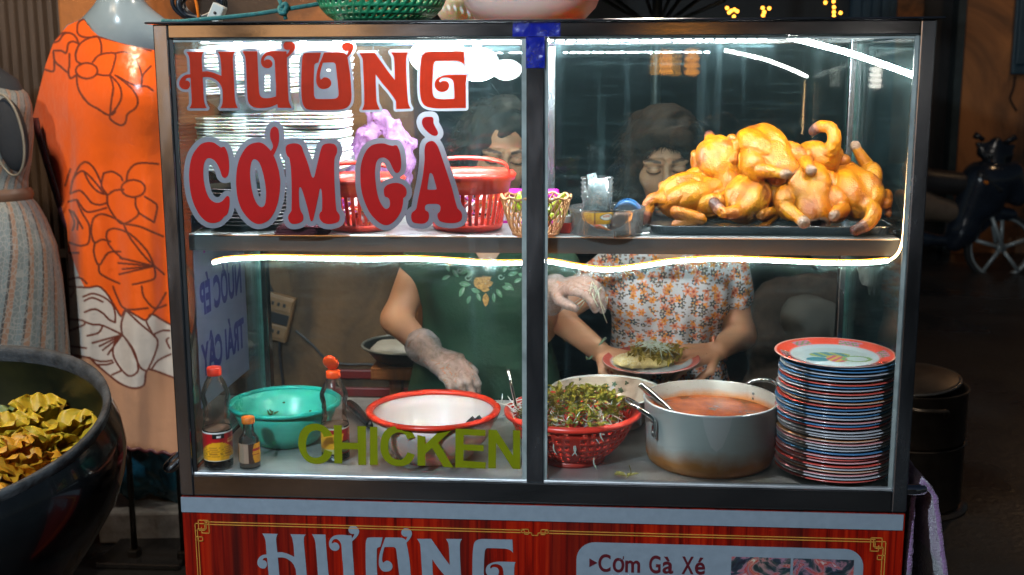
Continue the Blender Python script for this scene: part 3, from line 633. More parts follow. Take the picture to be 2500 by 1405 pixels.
# ---- red colander
def perforated(name, prof, seg, rows, mat, parent, inset=.24, thick=.0022, loc=(0, 0, 0), skip=lambda i, j: False, twist=0):
    bm = bmesh.new(); n = rows+1; L_ = []
    zz = np.linspace(0, 1, n); pr_ = np.array(prof); d = np.r_[0, np.cumsum(np.linalg.norm(np.diff(pr_, axis=0), axis=1))]; d /= d[-1]
    for j in range(n):
        r, z = np.interp(zz[j], d, pr_[:, 0]), np.interp(zz[j], d, pr_[:, 1])
        L_.append([bm.verts.new((r*math.cos(2*math.pi*(i+twist*j)/seg), r*math.sin(2*math.pi*(i+twist*j)/seg), z)) for i in range(seg)])
    fs = []
    for j in range(rows):
        for i in range(seg):
            f_ = bm.faces.new((L_[j][i], L_[j][(i+1) % seg], L_[j+1][(i+1) % seg], L_[j+1][i]))
            if not skip(i, j): fs.append(f_)
    for f_ in fs:
        c = f_.calc_center_median(); vs = list(f_.verts); V2 = [v_.co.lerp(c, inset*2) for v_ in vs]
        # octagonal hole
        mids = []
        for k in range(4):
            a, b_ = V2[k], V2[(k+1) % 4]; mids += [bm.verts.new(a.lerp(b_, .3)), bm.verts.new(a.lerp(b_, .7))]
        for k in range(4):
            bm.faces.new((vs[k], vs[(k+1) % 4], mids[2*k+1], mids[2*k])); bm.faces.new((vs[(k+1) % 4], mids[(2*k+2) % 8], mids[2*k+1]))
        bm.faces.remove(f_)
    me = bpy.data.meshes.new(name); bm.to_mesh(me); bm.free(); me.materials.append(mat); me.polygons.foreach_set('use_smooth', [True]*len(me.polygons))
    o = link(name, me, parent, local=True); o.location = Vector(loc)
    s_ = o.modifiers.new('solid', 'SOLIDIFY'); s_.thickness = thick; return o
REDB = M('red_basket_plastic', (.68, .045, .025), .3, 0, .1, 6, sss=.12)
P = base(1397, 1118, ZC); COLP = P
t = thing('colander', (P[0], P[1], ZC), 'red perforated plastic colander heaped with green herbs and shredded white onion', 'colander')
pr = [(.068, .012), (.088, .025), (.108, .05), (.122, .078), (.128, .094)]
perforated('bowl_body', pr, 44, 6, REDB, t, skip=lambda i, j: i % 11 == 0)
lobj('floor', [(.0005, .0125), (.069, .0125), (.069, .0105), (.0005, .0105)], None, REDB, t, 40)
lobj('rim', [(.124, .0935), (.131, .0905), (.1375, .095), (.1385, .101), (.132, .1055), (.125, .1025)], None, REDB, t, 64)
lobj('foot_ring', [(.062, 0), (.066, 0), (.069, .011), (.062, .011)], None, REDB, t, 40)
OLIV = M('olive_herb', (.07, .075, .008), .5, 0, .5, 90, col2=(.36, .30, .02), sss=.1); SHRED = M('white_shredded_onion', (.75, .72, .66), .35, 0, .08, sss=.2)
hb = MB()
for i in range(620):
    a = random.uniform(0, 6.28); q = .108*math.sqrt(random.random()); x, y = q*math.cos(a), q*math.sin(a)
    top = .085+.052*max(0, 1-((x-.02)**2+y*y)/.0105)+.02*max(0, 1-((x+.06)**2+y*y)/.003)
    z = top*random.uniform(.9, 1.08); d = np.random.normal(size=3); d[2] = abs(d[2])*.7
    leafmesh(hb, (P[0]+x, P[1]+y, ZC+z), d, (random.gauss(0, .5), random.gauss(0, .5), 1), random.uniform(.012, .026), random.uniform(.003, .0062), .5)
tag(hb.build('herb_heap', OLIV, None, False), 'heap of olive green herb leaves in the red colander', 'herbs', kind='stuff')
sh = MB()
def shred(mb, c, spread, n, rad=.0011, ln=.03, flat=.5):
    for i in range(n):
        p = np.array(c)+np.random.normal(size=3)*np.array(spread); d = np.random.normal(size=3); d[2] *= flat; d /= np.linalg.norm(d); e = np.random.normal(size=3)*.5; l = ln*random.uniform(.5, 1.2)
        mb.tube([p, p+d*l*.35+e*l*.06, p+d*l*.7+e*l*.22, p+d*l+e*l*.45], [rad*.5, rad, rad, rad*.4], 5)
for (dx, dy, dz, n) in ((-.085, -.01, .1, 60), (-.06, .05, .1, 30), (.075, .0, .098, 40), (.06, -.06, .098, 36), (-.02, -.08, .098, 20), (.0, .07, .1, 25), (-.115, 0, .105, 14)):
    shred(sh, (P[0]+dx, P[1]+dy, ZC+dz), (.02, .02, .008), n)
tag(sh.build('shredded_onion', SHRED), 'white shredded onion around the herbs in the red colander', 'onion', kind='stuff')
for q, (px, py) in enumerate(((1352, 1095), (1402, 1098), (1450, 1130), (1466, 1062))):
    mb = MB(); A = atz(px, py, ZC+.03); A = at(px, py, P[1]-.105-.004*q); 
    for k in range(1 + (q == 1)): mb.tube(crom([A+np.array([.001*k, -.004, .012]), A+np.array([.003*k, -.006, 0]), A+np.array([.006-.01*k, -.006, -.011])], 4), [.0006, .001, .0012, .0014, .0014, .0014, .0012, .001, .0006], 5)
    tag(mb.build('onion_shred', SHRED), ['white onion shred caught on the colander next to the dark centre post', 'forked white onion shred hanging on the colander front', 'white onion shreds clinging low on the colander beside its shadow', 'white onion shred just under the colander rim'][q], 'onion shred')
lf = MB(); A = atz(1530, 1168, ZC)
for k, a in enumerate((2.9, 2.4, .9, 3.4, .4)): leafmesh(lf, A+np.array([0, 0, .003]), (math.cos(a), math.sin(a)*.6, .25), (0, -.2, 1), .026 if k != 2 else .016, .005, .5)
lf.tube(crom([A, A+np.array([.008, 0, .012]), A+np.array([.004, .002, .026])], 4), .0008, 5)
tag(lf.build('fallen_herb_sprig', M('yellow_green_leaf', (.2, .17, .012), .5, 0, .3)), 'yellowish herb sprig fallen on the counter between colander and pot', 'herb sprig')
# spoon standing in the colander (left of the centre post)
A = at(1240, 902, P[1]-.02); Bq = at(1258, 985, P[1]-.03); CHR = M('polished_steel', (.75, .76, .77), .12, 1, .05)
tag(MB().tube([A, A*.5+Bq*.5, Bq, Bq+(Bq-A)*.4], [.0035, .003, .0028, .003], 8).build('serving_spoon', CHR), 'thin steel spoon handle sticking out of the red colander', 'spoon')
# ---- floral basin behind
P = base(1478, 1035, ZC); BEI = M('beige_enamel', (.55, .42, .33), .22, 0, .06, 4, coat=.3)
t = thing('basin', (P[0], P[1], ZC), 'beige enamel basin with painted flowers behind the red colander', 'basin')
pr = [(.07, 0), (.085, .006), (.108, .04), (.119, .075), (.124, .078)]
lobj('basin_body', bowl(pr, .002), None, BEI, t, 56)
lobj('rim', [(.121, .0775), (.1245, .0765), (.1255, .079), (.1235, .0808)], None, M('white_enamel', (.7, .68, .66), .2), t, 56)
fm = {'y': M('flower_yellow', (.75, .3, .01), .35), 'g': M('flower_green', (.06, .14, .06), .35), 'w': M('flower_grey', (.5, .45, .45), .35), 'd': M('flower_dark', (.05, .07, .03), .4), 'o': M('flower_orange', (.7, .2, .02), .35)}
def flat_flower(px, py, r, key, pet, par):
    """painted flower laid on the inner wall of the basin"""
    yy = P[1]+.03
    for _ in range(60):
        A = at(px, py, yy); zr = A[2]-ZC; wall = np.interp(zr, [.006, .04, .075], [.083, .106, .117])
        if math.hypot(A[0]-P[0], yy-P[1]) > wall-.0022: break
        yy += .0015
    th = math.atan2(yy-P[1], A[0]-P[0]); V = [(0, 0)]; n = pet*8
    for k in range(n):
        a = 2*math.pi*k/n; q = r*(.72+.28*math.cos(pet*a)); V.append((q*math.cos(a), q*math.sin(a)))
    W = []
    for a, b_ in V:
        z = zr+b_*.92; w_ = np.interp(z, [.006, .04, .075], [.083, .106, .117])-.0026; tt = th-a/w_; W.append((w_*math.cos(tt), w_*math.sin(tt), z))
    mk('painted_flower', W, [(0, k+1, (k+1) % n+1) for k in range(n)], fm[key], par, True, local=True)
for a in ((1480, 945, .009, 'g', 6), (1500, 938, .007, 'g', 5), (1515, 952, .007, 'g', 5), (1478, 943, .0075, 'y', 5), (1496, 946, .0055, 'w', 6), (1398, 950, .006, 'd', 5), (1397, 952, .005, 'o', 5), (1450, 948, .006, 'd', 4), (1425, 948, .005, 'd', 3), (1518, 955, .006, 'd', 5), (1415, 926, .004, 'd', 3), (1530, 935, .006, 'd', 3)): flat_flower(*a, t)
# ---- aluminium pot
P = base(1731, 1122, ZC)
ALU, n, b, out = newm('used_aluminium'); v = coords(n, 'Object'); sx = nd(n, 'SeparateXYZ'); n.links.new(v, sx.inputs[0])
f = noise(n, v, 16, 5, .6); hgt = math_(n, 'ADD', sx.outputs[2], math_(n, 'MULTIPLY', f, .045)); st = ramp(n, hgt, [(.046, 1.), (.082, 0.)])
inn = math_(n, 'ADD', math_(n, 'MULTIPLY', math_(n, 'ABSOLUTE', math_(n, 'SUBTRACT', sx.outputs[2], .098)), -1.), math_(n, 'MULTIPLY', f, .05))
base_c = mixc(n, noise(n, v, 5, 4), (.66, .68, .68), (.78, .78, .77)); c = mixc(n, st, base_c, mixc(n, noise(n, v, 35, 4), (.50, .14, .02), (.58, .28, .09)))
n.links.new(c, b.inputs['Base Color']); n.links.new(ramp(n, st, [(0., .12), (1., .05)]), b.inputs['Metallic']); b.inputs['Roughness'].default_value = .42
bp = nd(n, 'Bump'); bp.inputs['Strength'].default_value = .15; n.links.new(noise(n, v, 60, 3), bp.inputs['Height']); n.links.new(bp.outputs[0], b.inputs['Normal'])
ALUI, n, b, out = newm('pot_inner_wall'); v = coords(n, 'Object'); sx = nd(n, 'SeparateXYZ'); n.links.new(v, sx.inputs[0]); f = noise(n, v, 20, 5, .65)
h2 = math_(n, 'ADD', sx.outputs[2], math_(n, 'MULTIPLY', f, .03)); c = mixc(n, ramp(n, h2, [(.112, 1.), (.128, 0.)]), (.5, .47, .42), (.6, .22, .06)); n.links.new(c, b.inputs['Base Color']); b.inputs['Roughness'].default_value = .4; b.inputs['Metallic'].default_value = .25
t = thing('cooking_pot', (P[0], P[1], ZC), 'large aluminium cooking pot of orange broth with stained lower side', 'pot')
lobj('pot_body', [(.0005, 0), (.116, 0), (.1235, .006), (.1275, .02), (.1325, .127), (.1345, .1285), (.1335, .1305), (.131, .1305)], None, ALU, t, 72, close=False)
lobj('pot_inside', [(.1312, .1303), (.1295, .127), (.1245, .02), (.12, .006), (.0005, .004)], None, ALUI, t, 72, close=False)
lobj('broth', [(.0005, .098), (.1275, .098)], None, M('orange_broth', (.44, .075, .008), .12, 0, .45, 18, .15, 40, coat=.3), t, 64, close=False)
RIV = M('rivet_steel', (.6, .6, .6), .3, 1)
def pothandle(a):
    ca, sa = math.cos(a), math.sin(a); ro = np.array([ca, sa, 0]); ta = np.array([-sa, ca, 0]); rr_ = .133
    pts = [ro*rr_+ta*-.042+np.array([0, 0, .085]), ro*(rr_+.004)+ta*-.042+np.array([0, 0, .108]), ro*(rr_+.03)+ta*-.036+np.array([0, 0, .127]), ro*(rr_+.045)+ta*-.012+np.array([0, 0, .134]), ro*(rr_+.045)+ta*.012+np.array([0, 0, .134]), ro*(rr_+.03)+ta*.036+np.array([0, 0, .127]), ro*(rr_+.004)+ta*.042+np.array([0, 0, .108]), ro*rr_+ta*.042+np.array([0, 0, .085])]
    h = MB().tube(crom(pts, 5), .0048, 10).build('handle', CHR, t, local=True)
    for s_ in (-1, 1):
        c = ro*(rr_+.002)+ta*.042*s_+np.array([0, 0, .088]); MB().obox(c, ro, ta, (0, 0, 1), .0015, .008, .017).build('handle_plate', M('handle_plate_alu', (.5, .5, .5), .35, .9), h, False, local=True)
        for dz in (-.009, .009): MB().lathe([(.0004, -.002), (.003, -.0015), (.0032, .0008), (.0004, .0024)], 10, c+ro*.002+np.array([0, 0, dz]), M=np.array([ta, np.cross(ro, ta), ro]).T).build('rivet', RIV, h, local=True)
pothandle(math.radians(197)); pothandle(math.radians(42))
for dz, px in ((0, 0), (.012, .002)):
    a = math.radians(42); MB().lathe([(.0004, -.002), (.0032, -.001), (.0004, .002)], 10, np.array([math.cos(a)*.1285, math.sin(a)*.1285, .104+dz]), M=rot(0, math.pi/2, a)).build('rivet', RIV, t, local=True)
A = at(1562, 938, P[1]-.02); Bq = np.array([P[0]-.07, P[1]-.035, ZC+.1])
tag(MB().tube(crom([A, A*.7+Bq*.3, Bq, Bq+np.array([.03, .005, -.02])], 5), [.006]*4+[.0075]*5+[.006]*7, 10).build('ladle', CHR), 'steel ladle handle leaning out of the aluminium pot', 'ladle')
# ---- stack of plates
P = base(2031, 1148, ZC)
def platemesh(name, rimc, edge, r=.111, h=.0135, deep=.6):
    V = []; C_ = []; prof = [(.0005, .0, 'b'), (r*.5, 0, 'b'), (r*.56, .0005, 'b'), (r*.9, h*.72, 'b'), (r*.995, h-.0012, 'e'), (r, h, 'e'), (r*.985, h+.0012, 'r'), (r*.86, h*.84, 'r'), (r*.80, h*.72, 'w'), (r*.62, .0032, 'w'), (r*.4, .0024, 'w'), (.0005, .0024, 'w')]
    seg = 64; col = {'b': (.5, .5, .52), 'e': edge, 'r': rimc, 'w': (.55, .58, .6)}
    for r_, z, k in prof:
        for i in range(seg): a = 2*math.pi*i/seg; V.append((r_*math.cos(a), r_*math.sin(a), z)); C_.append(col[k])
    Fc = [(i*seg+k, i*seg+(k+1) % seg, (i+1)*seg+(k+1) % seg, (i+1)*seg+k) for i in range(len(prof)-1) for k in range(seg)]
    o = mk(name, V, Fc, M('melamine', (1, 1, 1), .22, var=.06, vs=40, vcol=True, coat=.2), None, True, local=True, cols=C_); return o
RP, BP_, GPc = (.52, .05, .035), (.045, .14, .27), (.34, .34, .36)
protos = {'r': platemesh('plate', RP, (.6, .12, .1)), 'b': platemesh('plate', BP_, (.08, .22, .42)), 'g': platemesh('plate', GPc, (.45, .45, .48)), 'o': platemesh('plate', (.6, .25, .1), (.5, .4, .35)), 'p': platemesh('plate', (.6, .2, .2), (.55, .4, .42))}
seq = 'rgpogrprpbggpogggrbpgbgbrobgrgbrgbgbb'; used = set(); npl = len(seq); dz = .00605
nm = {'r': 'red', 'b': 'blue', 'g': 'grey', 'o': 'tan', 'p': 'pink'}
cnt = {}
dxs = {18: -.004, 26: .003}
for i, ch in enumerate(seq):
    if ch not in used: o = protos[ch]; used.add(ch)
    else: o = protos[ch].copy(); COL.objects.link(o)
    j = .0015*math.sin(i*2.3)+.001*math.sin(i*5.1); off = -.003 if 17 <= i < 24 else 0; off += .004 if i > 33 else 0
    sc_ = 1+.012*math.sin(i*1.7); o.scale = (sc_, sc_, 1)
    o.location = (P[0]+j+off, P[1]+.0015*math.cos(i*1.9), ZC+.0005+i*dz); o.rotation_euler = (.004*math.sin(i), .006*math.sin(i*1.3), i*1.1)
    tag(o, f'{nm[ch]} rimmed plate, {ORD[npl-i]} from the top of the tall stack at the right corner', 'plate', 'plates stacked in the right corner')
def topcol(x, y):
    r_ = math.hypot(x, y)/.113; a = math.atan2(y, x)
    if r_ > .97: return (.6, .3, .25)
    if r_ > .76:
        c = (.62, .06, .03)
        if abs(((a*3/math.pi+.5) % 1)-.5) < .2 and r_ < .9: c = (.1, .2, .06) if math.sin(a*40+r_*60) > 0 else (.4, .15, .3)
        return c
    if .735 < r_ < .76: return (.5, .2, .2)
    c = (.36, .45, .49); u, v_ = x/.113, y/.113
    if (u+.05)**2/.12+(v_-.15)**2/.03 < 1: c = (.07, .2, .22) if math.sin(u*30+v_*17) > -.2 else (.25, .32, .1)
    if (u+.30)**2/.04+(v_+.15)**2/.02 < 1: c = (.03, .18, .25)
    if (u-.02)**2/.03+(v_+.1)**2/.05 < 1: c = (.5, .3, .06) if math.sin(u*40-v_*30) > 0 else (.45, .08, .12)
    if abs((u-.35)**2/.05+(v_+.1)**2/.03-1) < .3: c = (.15, .28, .1)
    return c
V = []; C_ = []; rs = [.0005]+list(np.linspace(.003, .113, 46)); seg = 120; prf = lambda r_: np.interp(r_, [0, .07, .09, .111, .113], [.0026, .0034, .0095, .0146, .0148])
for r_ in rs:
    for i in range(seg): a = 2*math.pi*i/seg; x, y = r_*math.cos(a), r_*math.sin(a); V.append((x, y, prf(r_))); C_.append(topcol(x, y))
for r_, z in ((.1135, .0135), (.1, .0095), (.062, .0004), (.0005, 0)):
    for i in range(seg): a = 2*math.pi*i/seg; V.append((r_*math.cos(a), r_*math.sin(a), z)); C_.append((.5, .45, .45))
nr = len(V)//seg
o = mk('plate', V, [(i*seg+k, i*seg+(k+1) % seg, (i+1)*seg+(k+1) % seg, (i+1)*seg+k) for i in range(nr-1) for k in range(seg)], MC['melamine'], None, True, local=True, cols=C_)
o.location = (P[0]-.006, P[1]+.001, ZC+npl*dz+.001); o.rotation_euler = (.02, 0, 0)
tag(o, 'topmost plate of the right corner stack, red rim and painted flowers on pale blue', 'plate', 'plates stacked in the right corner')
# ================================================================ on the shelf
def slot_basket(px, py, s, label):
    P = base(px, py, ZS); t = thing('basket', (P[0], P[1], ZS), label, 'basket')
    seg = 72; r0, r1, h0, h1 = .066*s, .078*s, .014*s, .072*s
    for k in range(36):
        if k == 0:
            mb = MB(); a = math.pi/36*.52
            V = []
            for (r_, z) in ((r0, h0), (r1, h1)):
                for aa in (-a, a):
                    for q in (0, -.003): V.append(((r_+q)*math.cos(aa), (r_+q)*math.sin(aa), z))
            mb.add(V, [(0, 2, 6, 4), (1, 5, 7, 3), (0, 4, 5, 1), (2, 3, 7, 6)]); o = mb.build('slat', REDB, t, False, local=True); me = o.data
        else: o = link('slat', me, t, local=True); o.rotation_euler = (0, 0, 2*math.pi*k/36)
    lobj('base_ring', [(.0005, .001), (.058*s, .001), (.064*s, .004), (.0668*s, .0145*s), (.0625*s, .0145*s), (.058*s, .005), (.0005, .004)], None, REDB, t, 56, close=False)
    lobj('rim_band', [(.0775*s, .0715*s), (.0815*s, .09*s), (.089*s, .095*s), (.092*s, .104*s), (.086*s, .110*s), (.079*s, .104*s), (.0775*s, .092*s), (.0745*s, .0715*s)], None, REDB, t, 64)
    pts = [(-.083*s, 0, .105*s), (-.074*s, 0, .124*s), (-.045*s, 0, .133*s), (0, 0, .136*s), (.045*s, 0, .133*s), (.074*s, 0, .124*s), (.083*s, 0, .105*s)]
    for yy in (-.03*s,):
        mb = MB(); cc = crom([(a, yy, c) for a, b_, c in pts], 5)
        V = []
        for p in cc:
            for (dy, dz) in ((-.011, .003), (.011, .0045), (.011, -.0035), (-.011, -.006)): V.append((p[0], p[1]+dy, p[2]+dz))
        n_ = len(cc); mb.add(V, [(i*4+k, (i+1)*4+k, (i+1)*4+(k+1) % 4, i*4+(k+1) % 4) for i in range(n_-1) for k in range(4)]+[(0, 1, 2, 3), tuple((n_-1)*4+k for k in (3, 2, 1, 0))])
        mb.build('carry_handle', REDB, t, True, local=True).modifiers.new('s', 'SUBSURF').levels = 1
    return P, t
Pb2, _ = slot_basket(1142, 560, 1.05, 'red slatted plastic basket with a carry handle in front of the curly haired woman')
Pb1, _ = slot_basket(882, 560, .98, 'red slatted plastic basket behind the letter M, under the purple bag')
TIS = M('white_tissue', (.72, .68, .7), .6, 0, .1); 
for (P, r_, lab) in ((Pb2, .058, 'white wrapped cutlery and tissue bundles inside the red basket with handle'), (Pb1, .055, 'white and violet tissue packets inside the red basket behind the letter M')):
    mb = MB()
    for k in range(46):
        a = random.uniform(0, 6.28); q = r_*math.sqrt(random.random()); c = (P[0]+q*math.cos(a), P[1]+q*math.sin(a), ZS+random.uniform(.02, .07)); d = np.random.normal(size=3); e = np.cross(d, (0, 0, 1))
        mb.obox(c, d, e, np.cross(d, e), random.uniform(.012, .026), random.uniform(.003, .007), .0012, random.choice((0, 0, 0, 1, 2, 3)))
    tag(mb.build('cutlery_bundle', [TIS, CHR, M('violet_packet', (.4, .1, .55), .4), M('yellow_packet', (.7, .4, .05), .4)], None, False), lab, 'cutlery', kind='stuff')
# wicker basket
P = base(1308, 572, ZS); WK = M('peach_woven_plastic', (.62, .30, .13), .45, 0, .12, 12)
t = thing('woven_basket', (P[0], P[1], ZS), 'small peach coloured lattice basket holding green chillies, behind the centre post', 'basket')
rb, rt_, hb_ = .043, .066, .068
for sgn in (1, -1):
    for k in range(26):
        if k == 0:
            pts = []
            for i in range(8):
                u = i/7; a = sgn*u*.62; r_ = (rb+(rt_-rb)*u**.8)+(.0008*sgn); pts.append((r_*math.cos(a), r_*math.sin(a), .004+u*hb_))
            o = MB().tube(pts, .0017, 5, cap=False).build('strand', WK, t, local=True); me = o.data
        else: o = link('strand', me, t, local=True); o.rotation_euler = (0, 0, 2*math.pi*k/26)
MB().tube([(rt_*math.cos(a)*1.01, rt_*math.sin(a)*1.01, hb_+.004+.0025*math.sin(13*a)) for a in np.linspace(0, 2*math.pi, 104)[:-1]], .0026, 6, closed=True).build('rim', WK, t, local=True)
lobj('base', [(.0005, 0), (rb+.002, 0), (rb+.003, .006), (rb-.001, .006), (.0005, .003)], None, WK, t, 40, close=False)
CHI = M('yellow_green_chilli', (.42, .38, .02), .25, 0, .3, 10, col2=(.25, .4, .03), coat=.3)
for k, (p0, p1) in enumerate((((1355, 505), (1378, 472)), ((1300, 520), (1345, 500)), ((1262, 505), (1268, 470)), ((1340, 530), (1290, 545)), ((1370, 520), (1330, 515)))):
    A = at(*p0, P[1]+.01*k-.02); Bq = at(*p1, P[1]+.012*k-.02); m_ = (A+Bq)/2+np.array([.002, 0, .004])
    tag(MB().tube(crom([A-(Bq-A)*.4, A, m_, Bq], 4), np.array([.003, .006, .0075, .008, .0085, .008, .0075, .007, .006, .005, .0042, .0034, .0015]), 10).build('chilli', CHI), ['yellow green chilli pointing up over the right rim of the lattice basket', 'yellow green chilli lying across the lattice basket behind the centre post', 'green chilli standing up at the left rim of the lattice basket', 'green chilli low inside the lattice basket', 'yellowish chilli resting inside the right part of the lattice basket'][k], 'chilli', 'chillies in the lattice basket')
# tissue box + red box
MAG = M('magenta_plastic', (.6, .02, .42), .35); 
P = base(1300, 556, ZS); P[1] = .25
t = thing('tissue_box', (at(1297, 540, .25)[0], .25, ZS), 'white tissue box with magenta edges behind the lattice basket', 'tissue box')
x0, x1 = at(1232, 500, .25)[0], at(1362, 500, .25)[0]
MB().box(x0, x1, .23, .3, ZS+.0005, ZS+.052).build('box_body', M('white_card', (.7, .62, .66), .6), t, False, bevel=.002)
MB().box(x0-.002, x1+.002, .228, .302, ZS+.0525, ZS+.065).build('lid', MAG, t, False, bevel=.005)
MB().box(x0-.002, x1+.002, .228, .2298, ZS+.0005, ZS+.006).build('edge', MAG, t, False)
A = base(1382, 575, ZS); t = thing('small_tin', (A[0], A[1]+.03, ZS), 'small red and white tin beside the clear tub', 'tin')
MB().box(A[0]-.02, A[0]+.008, A[1]+.02, A[1]+.05, ZS+.0005, ZS+.02).build('tin_body', REDC, t, False, bevel=.002); MB().box(A[0]-.02, A[0]+.008, A[1]+.02, A[1]+.05, ZS+.0205, ZS+.034).build('lid', TIS, t, False, bevel=.002)
# clear tub with cups, jar, carrots
CLR = glass('clear_tub_plastic', (.97, .97, .97), dirt=.09, dcol=(.9, .92, .92), face=.10, scale=10, streak=False)
P = base(1481, 571, ZS); t = thing('clear_tub', (P[0], P[1], ZS), 'round clear plastic tub holding cups, carrot slices and a jar', 'tub')
lobj('tub_wall', [(.0005, .001), (.066, .001), (.069, .006), (.0705, .044), (.073, .046), (.073, .052), (.071, .052), (.0695, .045), (.068, .007), (.0005, .003)], None, CLR, t, 56, close=False)
CAR = M('orange_carrot', (.8, .2, .015), .35, sss=.2)
cr = [MB().box(-.014, .014, -.004, .004, -.002, .002).build('carrot_slice', CAR, None, False, local=True, bevel=.001)]
for k in range(10): cr.append(cr[0].copy()); COL.objects.link(cr[-1])
for k, o in enumerate(cr):
    a = k*2.4; q = .02+.0035*k; o.location = (P[0]+q*math.cos(a)-.005, P[1]+q*math.sin(a)*.9, ZS+.007+.0028*(k % 5)); o.rotation_euler = (random.uniform(-.25, .25), random.uniform(-.3, .3), random.uniform(0, 3)); tag(o, 'orange carrot stick on the floor of the clear tub', 'carrot', 'carrot sticks in the clear tub')
CUP = glass('clear_cup_plastic', (.96, .97, .97), dirt=.10, dcol=(.9, .95, .96), face=.10, scale=10, streak=False)
A = at(1457, 545, P[1]); cupz = ZS+.0185
cup0 = lobj('clear_cup', [(.0005, 0), (.021, 0), (.0225, .003), (.0295, .05), (.0312, .0505), (.0312, .053), (.0296, .053)], None, CUP, None, 32, close=False)
bagm = film('pale_plastic_bag', (.75, .9, .95), .38, .2, 60)
for k in range(5):
    o = cup0 if k == 0 else cup0.copy()
    if k: COL.objects.link(o)
    o.location = (A[0], P[1], cupz+.0085*k+.002); tag(o, ['lowest clear cup of the nested stack in the clear tub', 'second clear cup from the bottom of the nested stack', 'middle clear cup of the nested stack', 'fourth clear cup from the bottom of the nested stack', 'topmost clear cup of the nested stack, stuffed with plastic bags'][k], 'cup', 'nested clear cups')
def lab4(u, v_):
    c = (.85, .42, .02)
    d = ((u-.72)/.16)**2+((v_-.6)/.28)**2
    if d < 1: c = (.8, .78, .75) if d < .75 else (.1, .12, .15)
    if d < .5 and abs(v_-.68) < .1 and math.sin(u*130) > -.2: c = (.7, .15, .05)
    if abs(u-.46) < .02: c = (.3, .12, .02)
    if u < .4 and v_ > .3 and int(v_*14) % 2 == 0 and u > .1: c = (.5, .22, .02)
    return c
tw = thing('labelled_pot', (A[0], P[1], ZS+.009), 'small clear container with yellow label under the nested cups', 'container')
lobj('pot_wall', [(.0005, 0), (.026, 0), (.0285, .002), (.031, .03), (.0318, .036)], None, CUP, tw, 32, close=False)
label_mesh(tw, .0322, .0125, .0345, math.radians(-175), math.radians(-5), lab4, None)
sh_ = MB()
for k, (dx, dz, w_, tilt) in enumerate(((0, -.008, .036, 0), (.002, -.005, .033, .03), (-.004, .004, .018, .25), (-.014, -.03, .018, -.4))):
    c = np.array([A[0]+dx, P[1]-.004+.004*k, cupz+.062+dz]); 
    V = [c+np.array([sx_*w_/2*math.cos(tilt)-sz*.03*math.sin(tilt), .004*math.sin(6*sx_+sz), sx_*w_/2*math.sin(tilt)+sz*.03*math.cos(tilt)]) for sz in (-1, -.3, .3, 1) for sx_ in (-1, -.3, .3, 1)]
    sh_.add(V, [(j*4+i, j*4+i+1, (j+1)*4+i+1, (j+1)*4+i) for j in range(3) for i in range(3)])
o = sh_.build('folded_bags', bagm); o.modifiers.new('s', 'SOLIDIFY').thickness = .0008; tag(o, 'folded pale blue plastic bags stuffed into the nested cups', 'plastic bag', kind='stuff')
jp = at(1527, 540, P[1]-.01); t = thing('spice_jar', (jp[0], P[1], ZS+.006), 'clear jar of brown spice with blue lid lying in the tub', 'jar')
Rj = rot(math.radians(-62), math.radians(25), 0)
MB().lathe([(.0005, -.03), (.024, -.03), (.026, -.026), (.026, .014), (.022, .018)], 32, (jp[0], P[1]-.008, ZS+.031), M=Rj).build('jar_body', CUP, t)
MB().lathe([(.0005, -.0285), (.0235, -.0285), (.0245, -.012), (.0005, -.012)], 28, (jp[0], P[1]-.008, ZS+.031), M=Rj).build('spice', M('brown_spice', (.12, .045, .02), .8, 0, .5, 300, .5, 300), t)
MB().lathe([(.0005, .034), (.02, .034), (.026, .030), (.0268, .014), (.023, .013), (.0005, .013)], 32, (jp[0], P[1]-.008, ZS+.031), M=Rj).build('lid', M('blue_lid', (.02, .1, .25), .3), t)
# tray
x0, x1 = at(1585, 575, .06)[0], at(2188, 580, .06)[0]; y0, y1 = .066, .335
t = thing('steel_tray', ((x0+x1)/2, .2, ZS), 'long shallow stainless steel tray under the boiled chickens', 'tray')
def rr3(x0, x1, y0, y1, z, r): return [(a, b_, z) for a, b_ in rrect(x0, x1, y0, y1, r, 6)]
V = []; rings = [(0.012, ZS+.001), (.008, ZS+.0015), (0, ZS+.016), (-.006, ZS+.0175), (-.0065, ZS+.0195), (-.001, ZS+.019), (.002, ZS+.016), (.010, ZS+.0035), (.014, ZS+.003)]
for ins, z in rings: V += rr3(x0+ins, x1-ins, y0+ins, y1-ins, z, .03-ins*.5)
n_ = len(V)//len(rings); Fc = [(j*n_+i, j*n_+(i+1) % n_, (j+1)*n_+(i+1) % n_, (j+1)*n_+i) for j in range(len(rings)-1) for i in range(n_)]+[tuple(range(n_))[::-1], tuple((len(rings)-1)*n_+i for i in range(n_))]
mk('tray_body', V, Fc, M('tray_steel', (.5, .51, .52), .17, 1, .1, 6), t, True)
mb = MB(); c = np.array([x0-.003, y0+.03, ZS+.012]); mb.tube(crom([c, c+np.array([-.018, -.006, .002]), c+np.array([-.022, -.025, -.006]), c+np.array([-.01, -.034, -.009]), c+np.array([.004, -.03, -.008])], 5), .003, 8)
mb.build('handle', CHR, t)
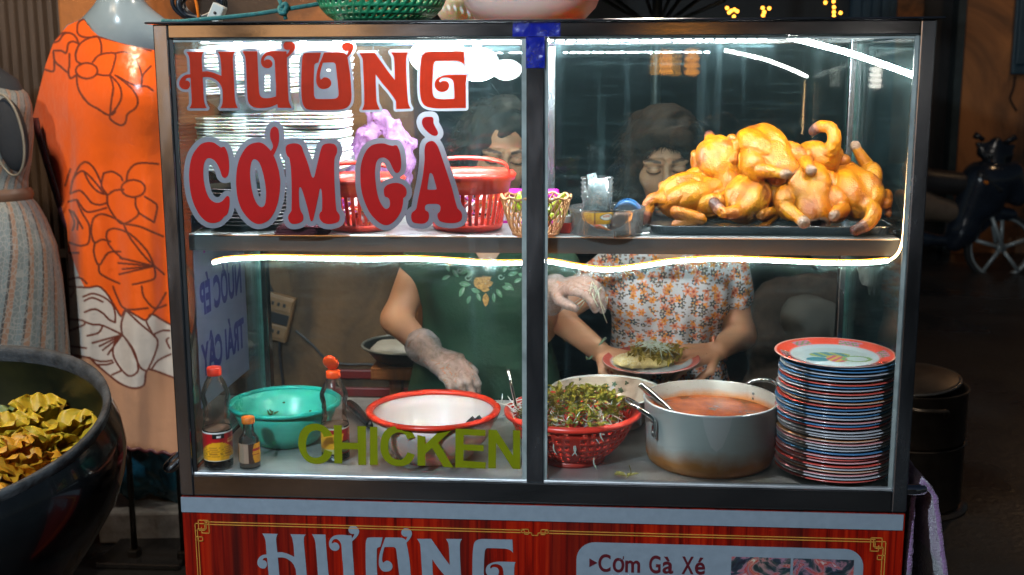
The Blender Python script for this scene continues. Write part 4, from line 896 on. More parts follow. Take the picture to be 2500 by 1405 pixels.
# napkins
A = base(735, 575, ZS); NAP = M('maroon_napkin', (.09, .008, .018), .8, 0, .2); nap0 = None
for k in range(9):
    if nap0 is None: o = nap0 = MB().box(-.05, .03, -.02, .02, 0, .0012).add([(.03, -.02, .0), (.052, -.016, .001), (.05, .02, .001), (.03, .02, .0)], [(0, 1, 2, 3)]).build('napkin', NAP, None, False, local=True)
    else: o = nap0.copy(); COL.objects.link(o)
    o.location = (A[0]+.003*math.sin(k*3)+.001*k, A[1]+.012, ZS+.001+k*.0019); o.rotation_euler = (0, 0, .07*math.sin(k*2.2)-.03*k); tag(o, 'dark red paper napkin, '+ORD[8-k]+' from the top of the pile under the letter M', 'napkin', 'dark red napkins')
# white foam container stacks
FOAMW = M('white_foam', (.86, .88, .88), .4, 0, .04, 20, sss=.3); FOAM2 = M('cream_foam', (.78, .74, .66), .45, 0, .05, 20, sss=.3)
def foam_bowl(w_, d_, h, nm_='foam_bowl', mat=FOAMW, lip=.012, r=.04):
    V = []; rings = [(.35*lip+.03, 0), (.03, .003), (0.002, h-.002), (-lip, h-.001), (-lip-.001, h+.0036), (0, h+.0042), (.006, h-.001), (.033, .006), (.04, .0045)]
    for ins, z in rings: V += [(a, b_, z) for a, b_ in rrect(-w_/2+ins, w_/2-ins, -d_/2+ins, d_/2-ins, r, 6)]
    n_ = len(V)//len(rings); Fc = [(j*n_+i, j*n_+(i+1) % n_, (j+1)*n_+(i+1) % n_, (j+1)*n_+i) for j in range(len(rings)-1) for i in range(n_)]+[tuple(range(n_))[::-1], tuple((len(rings)-1)*n_+i for i in range(n_))]
    return mk(nm_, V, Fc, mat, None, True, local=True)
def stack(proto, n, p0, dz, step=(0, 0), lab='', grp='', tilt=(0, 0), rz=0, cat='bowl', jit=.0015):
    for k in range(n):
        o = proto if k == 0 else proto.copy()
        if k: COL.objects.link(o)
        o.location = (p0[0]+step[0]*k+jit*math.sin(k*2.7), p0[1]+step[1]*k+jit*math.cos(k*1.7), p0[2]+dz*k); o.rotation_euler = (tilt[0], tilt[1]+.012*math.sin(k*1.9), rz+.03*math.sin(k*1.3)); tag(o, lab.replace('#', ORD[n-1-k]+' from the top'), cat, grp)
YS = .19; A = at(625, 566, YS)
sp_p = platemesh('plate', (.12, .03, .06), (.45, .42, .42), r=.125); 
stack(sp_p, 11, (A[0], YS, ZS+.001), .0068, lab='dark rimmed plate under the foam boxes, # of its stack', grp='plates under the foam containers', cat='plate')
zp = ZS+.001+11*.0068+.012
B0 = at(705, 470, YS); stack(foam_bowl(.215, .15, .03, 'foam_box', FOAMW), 17, (B0[0], YS+.01, zp), .0066, (.0002, 0), 'white foam box, # of the lower right stack', 'foam boxes, lower right stack', cat='foam box')
B1 = at(500, 460, YS); stack(foam_bowl(.105, .15, .028, 'foam_box', FOAM2), 17, (max(.086, B1[0]), YS+.005, zp), .0062, (0, 0), 'cream foam box, # of the lower left stack', 'foam boxes, lower left stack', cat='foam box')
zz_ = zp+17*.0066+.026; B2 = at(592, 340, YS)
stack(foam_bowl(.25, .2, .036, 'foam_box'), 21, (max(.172, B2[0]-.012), YS+.01, zz_), .0061, (.0006, .0), 'white foam box, # of the tall upper stack behind the letters', 'foam boxes, upper stack', tilt=(0, -.07), cat='foam box')
top = zz_+21*.0061+.036
# ---- bags
def blob(name, prims, k, h, mat, label, cat, disp=.006, ds=18, seed=1, thick=0, parent=None):
    pts = np.array([p for pr_ in prims for p in (pr_[0], pr_[1])]); mr = max(max(pr_[2:4]) for pr_ in prims)+.02
    def f_(p):
        d = None
        for a, b_, ra, rb2 in prims:
            q = capd(p, a, b_, ra, rb2); d = q if d is None else smin(d, q, k)
        return d+disp*(fnoise(p, ds, seed, 3)+.8*np.abs(fnoise(p, ds*1.7, seed+5, 2)))
    V, Fc = nets(f_, pts.min(0)-mr, pts.max(0)+mr, h); o = mk(name, V, Fc, mat, parent, True)
    return tag(o, label, cat) if label else o
PB = film('violet_plastic_film', (.74, .40, .78), .5, .18, 34); WB = film('white_plastic_film', (.82, .85, .85), .75)
Yb = .3; w3 = lambda x, y, Y=Yb: at(x, y, Y)
blob('plastic_bag', [(w3(905, 285), w3(890, 350), .012, .02), (w3(930, 280), w3(975, 340), .012, .022), (w3(890, 350), w3(900, 420), .024, .035), (w3(975, 340), w3(985, 400), .024, .026), (w3(930, 410), w3(960, 430), .04, .038), (w3(880, 440), w3(930, 450), .03, .03)], .02, .0035, PB, 'crumpled violet plastic bag hanging above the red basket', 'plastic bag', .0085, 24, 1)
blob('plastic_bag', [(w3(850, 380, .34), w3(870, 430, .34), .03, .04), (w3(830, 440, .34), w3(870, 470, .34), .03, .035)], .02, .004, WB, 'crumpled white plastic bag between foam boxes and violet bag', 'plastic bag', .004, 14, 4)
MB().tube([w3(905, 285)+np.array([0, 0, .01]), w3(908, 200), w3(912, 110)+np.array([0, 0, .012])], .0006, 5).build('hanging_string', PALE, bpy.data.objects['plastic_bag'])
# ---- on the roof
ZR = ZT+.0045; GRN = M('green_colander_plastic', (.012, .22, .10), .35, 0, .15, 8)
P = at(932, 48, .2); t = thing('colander', (P[0], .2, ZR), 'green perforated plastic colander standing on the cart roof', 'colander')
pr = [(.075, .0025), (.1, .012), (.118, .03), (.13, .055), (.14, .085), (.146, .1)]
perforated('bowl_body', pr, 46, 7, GRN, t, .26, .0022, twist=.5)
lobj('floor', [(.0005, .004), (.077, .004), (.077, .0005), (.0005, .0005)], None, GRN, t, 40); lobj('rim', [(.143, .1), (.15, .097), (.156, .101), (.155, .107), (.146, .107)], None, GRN, t, 60)
hb = MB()
for k in range(60):
    a = random.uniform(0, 6.28); q = .105*math.sqrt(random.random()); leafmesh(hb, (P[0]+q*math.cos(a), .2+q*math.sin(a), ZR+.02+random.uniform(0, .03)), np.random.normal(size=3), (0, 0, 1), .03, .007)
tag(hb.build('herb_trimmings', M('brown_green_trimmings', (.12, .1, .03), .6, 0, .5, 30), None, False), 'brownish herb trimmings in the green colander', 'herbs', kind='stuff')
P = at(1296, 50, .18); t = thing('bowl', (P[0], .18, ZR), 'large white plastic bowl standing on the cart roof', 'bowl')
lobj('bowl_body', bowl([(.085, .0006), (.1, .004), (.125, .03), (.14, .065), (.15, .11)], .003), None, M('warm_white_plastic', (.72, .6, .54), .35, 0, .05, 4, sss=.3), t, 64)
lobj('rim', [(.147, .11), (.152, .107), (.158, .111), (.156, .116), (.149, .116)], None, MC['warm_white_plastic'], t, 64)
P = at(1120, 30, .42); t = thing('bowl', (P[0]+.05, .46, ZR), 'white bowl on the cart roof behind the green colander and white bowl', 'bowl')
lobj('bowl_body', bowl([(.06, .0006), (.08, .006), (.105, .04), (.12, .085)], .003), None, FOAMW, t, 48)
# rope, cable, socket
ROPE = M('teal_rope', (.02, .13, .13), .8, 0, .3, 120, .6, 200)
rp = crom([at(x, y, Y_) for x, y, Y_ in ((395, 52, .1), (440, 53, .1), (500, 47, .11), (560, 42, .12), (630, 34, .13), (692, 24, .14), (760, 13, .16), (800, 6, .18), (860, -8, .2), (950, -40, .25))], 6)
o = MB().tube(rp, .0042, 8).build('rope', ROPE); tag(o, 'taut teal rope with a knot above the left cart roof', 'rope')
c = at(692, 22, .14); kb = MB()
for k in range(3): kb.tube([c+np.array([.008*math.cos(a+k), .008*math.sin(a*1.0), .009*math.sin(a+k*1.4)]) for a in np.linspace(0, 6.28, 14)[:-1]], .0045, 7, closed=True)
kb.tube([c, c+np.array([.004, 0, -.02])], .004, 6).tube([c, c+np.array([-.008, 0, .018])], .004, 6); kb.build('knot', ROPE, o)
CAB = M('dark_cable', (.012, .016, .022), .4); c = at(490, 10, .3); cb = MB()
for k in range(9):
    q = random.uniform(.85, 1.1); cb.tube([c+np.array([.048*q*math.cos(a)+.004*math.sin(k), .02*math.sin(k*2+a), .034*q*math.sin(a)+.003*math.cos(k*3)]) for a in np.linspace(0, 6.28, 30)[:-1]], .0045, 6, closed=True)
o = cb.build('cable_coil', CAB); tag(o, 'coil of dark electric cable on the left end of the cart roof', 'cable')
MB().tube(crom([c+np.array([-.002, -.03, .05]), c+np.array([.0, -.034, .02]), c+np.array([.004, -.03, -.02]), c+np.array([.0, -.02, -.036])], 5), .003, 6).build('orange_tie', ORC, o)
c = at(530, 33, .2); t = thing('socket', c-np.array([0, 0, .02]), 'off white plastic power socket beside the coil of cable', 'socket')
MB().obox(c, (1, 0, -.5), (0, 1, 0), (.5, 0, 1), .013, .012, .018).build('socket_body', M('grey_white_plastic', (.42, .42, .38), .45), t, False, bevel=.003)
MB().lathe([(.0004, -.002), (.003, -.002), (.003, .002), (.0004, .002)], 10, c-np.array([0, .0125, 0]), M=rot(math.pi/2)).build('hole', DARK, t)
# ================================================================ setting
GND, n, b, out = newm('dark_wet_paving'); v = coords(n, 'Object'); f = noise(n, v, 2.2, 6, .65); n.links.new(ramp(n, f, [(.3, (.006, .0065, .007)), (.75, (.022, .0225, .024))]), b.inputs['Base Color']); n.links.new(ramp(n, noise(n, v, 1.1, 4), [(.35, .18), (.7, .6)]), b.inputs['Roughness'])
bp = nd(n, 'Bump'); bp.inputs['Strength'].default_value = .35; bp.inputs['Distance'].default_value = .01; n.links.new(noise(n, v, 40, 5), bp.inputs['Height']); n.links.new(bp.outputs[0], b.inputs['Normal'])
tag(MB().box(-40, 40, -20, 60, -.1, 0).build('ground', GND, None, False), kind='structure')
def plaster(name, c1, c2, stain, sc_=1.5):
    m, n, b, out = newm(name); v = coords(n, 'Object'); f = noise(n, v, sc_*2, 6, .62, .4); s_ = ramp(n, noise(n, coords(n, 'Object', (1.3, 1.3, .8)), sc_, 6, .65, .8), [(.42, 0.), (.60, 1.)])
    n.links.new(mixc(n, s_, mixc(n, f, c1, c2), stain), b.inputs['Base Color']); b.inputs['Roughness'].default_value = .85
    bp = nd(n, 'Bump'); bp.inputs['Strength'].default_value = .4; bp.inputs['Distance'].default_value = .01; n.links.new(noise(n, v, 30, 5), bp.inputs['Height']); n.links.new(bp.outputs[0], b.inputs['Normal']); return m
OCH = plaster('ochre_plaster', (.30, .10, .022), (.42, .15, .04), (.05, .03, .018), 1.1); OCH2 = plaster('orange_ochre_plaster', (.36, .13, .04), (.48, .20, .07), (.05, .035, .025), .8)
YW = 1.62; xa, xb = at(175, 500, YW)[0], at(1015, 500, YW)[0]
tag(MB().box(xa, xb, YW, YW+.25, 0, 3.2).build('wall', OCH, None, False, bevel=.01), 'stained ochre plaster wall behind the left half of the cart', 'wall')
# work lamp behind the back glass
def lampobj(name, loc, label, cat='lamp'): return thing(name, loc, label, cat)
hd_ = MB().box(at(596, 800, 1.598)[0], xb-.01, 1.598, 1.614, .0, 1.27).build('added_board', plaster('dark_stained_board', (.085, .045, .02), (.13, .07, .03), (.03, .018, .01), 2.2), None, False, bevel=.003); tag(hd_, 'dark brown stained board added before the ochre wall behind the counter', 'board')  # board added so that the lower wall reads darker
# LED bulbs hung inside the top of the case
LBW = E('lamp_white', (.93, .98, 1), 42.)
for px, py, r_, lab in ((1070, 138, .042, 'glaring white LED bulb behind the letters N and G, larger of the two'), (1165, 165, .030, 'small glaring white LED bulb right of the letter G')):
    c = at(px, py, .2); t = lampobj('led_bulb', c-np.array([0, 0, r_]), lab)
    V_, F_ = nets(lambda p: elld(p, c, (r_*1.35, r_, r_*.9)), c-.08, c+.08, .005); mk('globe', V_, F_, LBW, t)
    MB().tube([c+np.array([0, 0, r_*.85]), (c[0], c[1], max(c[2]+r_+.005, 1.571))], .009, 10).build('socket', M('lamp_housing', (.5, .5, .5), .4), t)
# hanging shop lamps over the pavement (out of the picture above and behind the camera): their light falls on the dress and the cart front
def shoplamp(loc, e, col, label, r=.03):
    loc = np.array(loc); t = lampobj('hanging_lamp', loc, label)
    MB().lathe([(.03, .10), (.05, .09), (.16, .0), (.158, -.004), (.045, .085), (.0005, .09)], 32, loc, close=False).build('lamp_shade', M('lamp_shade_enamel', (.3, .3, .28), .4), t)
    MB().lathe([(.0005, -.03), (r*.8, -.018), (r, .0), (r*.7, .03), (.012, .05), (.012, .085)], 20, loc, close=False).build('bulb', E('bulb_glow_'+label[:8], col, 12.), t)
    MB().tube([loc+np.array([0, 0, .1]), loc+np.array([0, 0, 1.6])], .004, 6).build('cord', DARK, t)
    l = bpy.data.lights.new('lamp_light', 'POINT'); l.energy = e; l.color = col; l.shadow_soft_size = .06; o = bpy.data.objects.new('lamp_light', l); COL.objects.link(o); o.parent = t; o.location = (0, 0, -.05)
shoplamp((-.75, .15, 2.55), 44, (1, .76, .50), 'warm hanging shop lamp above the dressed mannequins')
shoplamp((-.35, -2.6, 2.9), 230, (.70, .87, 1), 'cool hanging street lamp over the pavement in front of the cart')

shoplamp((.95, 1.0, 2.5), 26, (1, .9, .78), 'hanging lamp above the two vendors')  # added lamp, fills in light on the vendors from above
shoplamp((4.6, 6.2, 3.4), 9, (1, .62, .32), 'far warm lamp under the eaves of the orange house')
# lit shopfront across the street (behind the camera): the steel rails mirror it
SW = E('lit_shop_window', (1, .5, .2), .9); sf = thing('shopfront', (-1.6, -6.6, 0), 'shopfront across the street with warm lit windows', 'building')
MB().box(-6, 6, -6.9, -6.62, 0, 4).build('wall', M('dark_shop_plaster', (.035, .03, .028), .8), sf, False)
for x in (-4.2, -2.9, -1.75):
    f_ = MB().box(x-.06, x+.86, -6.61, -6.56, 1.1, 2.5).build('window', M('dark_window_wood', (.03, .02, .015), .5), sf, False); MB().box(x, x+.37, -6.555, -6.55, 1.16, 2.44).build('pane', SW, f_, False); MB().box(x+.43, x+.8, -6.555, -6.55, 1.16, 2.44).build('pane', SW, f_, False)
# ================================================================ boiled chickens
CK = 2500/660.
CHM, n, b, out = newm('boiled_chicken_skin'); a = nd(n, 'VertexColor', layer_name='Col'); v = coords(n, 'Object')
c = mixc(n, ramp(n, noise(n, v, 22, 4, .6), [(.4, 0.), (.7, .55)]), a.outputs[0], mixc(n, 1., a.outputs[0], (.75, .45, .25), 'MULTIPLY')); n.links.new(c, b.inputs['Base Color'])
b.inputs['Roughness'].default_value = .32; b.inputs['Specular IOR Level'].default_value = .45; b.inputs['Subsurface Weight'].default_value = .08; b.inputs['Subsurface Radius'].default_value = (.015, .006, .002); b.inputs['Subsurface Scale'].default_value = .4; b.inputs['Coat Weight'].default_value = .04; b.inputs['Coat Roughness'].default_value = .2
vo = nd(n, 'TexVoronoi'); vo.inputs['Scale'].default_value = 330; n.links.new(v, vo.inputs[0]); hh = math_(n, 'ADD', math_(n, 'MULTIPLY', vo.outputs[0], -.6), noise(n, v, 60, 4))
bp = nd(n, 'Bump'); bp.inputs['Strength'].default_value = .6; bp.inputs['Distance'].default_value = .0028; n.links.new(hh, bp.inputs['Height']); n.links.new(bp.outputs[0], b.inputs['Normal'])
CC = {'y': (.54, .175, .002), 'o': (.34, .075, .002), 'd': (.075, .03, .022), 'w': (.52, .42, .38), 'k': (.42, .15, .08), 'W': (.55, .45, .4)}

def cun(a, b, g=.0022, w_=.0032): return smin(a, b, .0025)+g*np.exp(-((a-b)/w_)**2)
def bird(px, py, Y, rz, tilt, roll, s_, neck, label, seed, feet=False, rest=True, hole=True):
    nk = [np.array(q, float) for q in crom(neck, 3)]; rn = np.interp(np.linspace(0, 1, len(nk)), [0, .25, 1], [.024, .0165, .0125]); rs = np.random.RandomState(seed)
    la = [rs.uniform(-.012, .012) for _ in range(8)]
    def f_(p, col=False):
        C_ = None
        d = smin(elld(p, (0, 0, 0), (.050, .076, .046)), elld(p, (0, -.062, -.004), (.036, .032, .032)), .02)
        for s1 in (-1, 1): d = smin(d, elld(p, (s1*.018, .014, .020), (.034, .056, .033)), .008)
        d = smax(d, -capd(p, (0, -.035, .062), (0, .055, .060), .0095, .0095), .010)
        dd = np.full(len(p), 1e9); kw = np.full(len(p), 1e9); wg = np.full(len(p), 1e9)
        for k, s1 in enumerate((-1, 1)):
            th = elld(p, (s1*.046, -.032+la[k], .002), (.025, .044, .036), rot(0, s1*.35, s1*.25)); d = cun(d, th)
            a1 = np.array([s1*.054, -.062+la[k], .012]); a2 = np.array([s1*(.030+la[2+k]*.5), -.102, .030+la[4+k]]); d = cun(d, capd(p, a1, a2, .0175, .0100))
            kb = np.linalg.norm(p-a2-np.array([0, -.004, .002]), axis=1)-.0115; d = smin(d, kb, .004); kw = np.minimum(kw, kb)
            if feet:
                e = a2+np.array([s1*.004, -.030, .030]); d = smin(d, capd(p, a2, e, .0068, .0060), .003)
                for q in (-1, 0, 1): d = smin(d, capd(p, e, e+np.array([q*.012, -.012, .020]), .0045, .0028), .002)
            w1, w2, w3, w4 = np.array([s1*.046, .048, .010]), np.array([s1*.070, .008+la[6+k], -.006]), np.array([s1*.058, .055, -.016]), np.array([s1*.066, .014, -.026])
            wq = smin(smin(capd(p, w1, w2, .0150, .0125), capd(p, w2, w3, .0120, .0098), .003), capd(p, w3, w4, .0085, .0050), .003); d = cun(d, wq, .0018); wg = np.minimum(wg, wq)
        t_ = np.zeros(len(p)); nd_ = np.full(len(p), 1e9)
        for i in range(len(nk)-1):
            q = capd(p, nk[i], nk[i+1], rn[i], rn[i+1]); m_ = q < nd_; t_[m_] = i; nd_ = np.minimum(nd_, q)
        nd_ = nd_+.0007*np.sin(p[:, 1]*900+p[:, 0]*500); d = smin(d, nd_, .010)
        ca = elld(p, (0, -.100, -.004), (.017, .035, .013))+.003*fnoise(p, 22, seed, 2) if hole else np.full(len(p), 1e9)
        if hole: d = smax(d, -ca, .003)
        d = d+.0016*fnoise(p, 9, seed, 2)+.0009*fnoise(p, 24, seed+2, 2)+.0026*np.clip(1-np.abs(fnoise(p, 9, seed+5, 2))*7, 0, 1)**2
        if not col: return d
        C_ = np.tile(np.array(CC['y']), (len(p), 1)); n1 = fnoise(p, 9, seed+9, 3)[:, None]; C_ = C_*(1+.14*n1*np.array([.3, 1, .4]))
        m_ = np.clip(1-wg/.006, 0, 1)[:, None]; C_ = C_*(1-.6*m_)+.6*m_*np.array(CC['o'])
        pw_ = np.clip(fnoise(p, 8, seed+20, 2)*1.1-.1, 0, .6)[:, None]; C_ = C_*(1-pw_)+pw_*np.array((.56, .23, .008))
        br = np.clip(fnoise(p, 13, seed+30, 3)*1.3-.45, 0, .75)[:, None]; C_ = C_*(1-br)+br*np.array((.30, .07, .012))
        C_[(kw < .002)] = (.30, .18, .12); e = np.linalg.norm(p-nk[-1], axis=1); C_[e < .020] = (.09, .03, .02); m_ = (e >= .020) & (e < .027); C_[m_] = (.30, .11, .06)
        C_[ca < .0028] = (.07, .022, .015); m_ = (ca >= .0028) & (ca < .008); C_[m_] = .5*C_[m_]+.5*np.array((.5, .36, .3))
        return np.clip(C_, 0, 1)
    A = np.array(nk); V, Fc = nets(f_, np.minimum(A.min(0)-.03, (-.095, -.15, -.07)), np.maximum(A.max(0)+.03, (.095, .10, .10 if feet else .075)), .0027); C_ = f_(V, True)
    R_ = rot(tilt, 0, 0) @ rot(0, roll, 0) @ rot(0, 0, rz); W = (V*s_) @ R_.T; c = at(px, py, Y)
    if rest: c = c+np.array([0, 0, ZS+.0035-(c[2]+W[:, 2].min())])*np.array([1, 1, 1])
    o = mk('chicken', W+c, Fc, CHM, None, True, cols=C_); return tag(o, label, 'chicken', 'whole boiled chickens on the tray')
pi = math.pi
bird(1688, 500, .165, pi/2+.25, .55, -.1, .88, [(0, .06, .012), (.0, .088, .02), (-.012, .105, .006), (-.03, .118, -.012)], 'boiled yellow chicken at the left end of the tray, dark cut neck pointing left', 1, feet=True)
bird(1828, 505, .150, pi-.45, .62, .05, .86, [(0, .06, .012), (.004, .092, .026), (.028, .105, .03), (.052, .09, .034)], 'boiled chicken with curled neck, second from the left in the front row', 2)
bird(1968, 495, .150, .12, .62, .0, .94, [(0, .06, .01), (0, .085, 0), (.01, .095, -.02)], 'boiled chicken in the front row with its open cavity facing the glass', 6)
bird(2085, 498, .160, pi+.2, .60, .08, .90, [(0, .06, .014), (.0, .092, .03), (.018, .118, .022), (.048, .128, .012)], 'boiled chicken at the right end of the tray with its neck folded in front', 7)
bird(1762, 405, .20, .35, 1.15, -.35, .80, [(0, .06, .01), (.0, .085, .0), (.0, .095, -.01)], 'half hidden chicken leaning between the front row and the top chicken', 3, rest=False)
bird(1868, 382, .185, .55, .55, .1, .92, [(0, .06, .01), (0, .08, 0), (.005, .09, -.015)], 'boiled chicken lying on top of the pile with a dark hole in its side', 4, rest=False)
bird(1992, 398, .22, pi+.25, -.15, .12, .82, [(0, .06, .014), (.0, .085, .045), (.006, .075, .075), (.02, .045, .082), (.03, .025, .07)], 'boiled chicken at the back right of the pile with its neck bent in a loop', 5, rest=False)
# ================================================================ the two women
SKN, n, b, out = newm('skin'); a = nd(n, 'VertexColor', layer_name='Col'); v = coords(n, 'Object')
c = mixc(n, ramp(n, noise(n, v, 14, 4), [(.35, 0.), (.75, .35)]), a.outputs[0], mixc(n, 1., a.outputs[0], (.85, .68, .6), 'MULTIPLY')); n.links.new(c, b.inputs['Base Color']); b.inputs['Roughness'].default_value = .48
b.inputs['Subsurface Weight'].default_value = .2; b.inputs['Subsurface Radius'].default_value = (.02, .008, .005); b.inputs['Subsurface Scale'].default_value = .4
bp = nd(n, 'Bump'); bp.inputs['Strength'].default_value = .08; bp.inputs['Distance'].default_value = .002; n.links.new(noise(n, v, 220, 3), bp.inputs['Height']); n.links.new(bp.outputs[0], b.inputs['Normal'])
SK = np.array((.52, .27, .155))
def hand(wr, tip, back, side, spread=.5, curl=.5, s_=1., thumb=1.):
    """capsules of a hand: wr wrist, tip direction point, back = normal of the back of the hand, side = +1/-1 thumb side"""
    wr = np.array(wr, float); d = np.array(tip, float)-wr; d /= np.linalg.norm(d); bk = np.array(back, float); bk -= d*(bk @ d); bk /= np.linalg.norm(bk); sd = np.cross(d, bk)*side
    P = []; pal = .085*s_
    for k in (-1.5, -.5, .5, 1.5): P.append((wr+d*.01+sd*k*.009*s_, wr+d*pal+sd*k*.0195*s_, .0135*s_, .0115*s_))
    for i, k in enumerate((1.5, .5, -.5, -1.5)):
        l = (.040, .045, .042, .033)[i]*s_; p = wr+d*pal+sd*k*.0195*s_; ang = curl*(.55+.1*i); dd = d+sd*k*.06*spread; dd /= np.linalg.norm(dd)
        for q in range(3):
            ca, sa = math.cos(ang), math.sin(ang); e = dd*ca-bk*sa; nx_ = p+e*l*(1, .68, .55)[q]; P.append((p, nx_, (.0092, .0085, .0076)[q]*s_, (.0085, .0076, .0066)[q]*s_)); p = nx_; ang += curl*(.9, .7, .5)[q]
    p = wr+d*.022*s_+sd*.02*s_; e = d*.65+sd*.7-bk*.35*thumb; e /= np.linalg.norm(e); m_ = p+e*.042*s_; P.append((p, m_, .0145*s_, .011*s_)); e2 = d*.9+sd*.15-bk*.45*thumb; e2 /= np.linalg.norm(e2)
    P.append((m_, m_+e2*.03*s_, .0105*s_, .009*s_)); P.append((m_+e2*.03*s_, m_+e2*.052*s_, .009*s_, .0075*s_))
    return P
def headframe(c, yaw, pitch, roll):
    R_ = rot(0, 0, yaw) @ rot(pitch, 0, 0) @ rot(0, roll, 0); return np.array(c, float), R_
def face_sdf(q):
    """q in head space: x right in the picture, -y towards the viewer, z up"""
    d = elld(q, (0, .018, .035), (.075, .092, .086))
    d = smin(d, elld(q, (0, -.018, -.04), (.057, .064, .07)), .03)
    for s_ in (-1, 1):
        d = smin(d, elld(q, (s_*.038, -.048, -.018), (.026, .028, .026)), .02)
        d = smax(d, -elld(q, (s_*.031, -.095, .010), (.020, .020, .0105)), .012)
        d = smin(d, elld(q, (s_*.031, -.0715, .008), (.0165, .0155, .0125)), .004)
        d = smin(d, capd(q, (s_*.012, -.083, .029), (s_*.05, -.068, .027), .008, .007), .012)
        d = smin(d, elld(q, (s_*.013, -.088, -.031), (.009, .011, .008)), .006)
        d = smin(d, elld(q, (s_*.077, .012, -.002), (.009, .02, .03)), .008)
    d = smin(d, capd(q, (0, -.080, .020), (0, -.101, -.026), .0075, .0125), .009)
    d = smin(d, elld(q, (0, -.084, -.060), (.024, .011, .0062)), .006); d = smin(d, elld(q, (0, -.081, -.071), (.020, .011, .0075)), .006)
    d = smin(d, elld(q, (0, -.062, -.097), (.026, .022, .018)), .018)
    return d
def face_col(q):
    C_ = np.tile(SK, (len(q), 1)); fr = q[:, 1] < -.03
    for s_ in (-1, 1):
        x = q[:, 0]*s_
        zb = .030+.10*(x-.012)-2.2*(x-.03)**2; m_ = fr & (x > .013) & (x < .055) & (np.abs(q[:, 2]-zb) < .0034-.03*np.maximum(0, x-.04)); C_[m_] = (.10, .05, .035)
        zl = .0015-1.6*(x-.031)**2*-8+.0; zl = .0008+9*(x-.031)**2*1.0; m_ = fr & (np.abs(x-.031) < .0175) & (np.abs(q[:, 2]-zl) < .0022); C_[m_] = (.03, .015, .012)
        zc = .0165-9*(x-.031)**2; m_ = fr & (np.abs(x-.031) < .018) & (np.abs(q[:, 2]-zc) < .0012); C_[m_] = SK*.55
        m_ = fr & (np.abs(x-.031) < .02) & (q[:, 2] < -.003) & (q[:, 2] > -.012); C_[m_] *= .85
    m_ = fr & (np.abs(q[:, 0]) < .022) & (q[:, 2] < -.054) & (q[:, 2] > -.077) & (q[:, 1] < -.072); C_[m_] = (.42, .14, .11)
    m_ = fr & (np.abs(q[:, 0]) < .02) & (np.abs(q[:, 2]+.0655) < .0012); C_[m_] = (.2, .06, .05)
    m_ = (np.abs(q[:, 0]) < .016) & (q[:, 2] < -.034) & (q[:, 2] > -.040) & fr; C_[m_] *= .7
    return C_
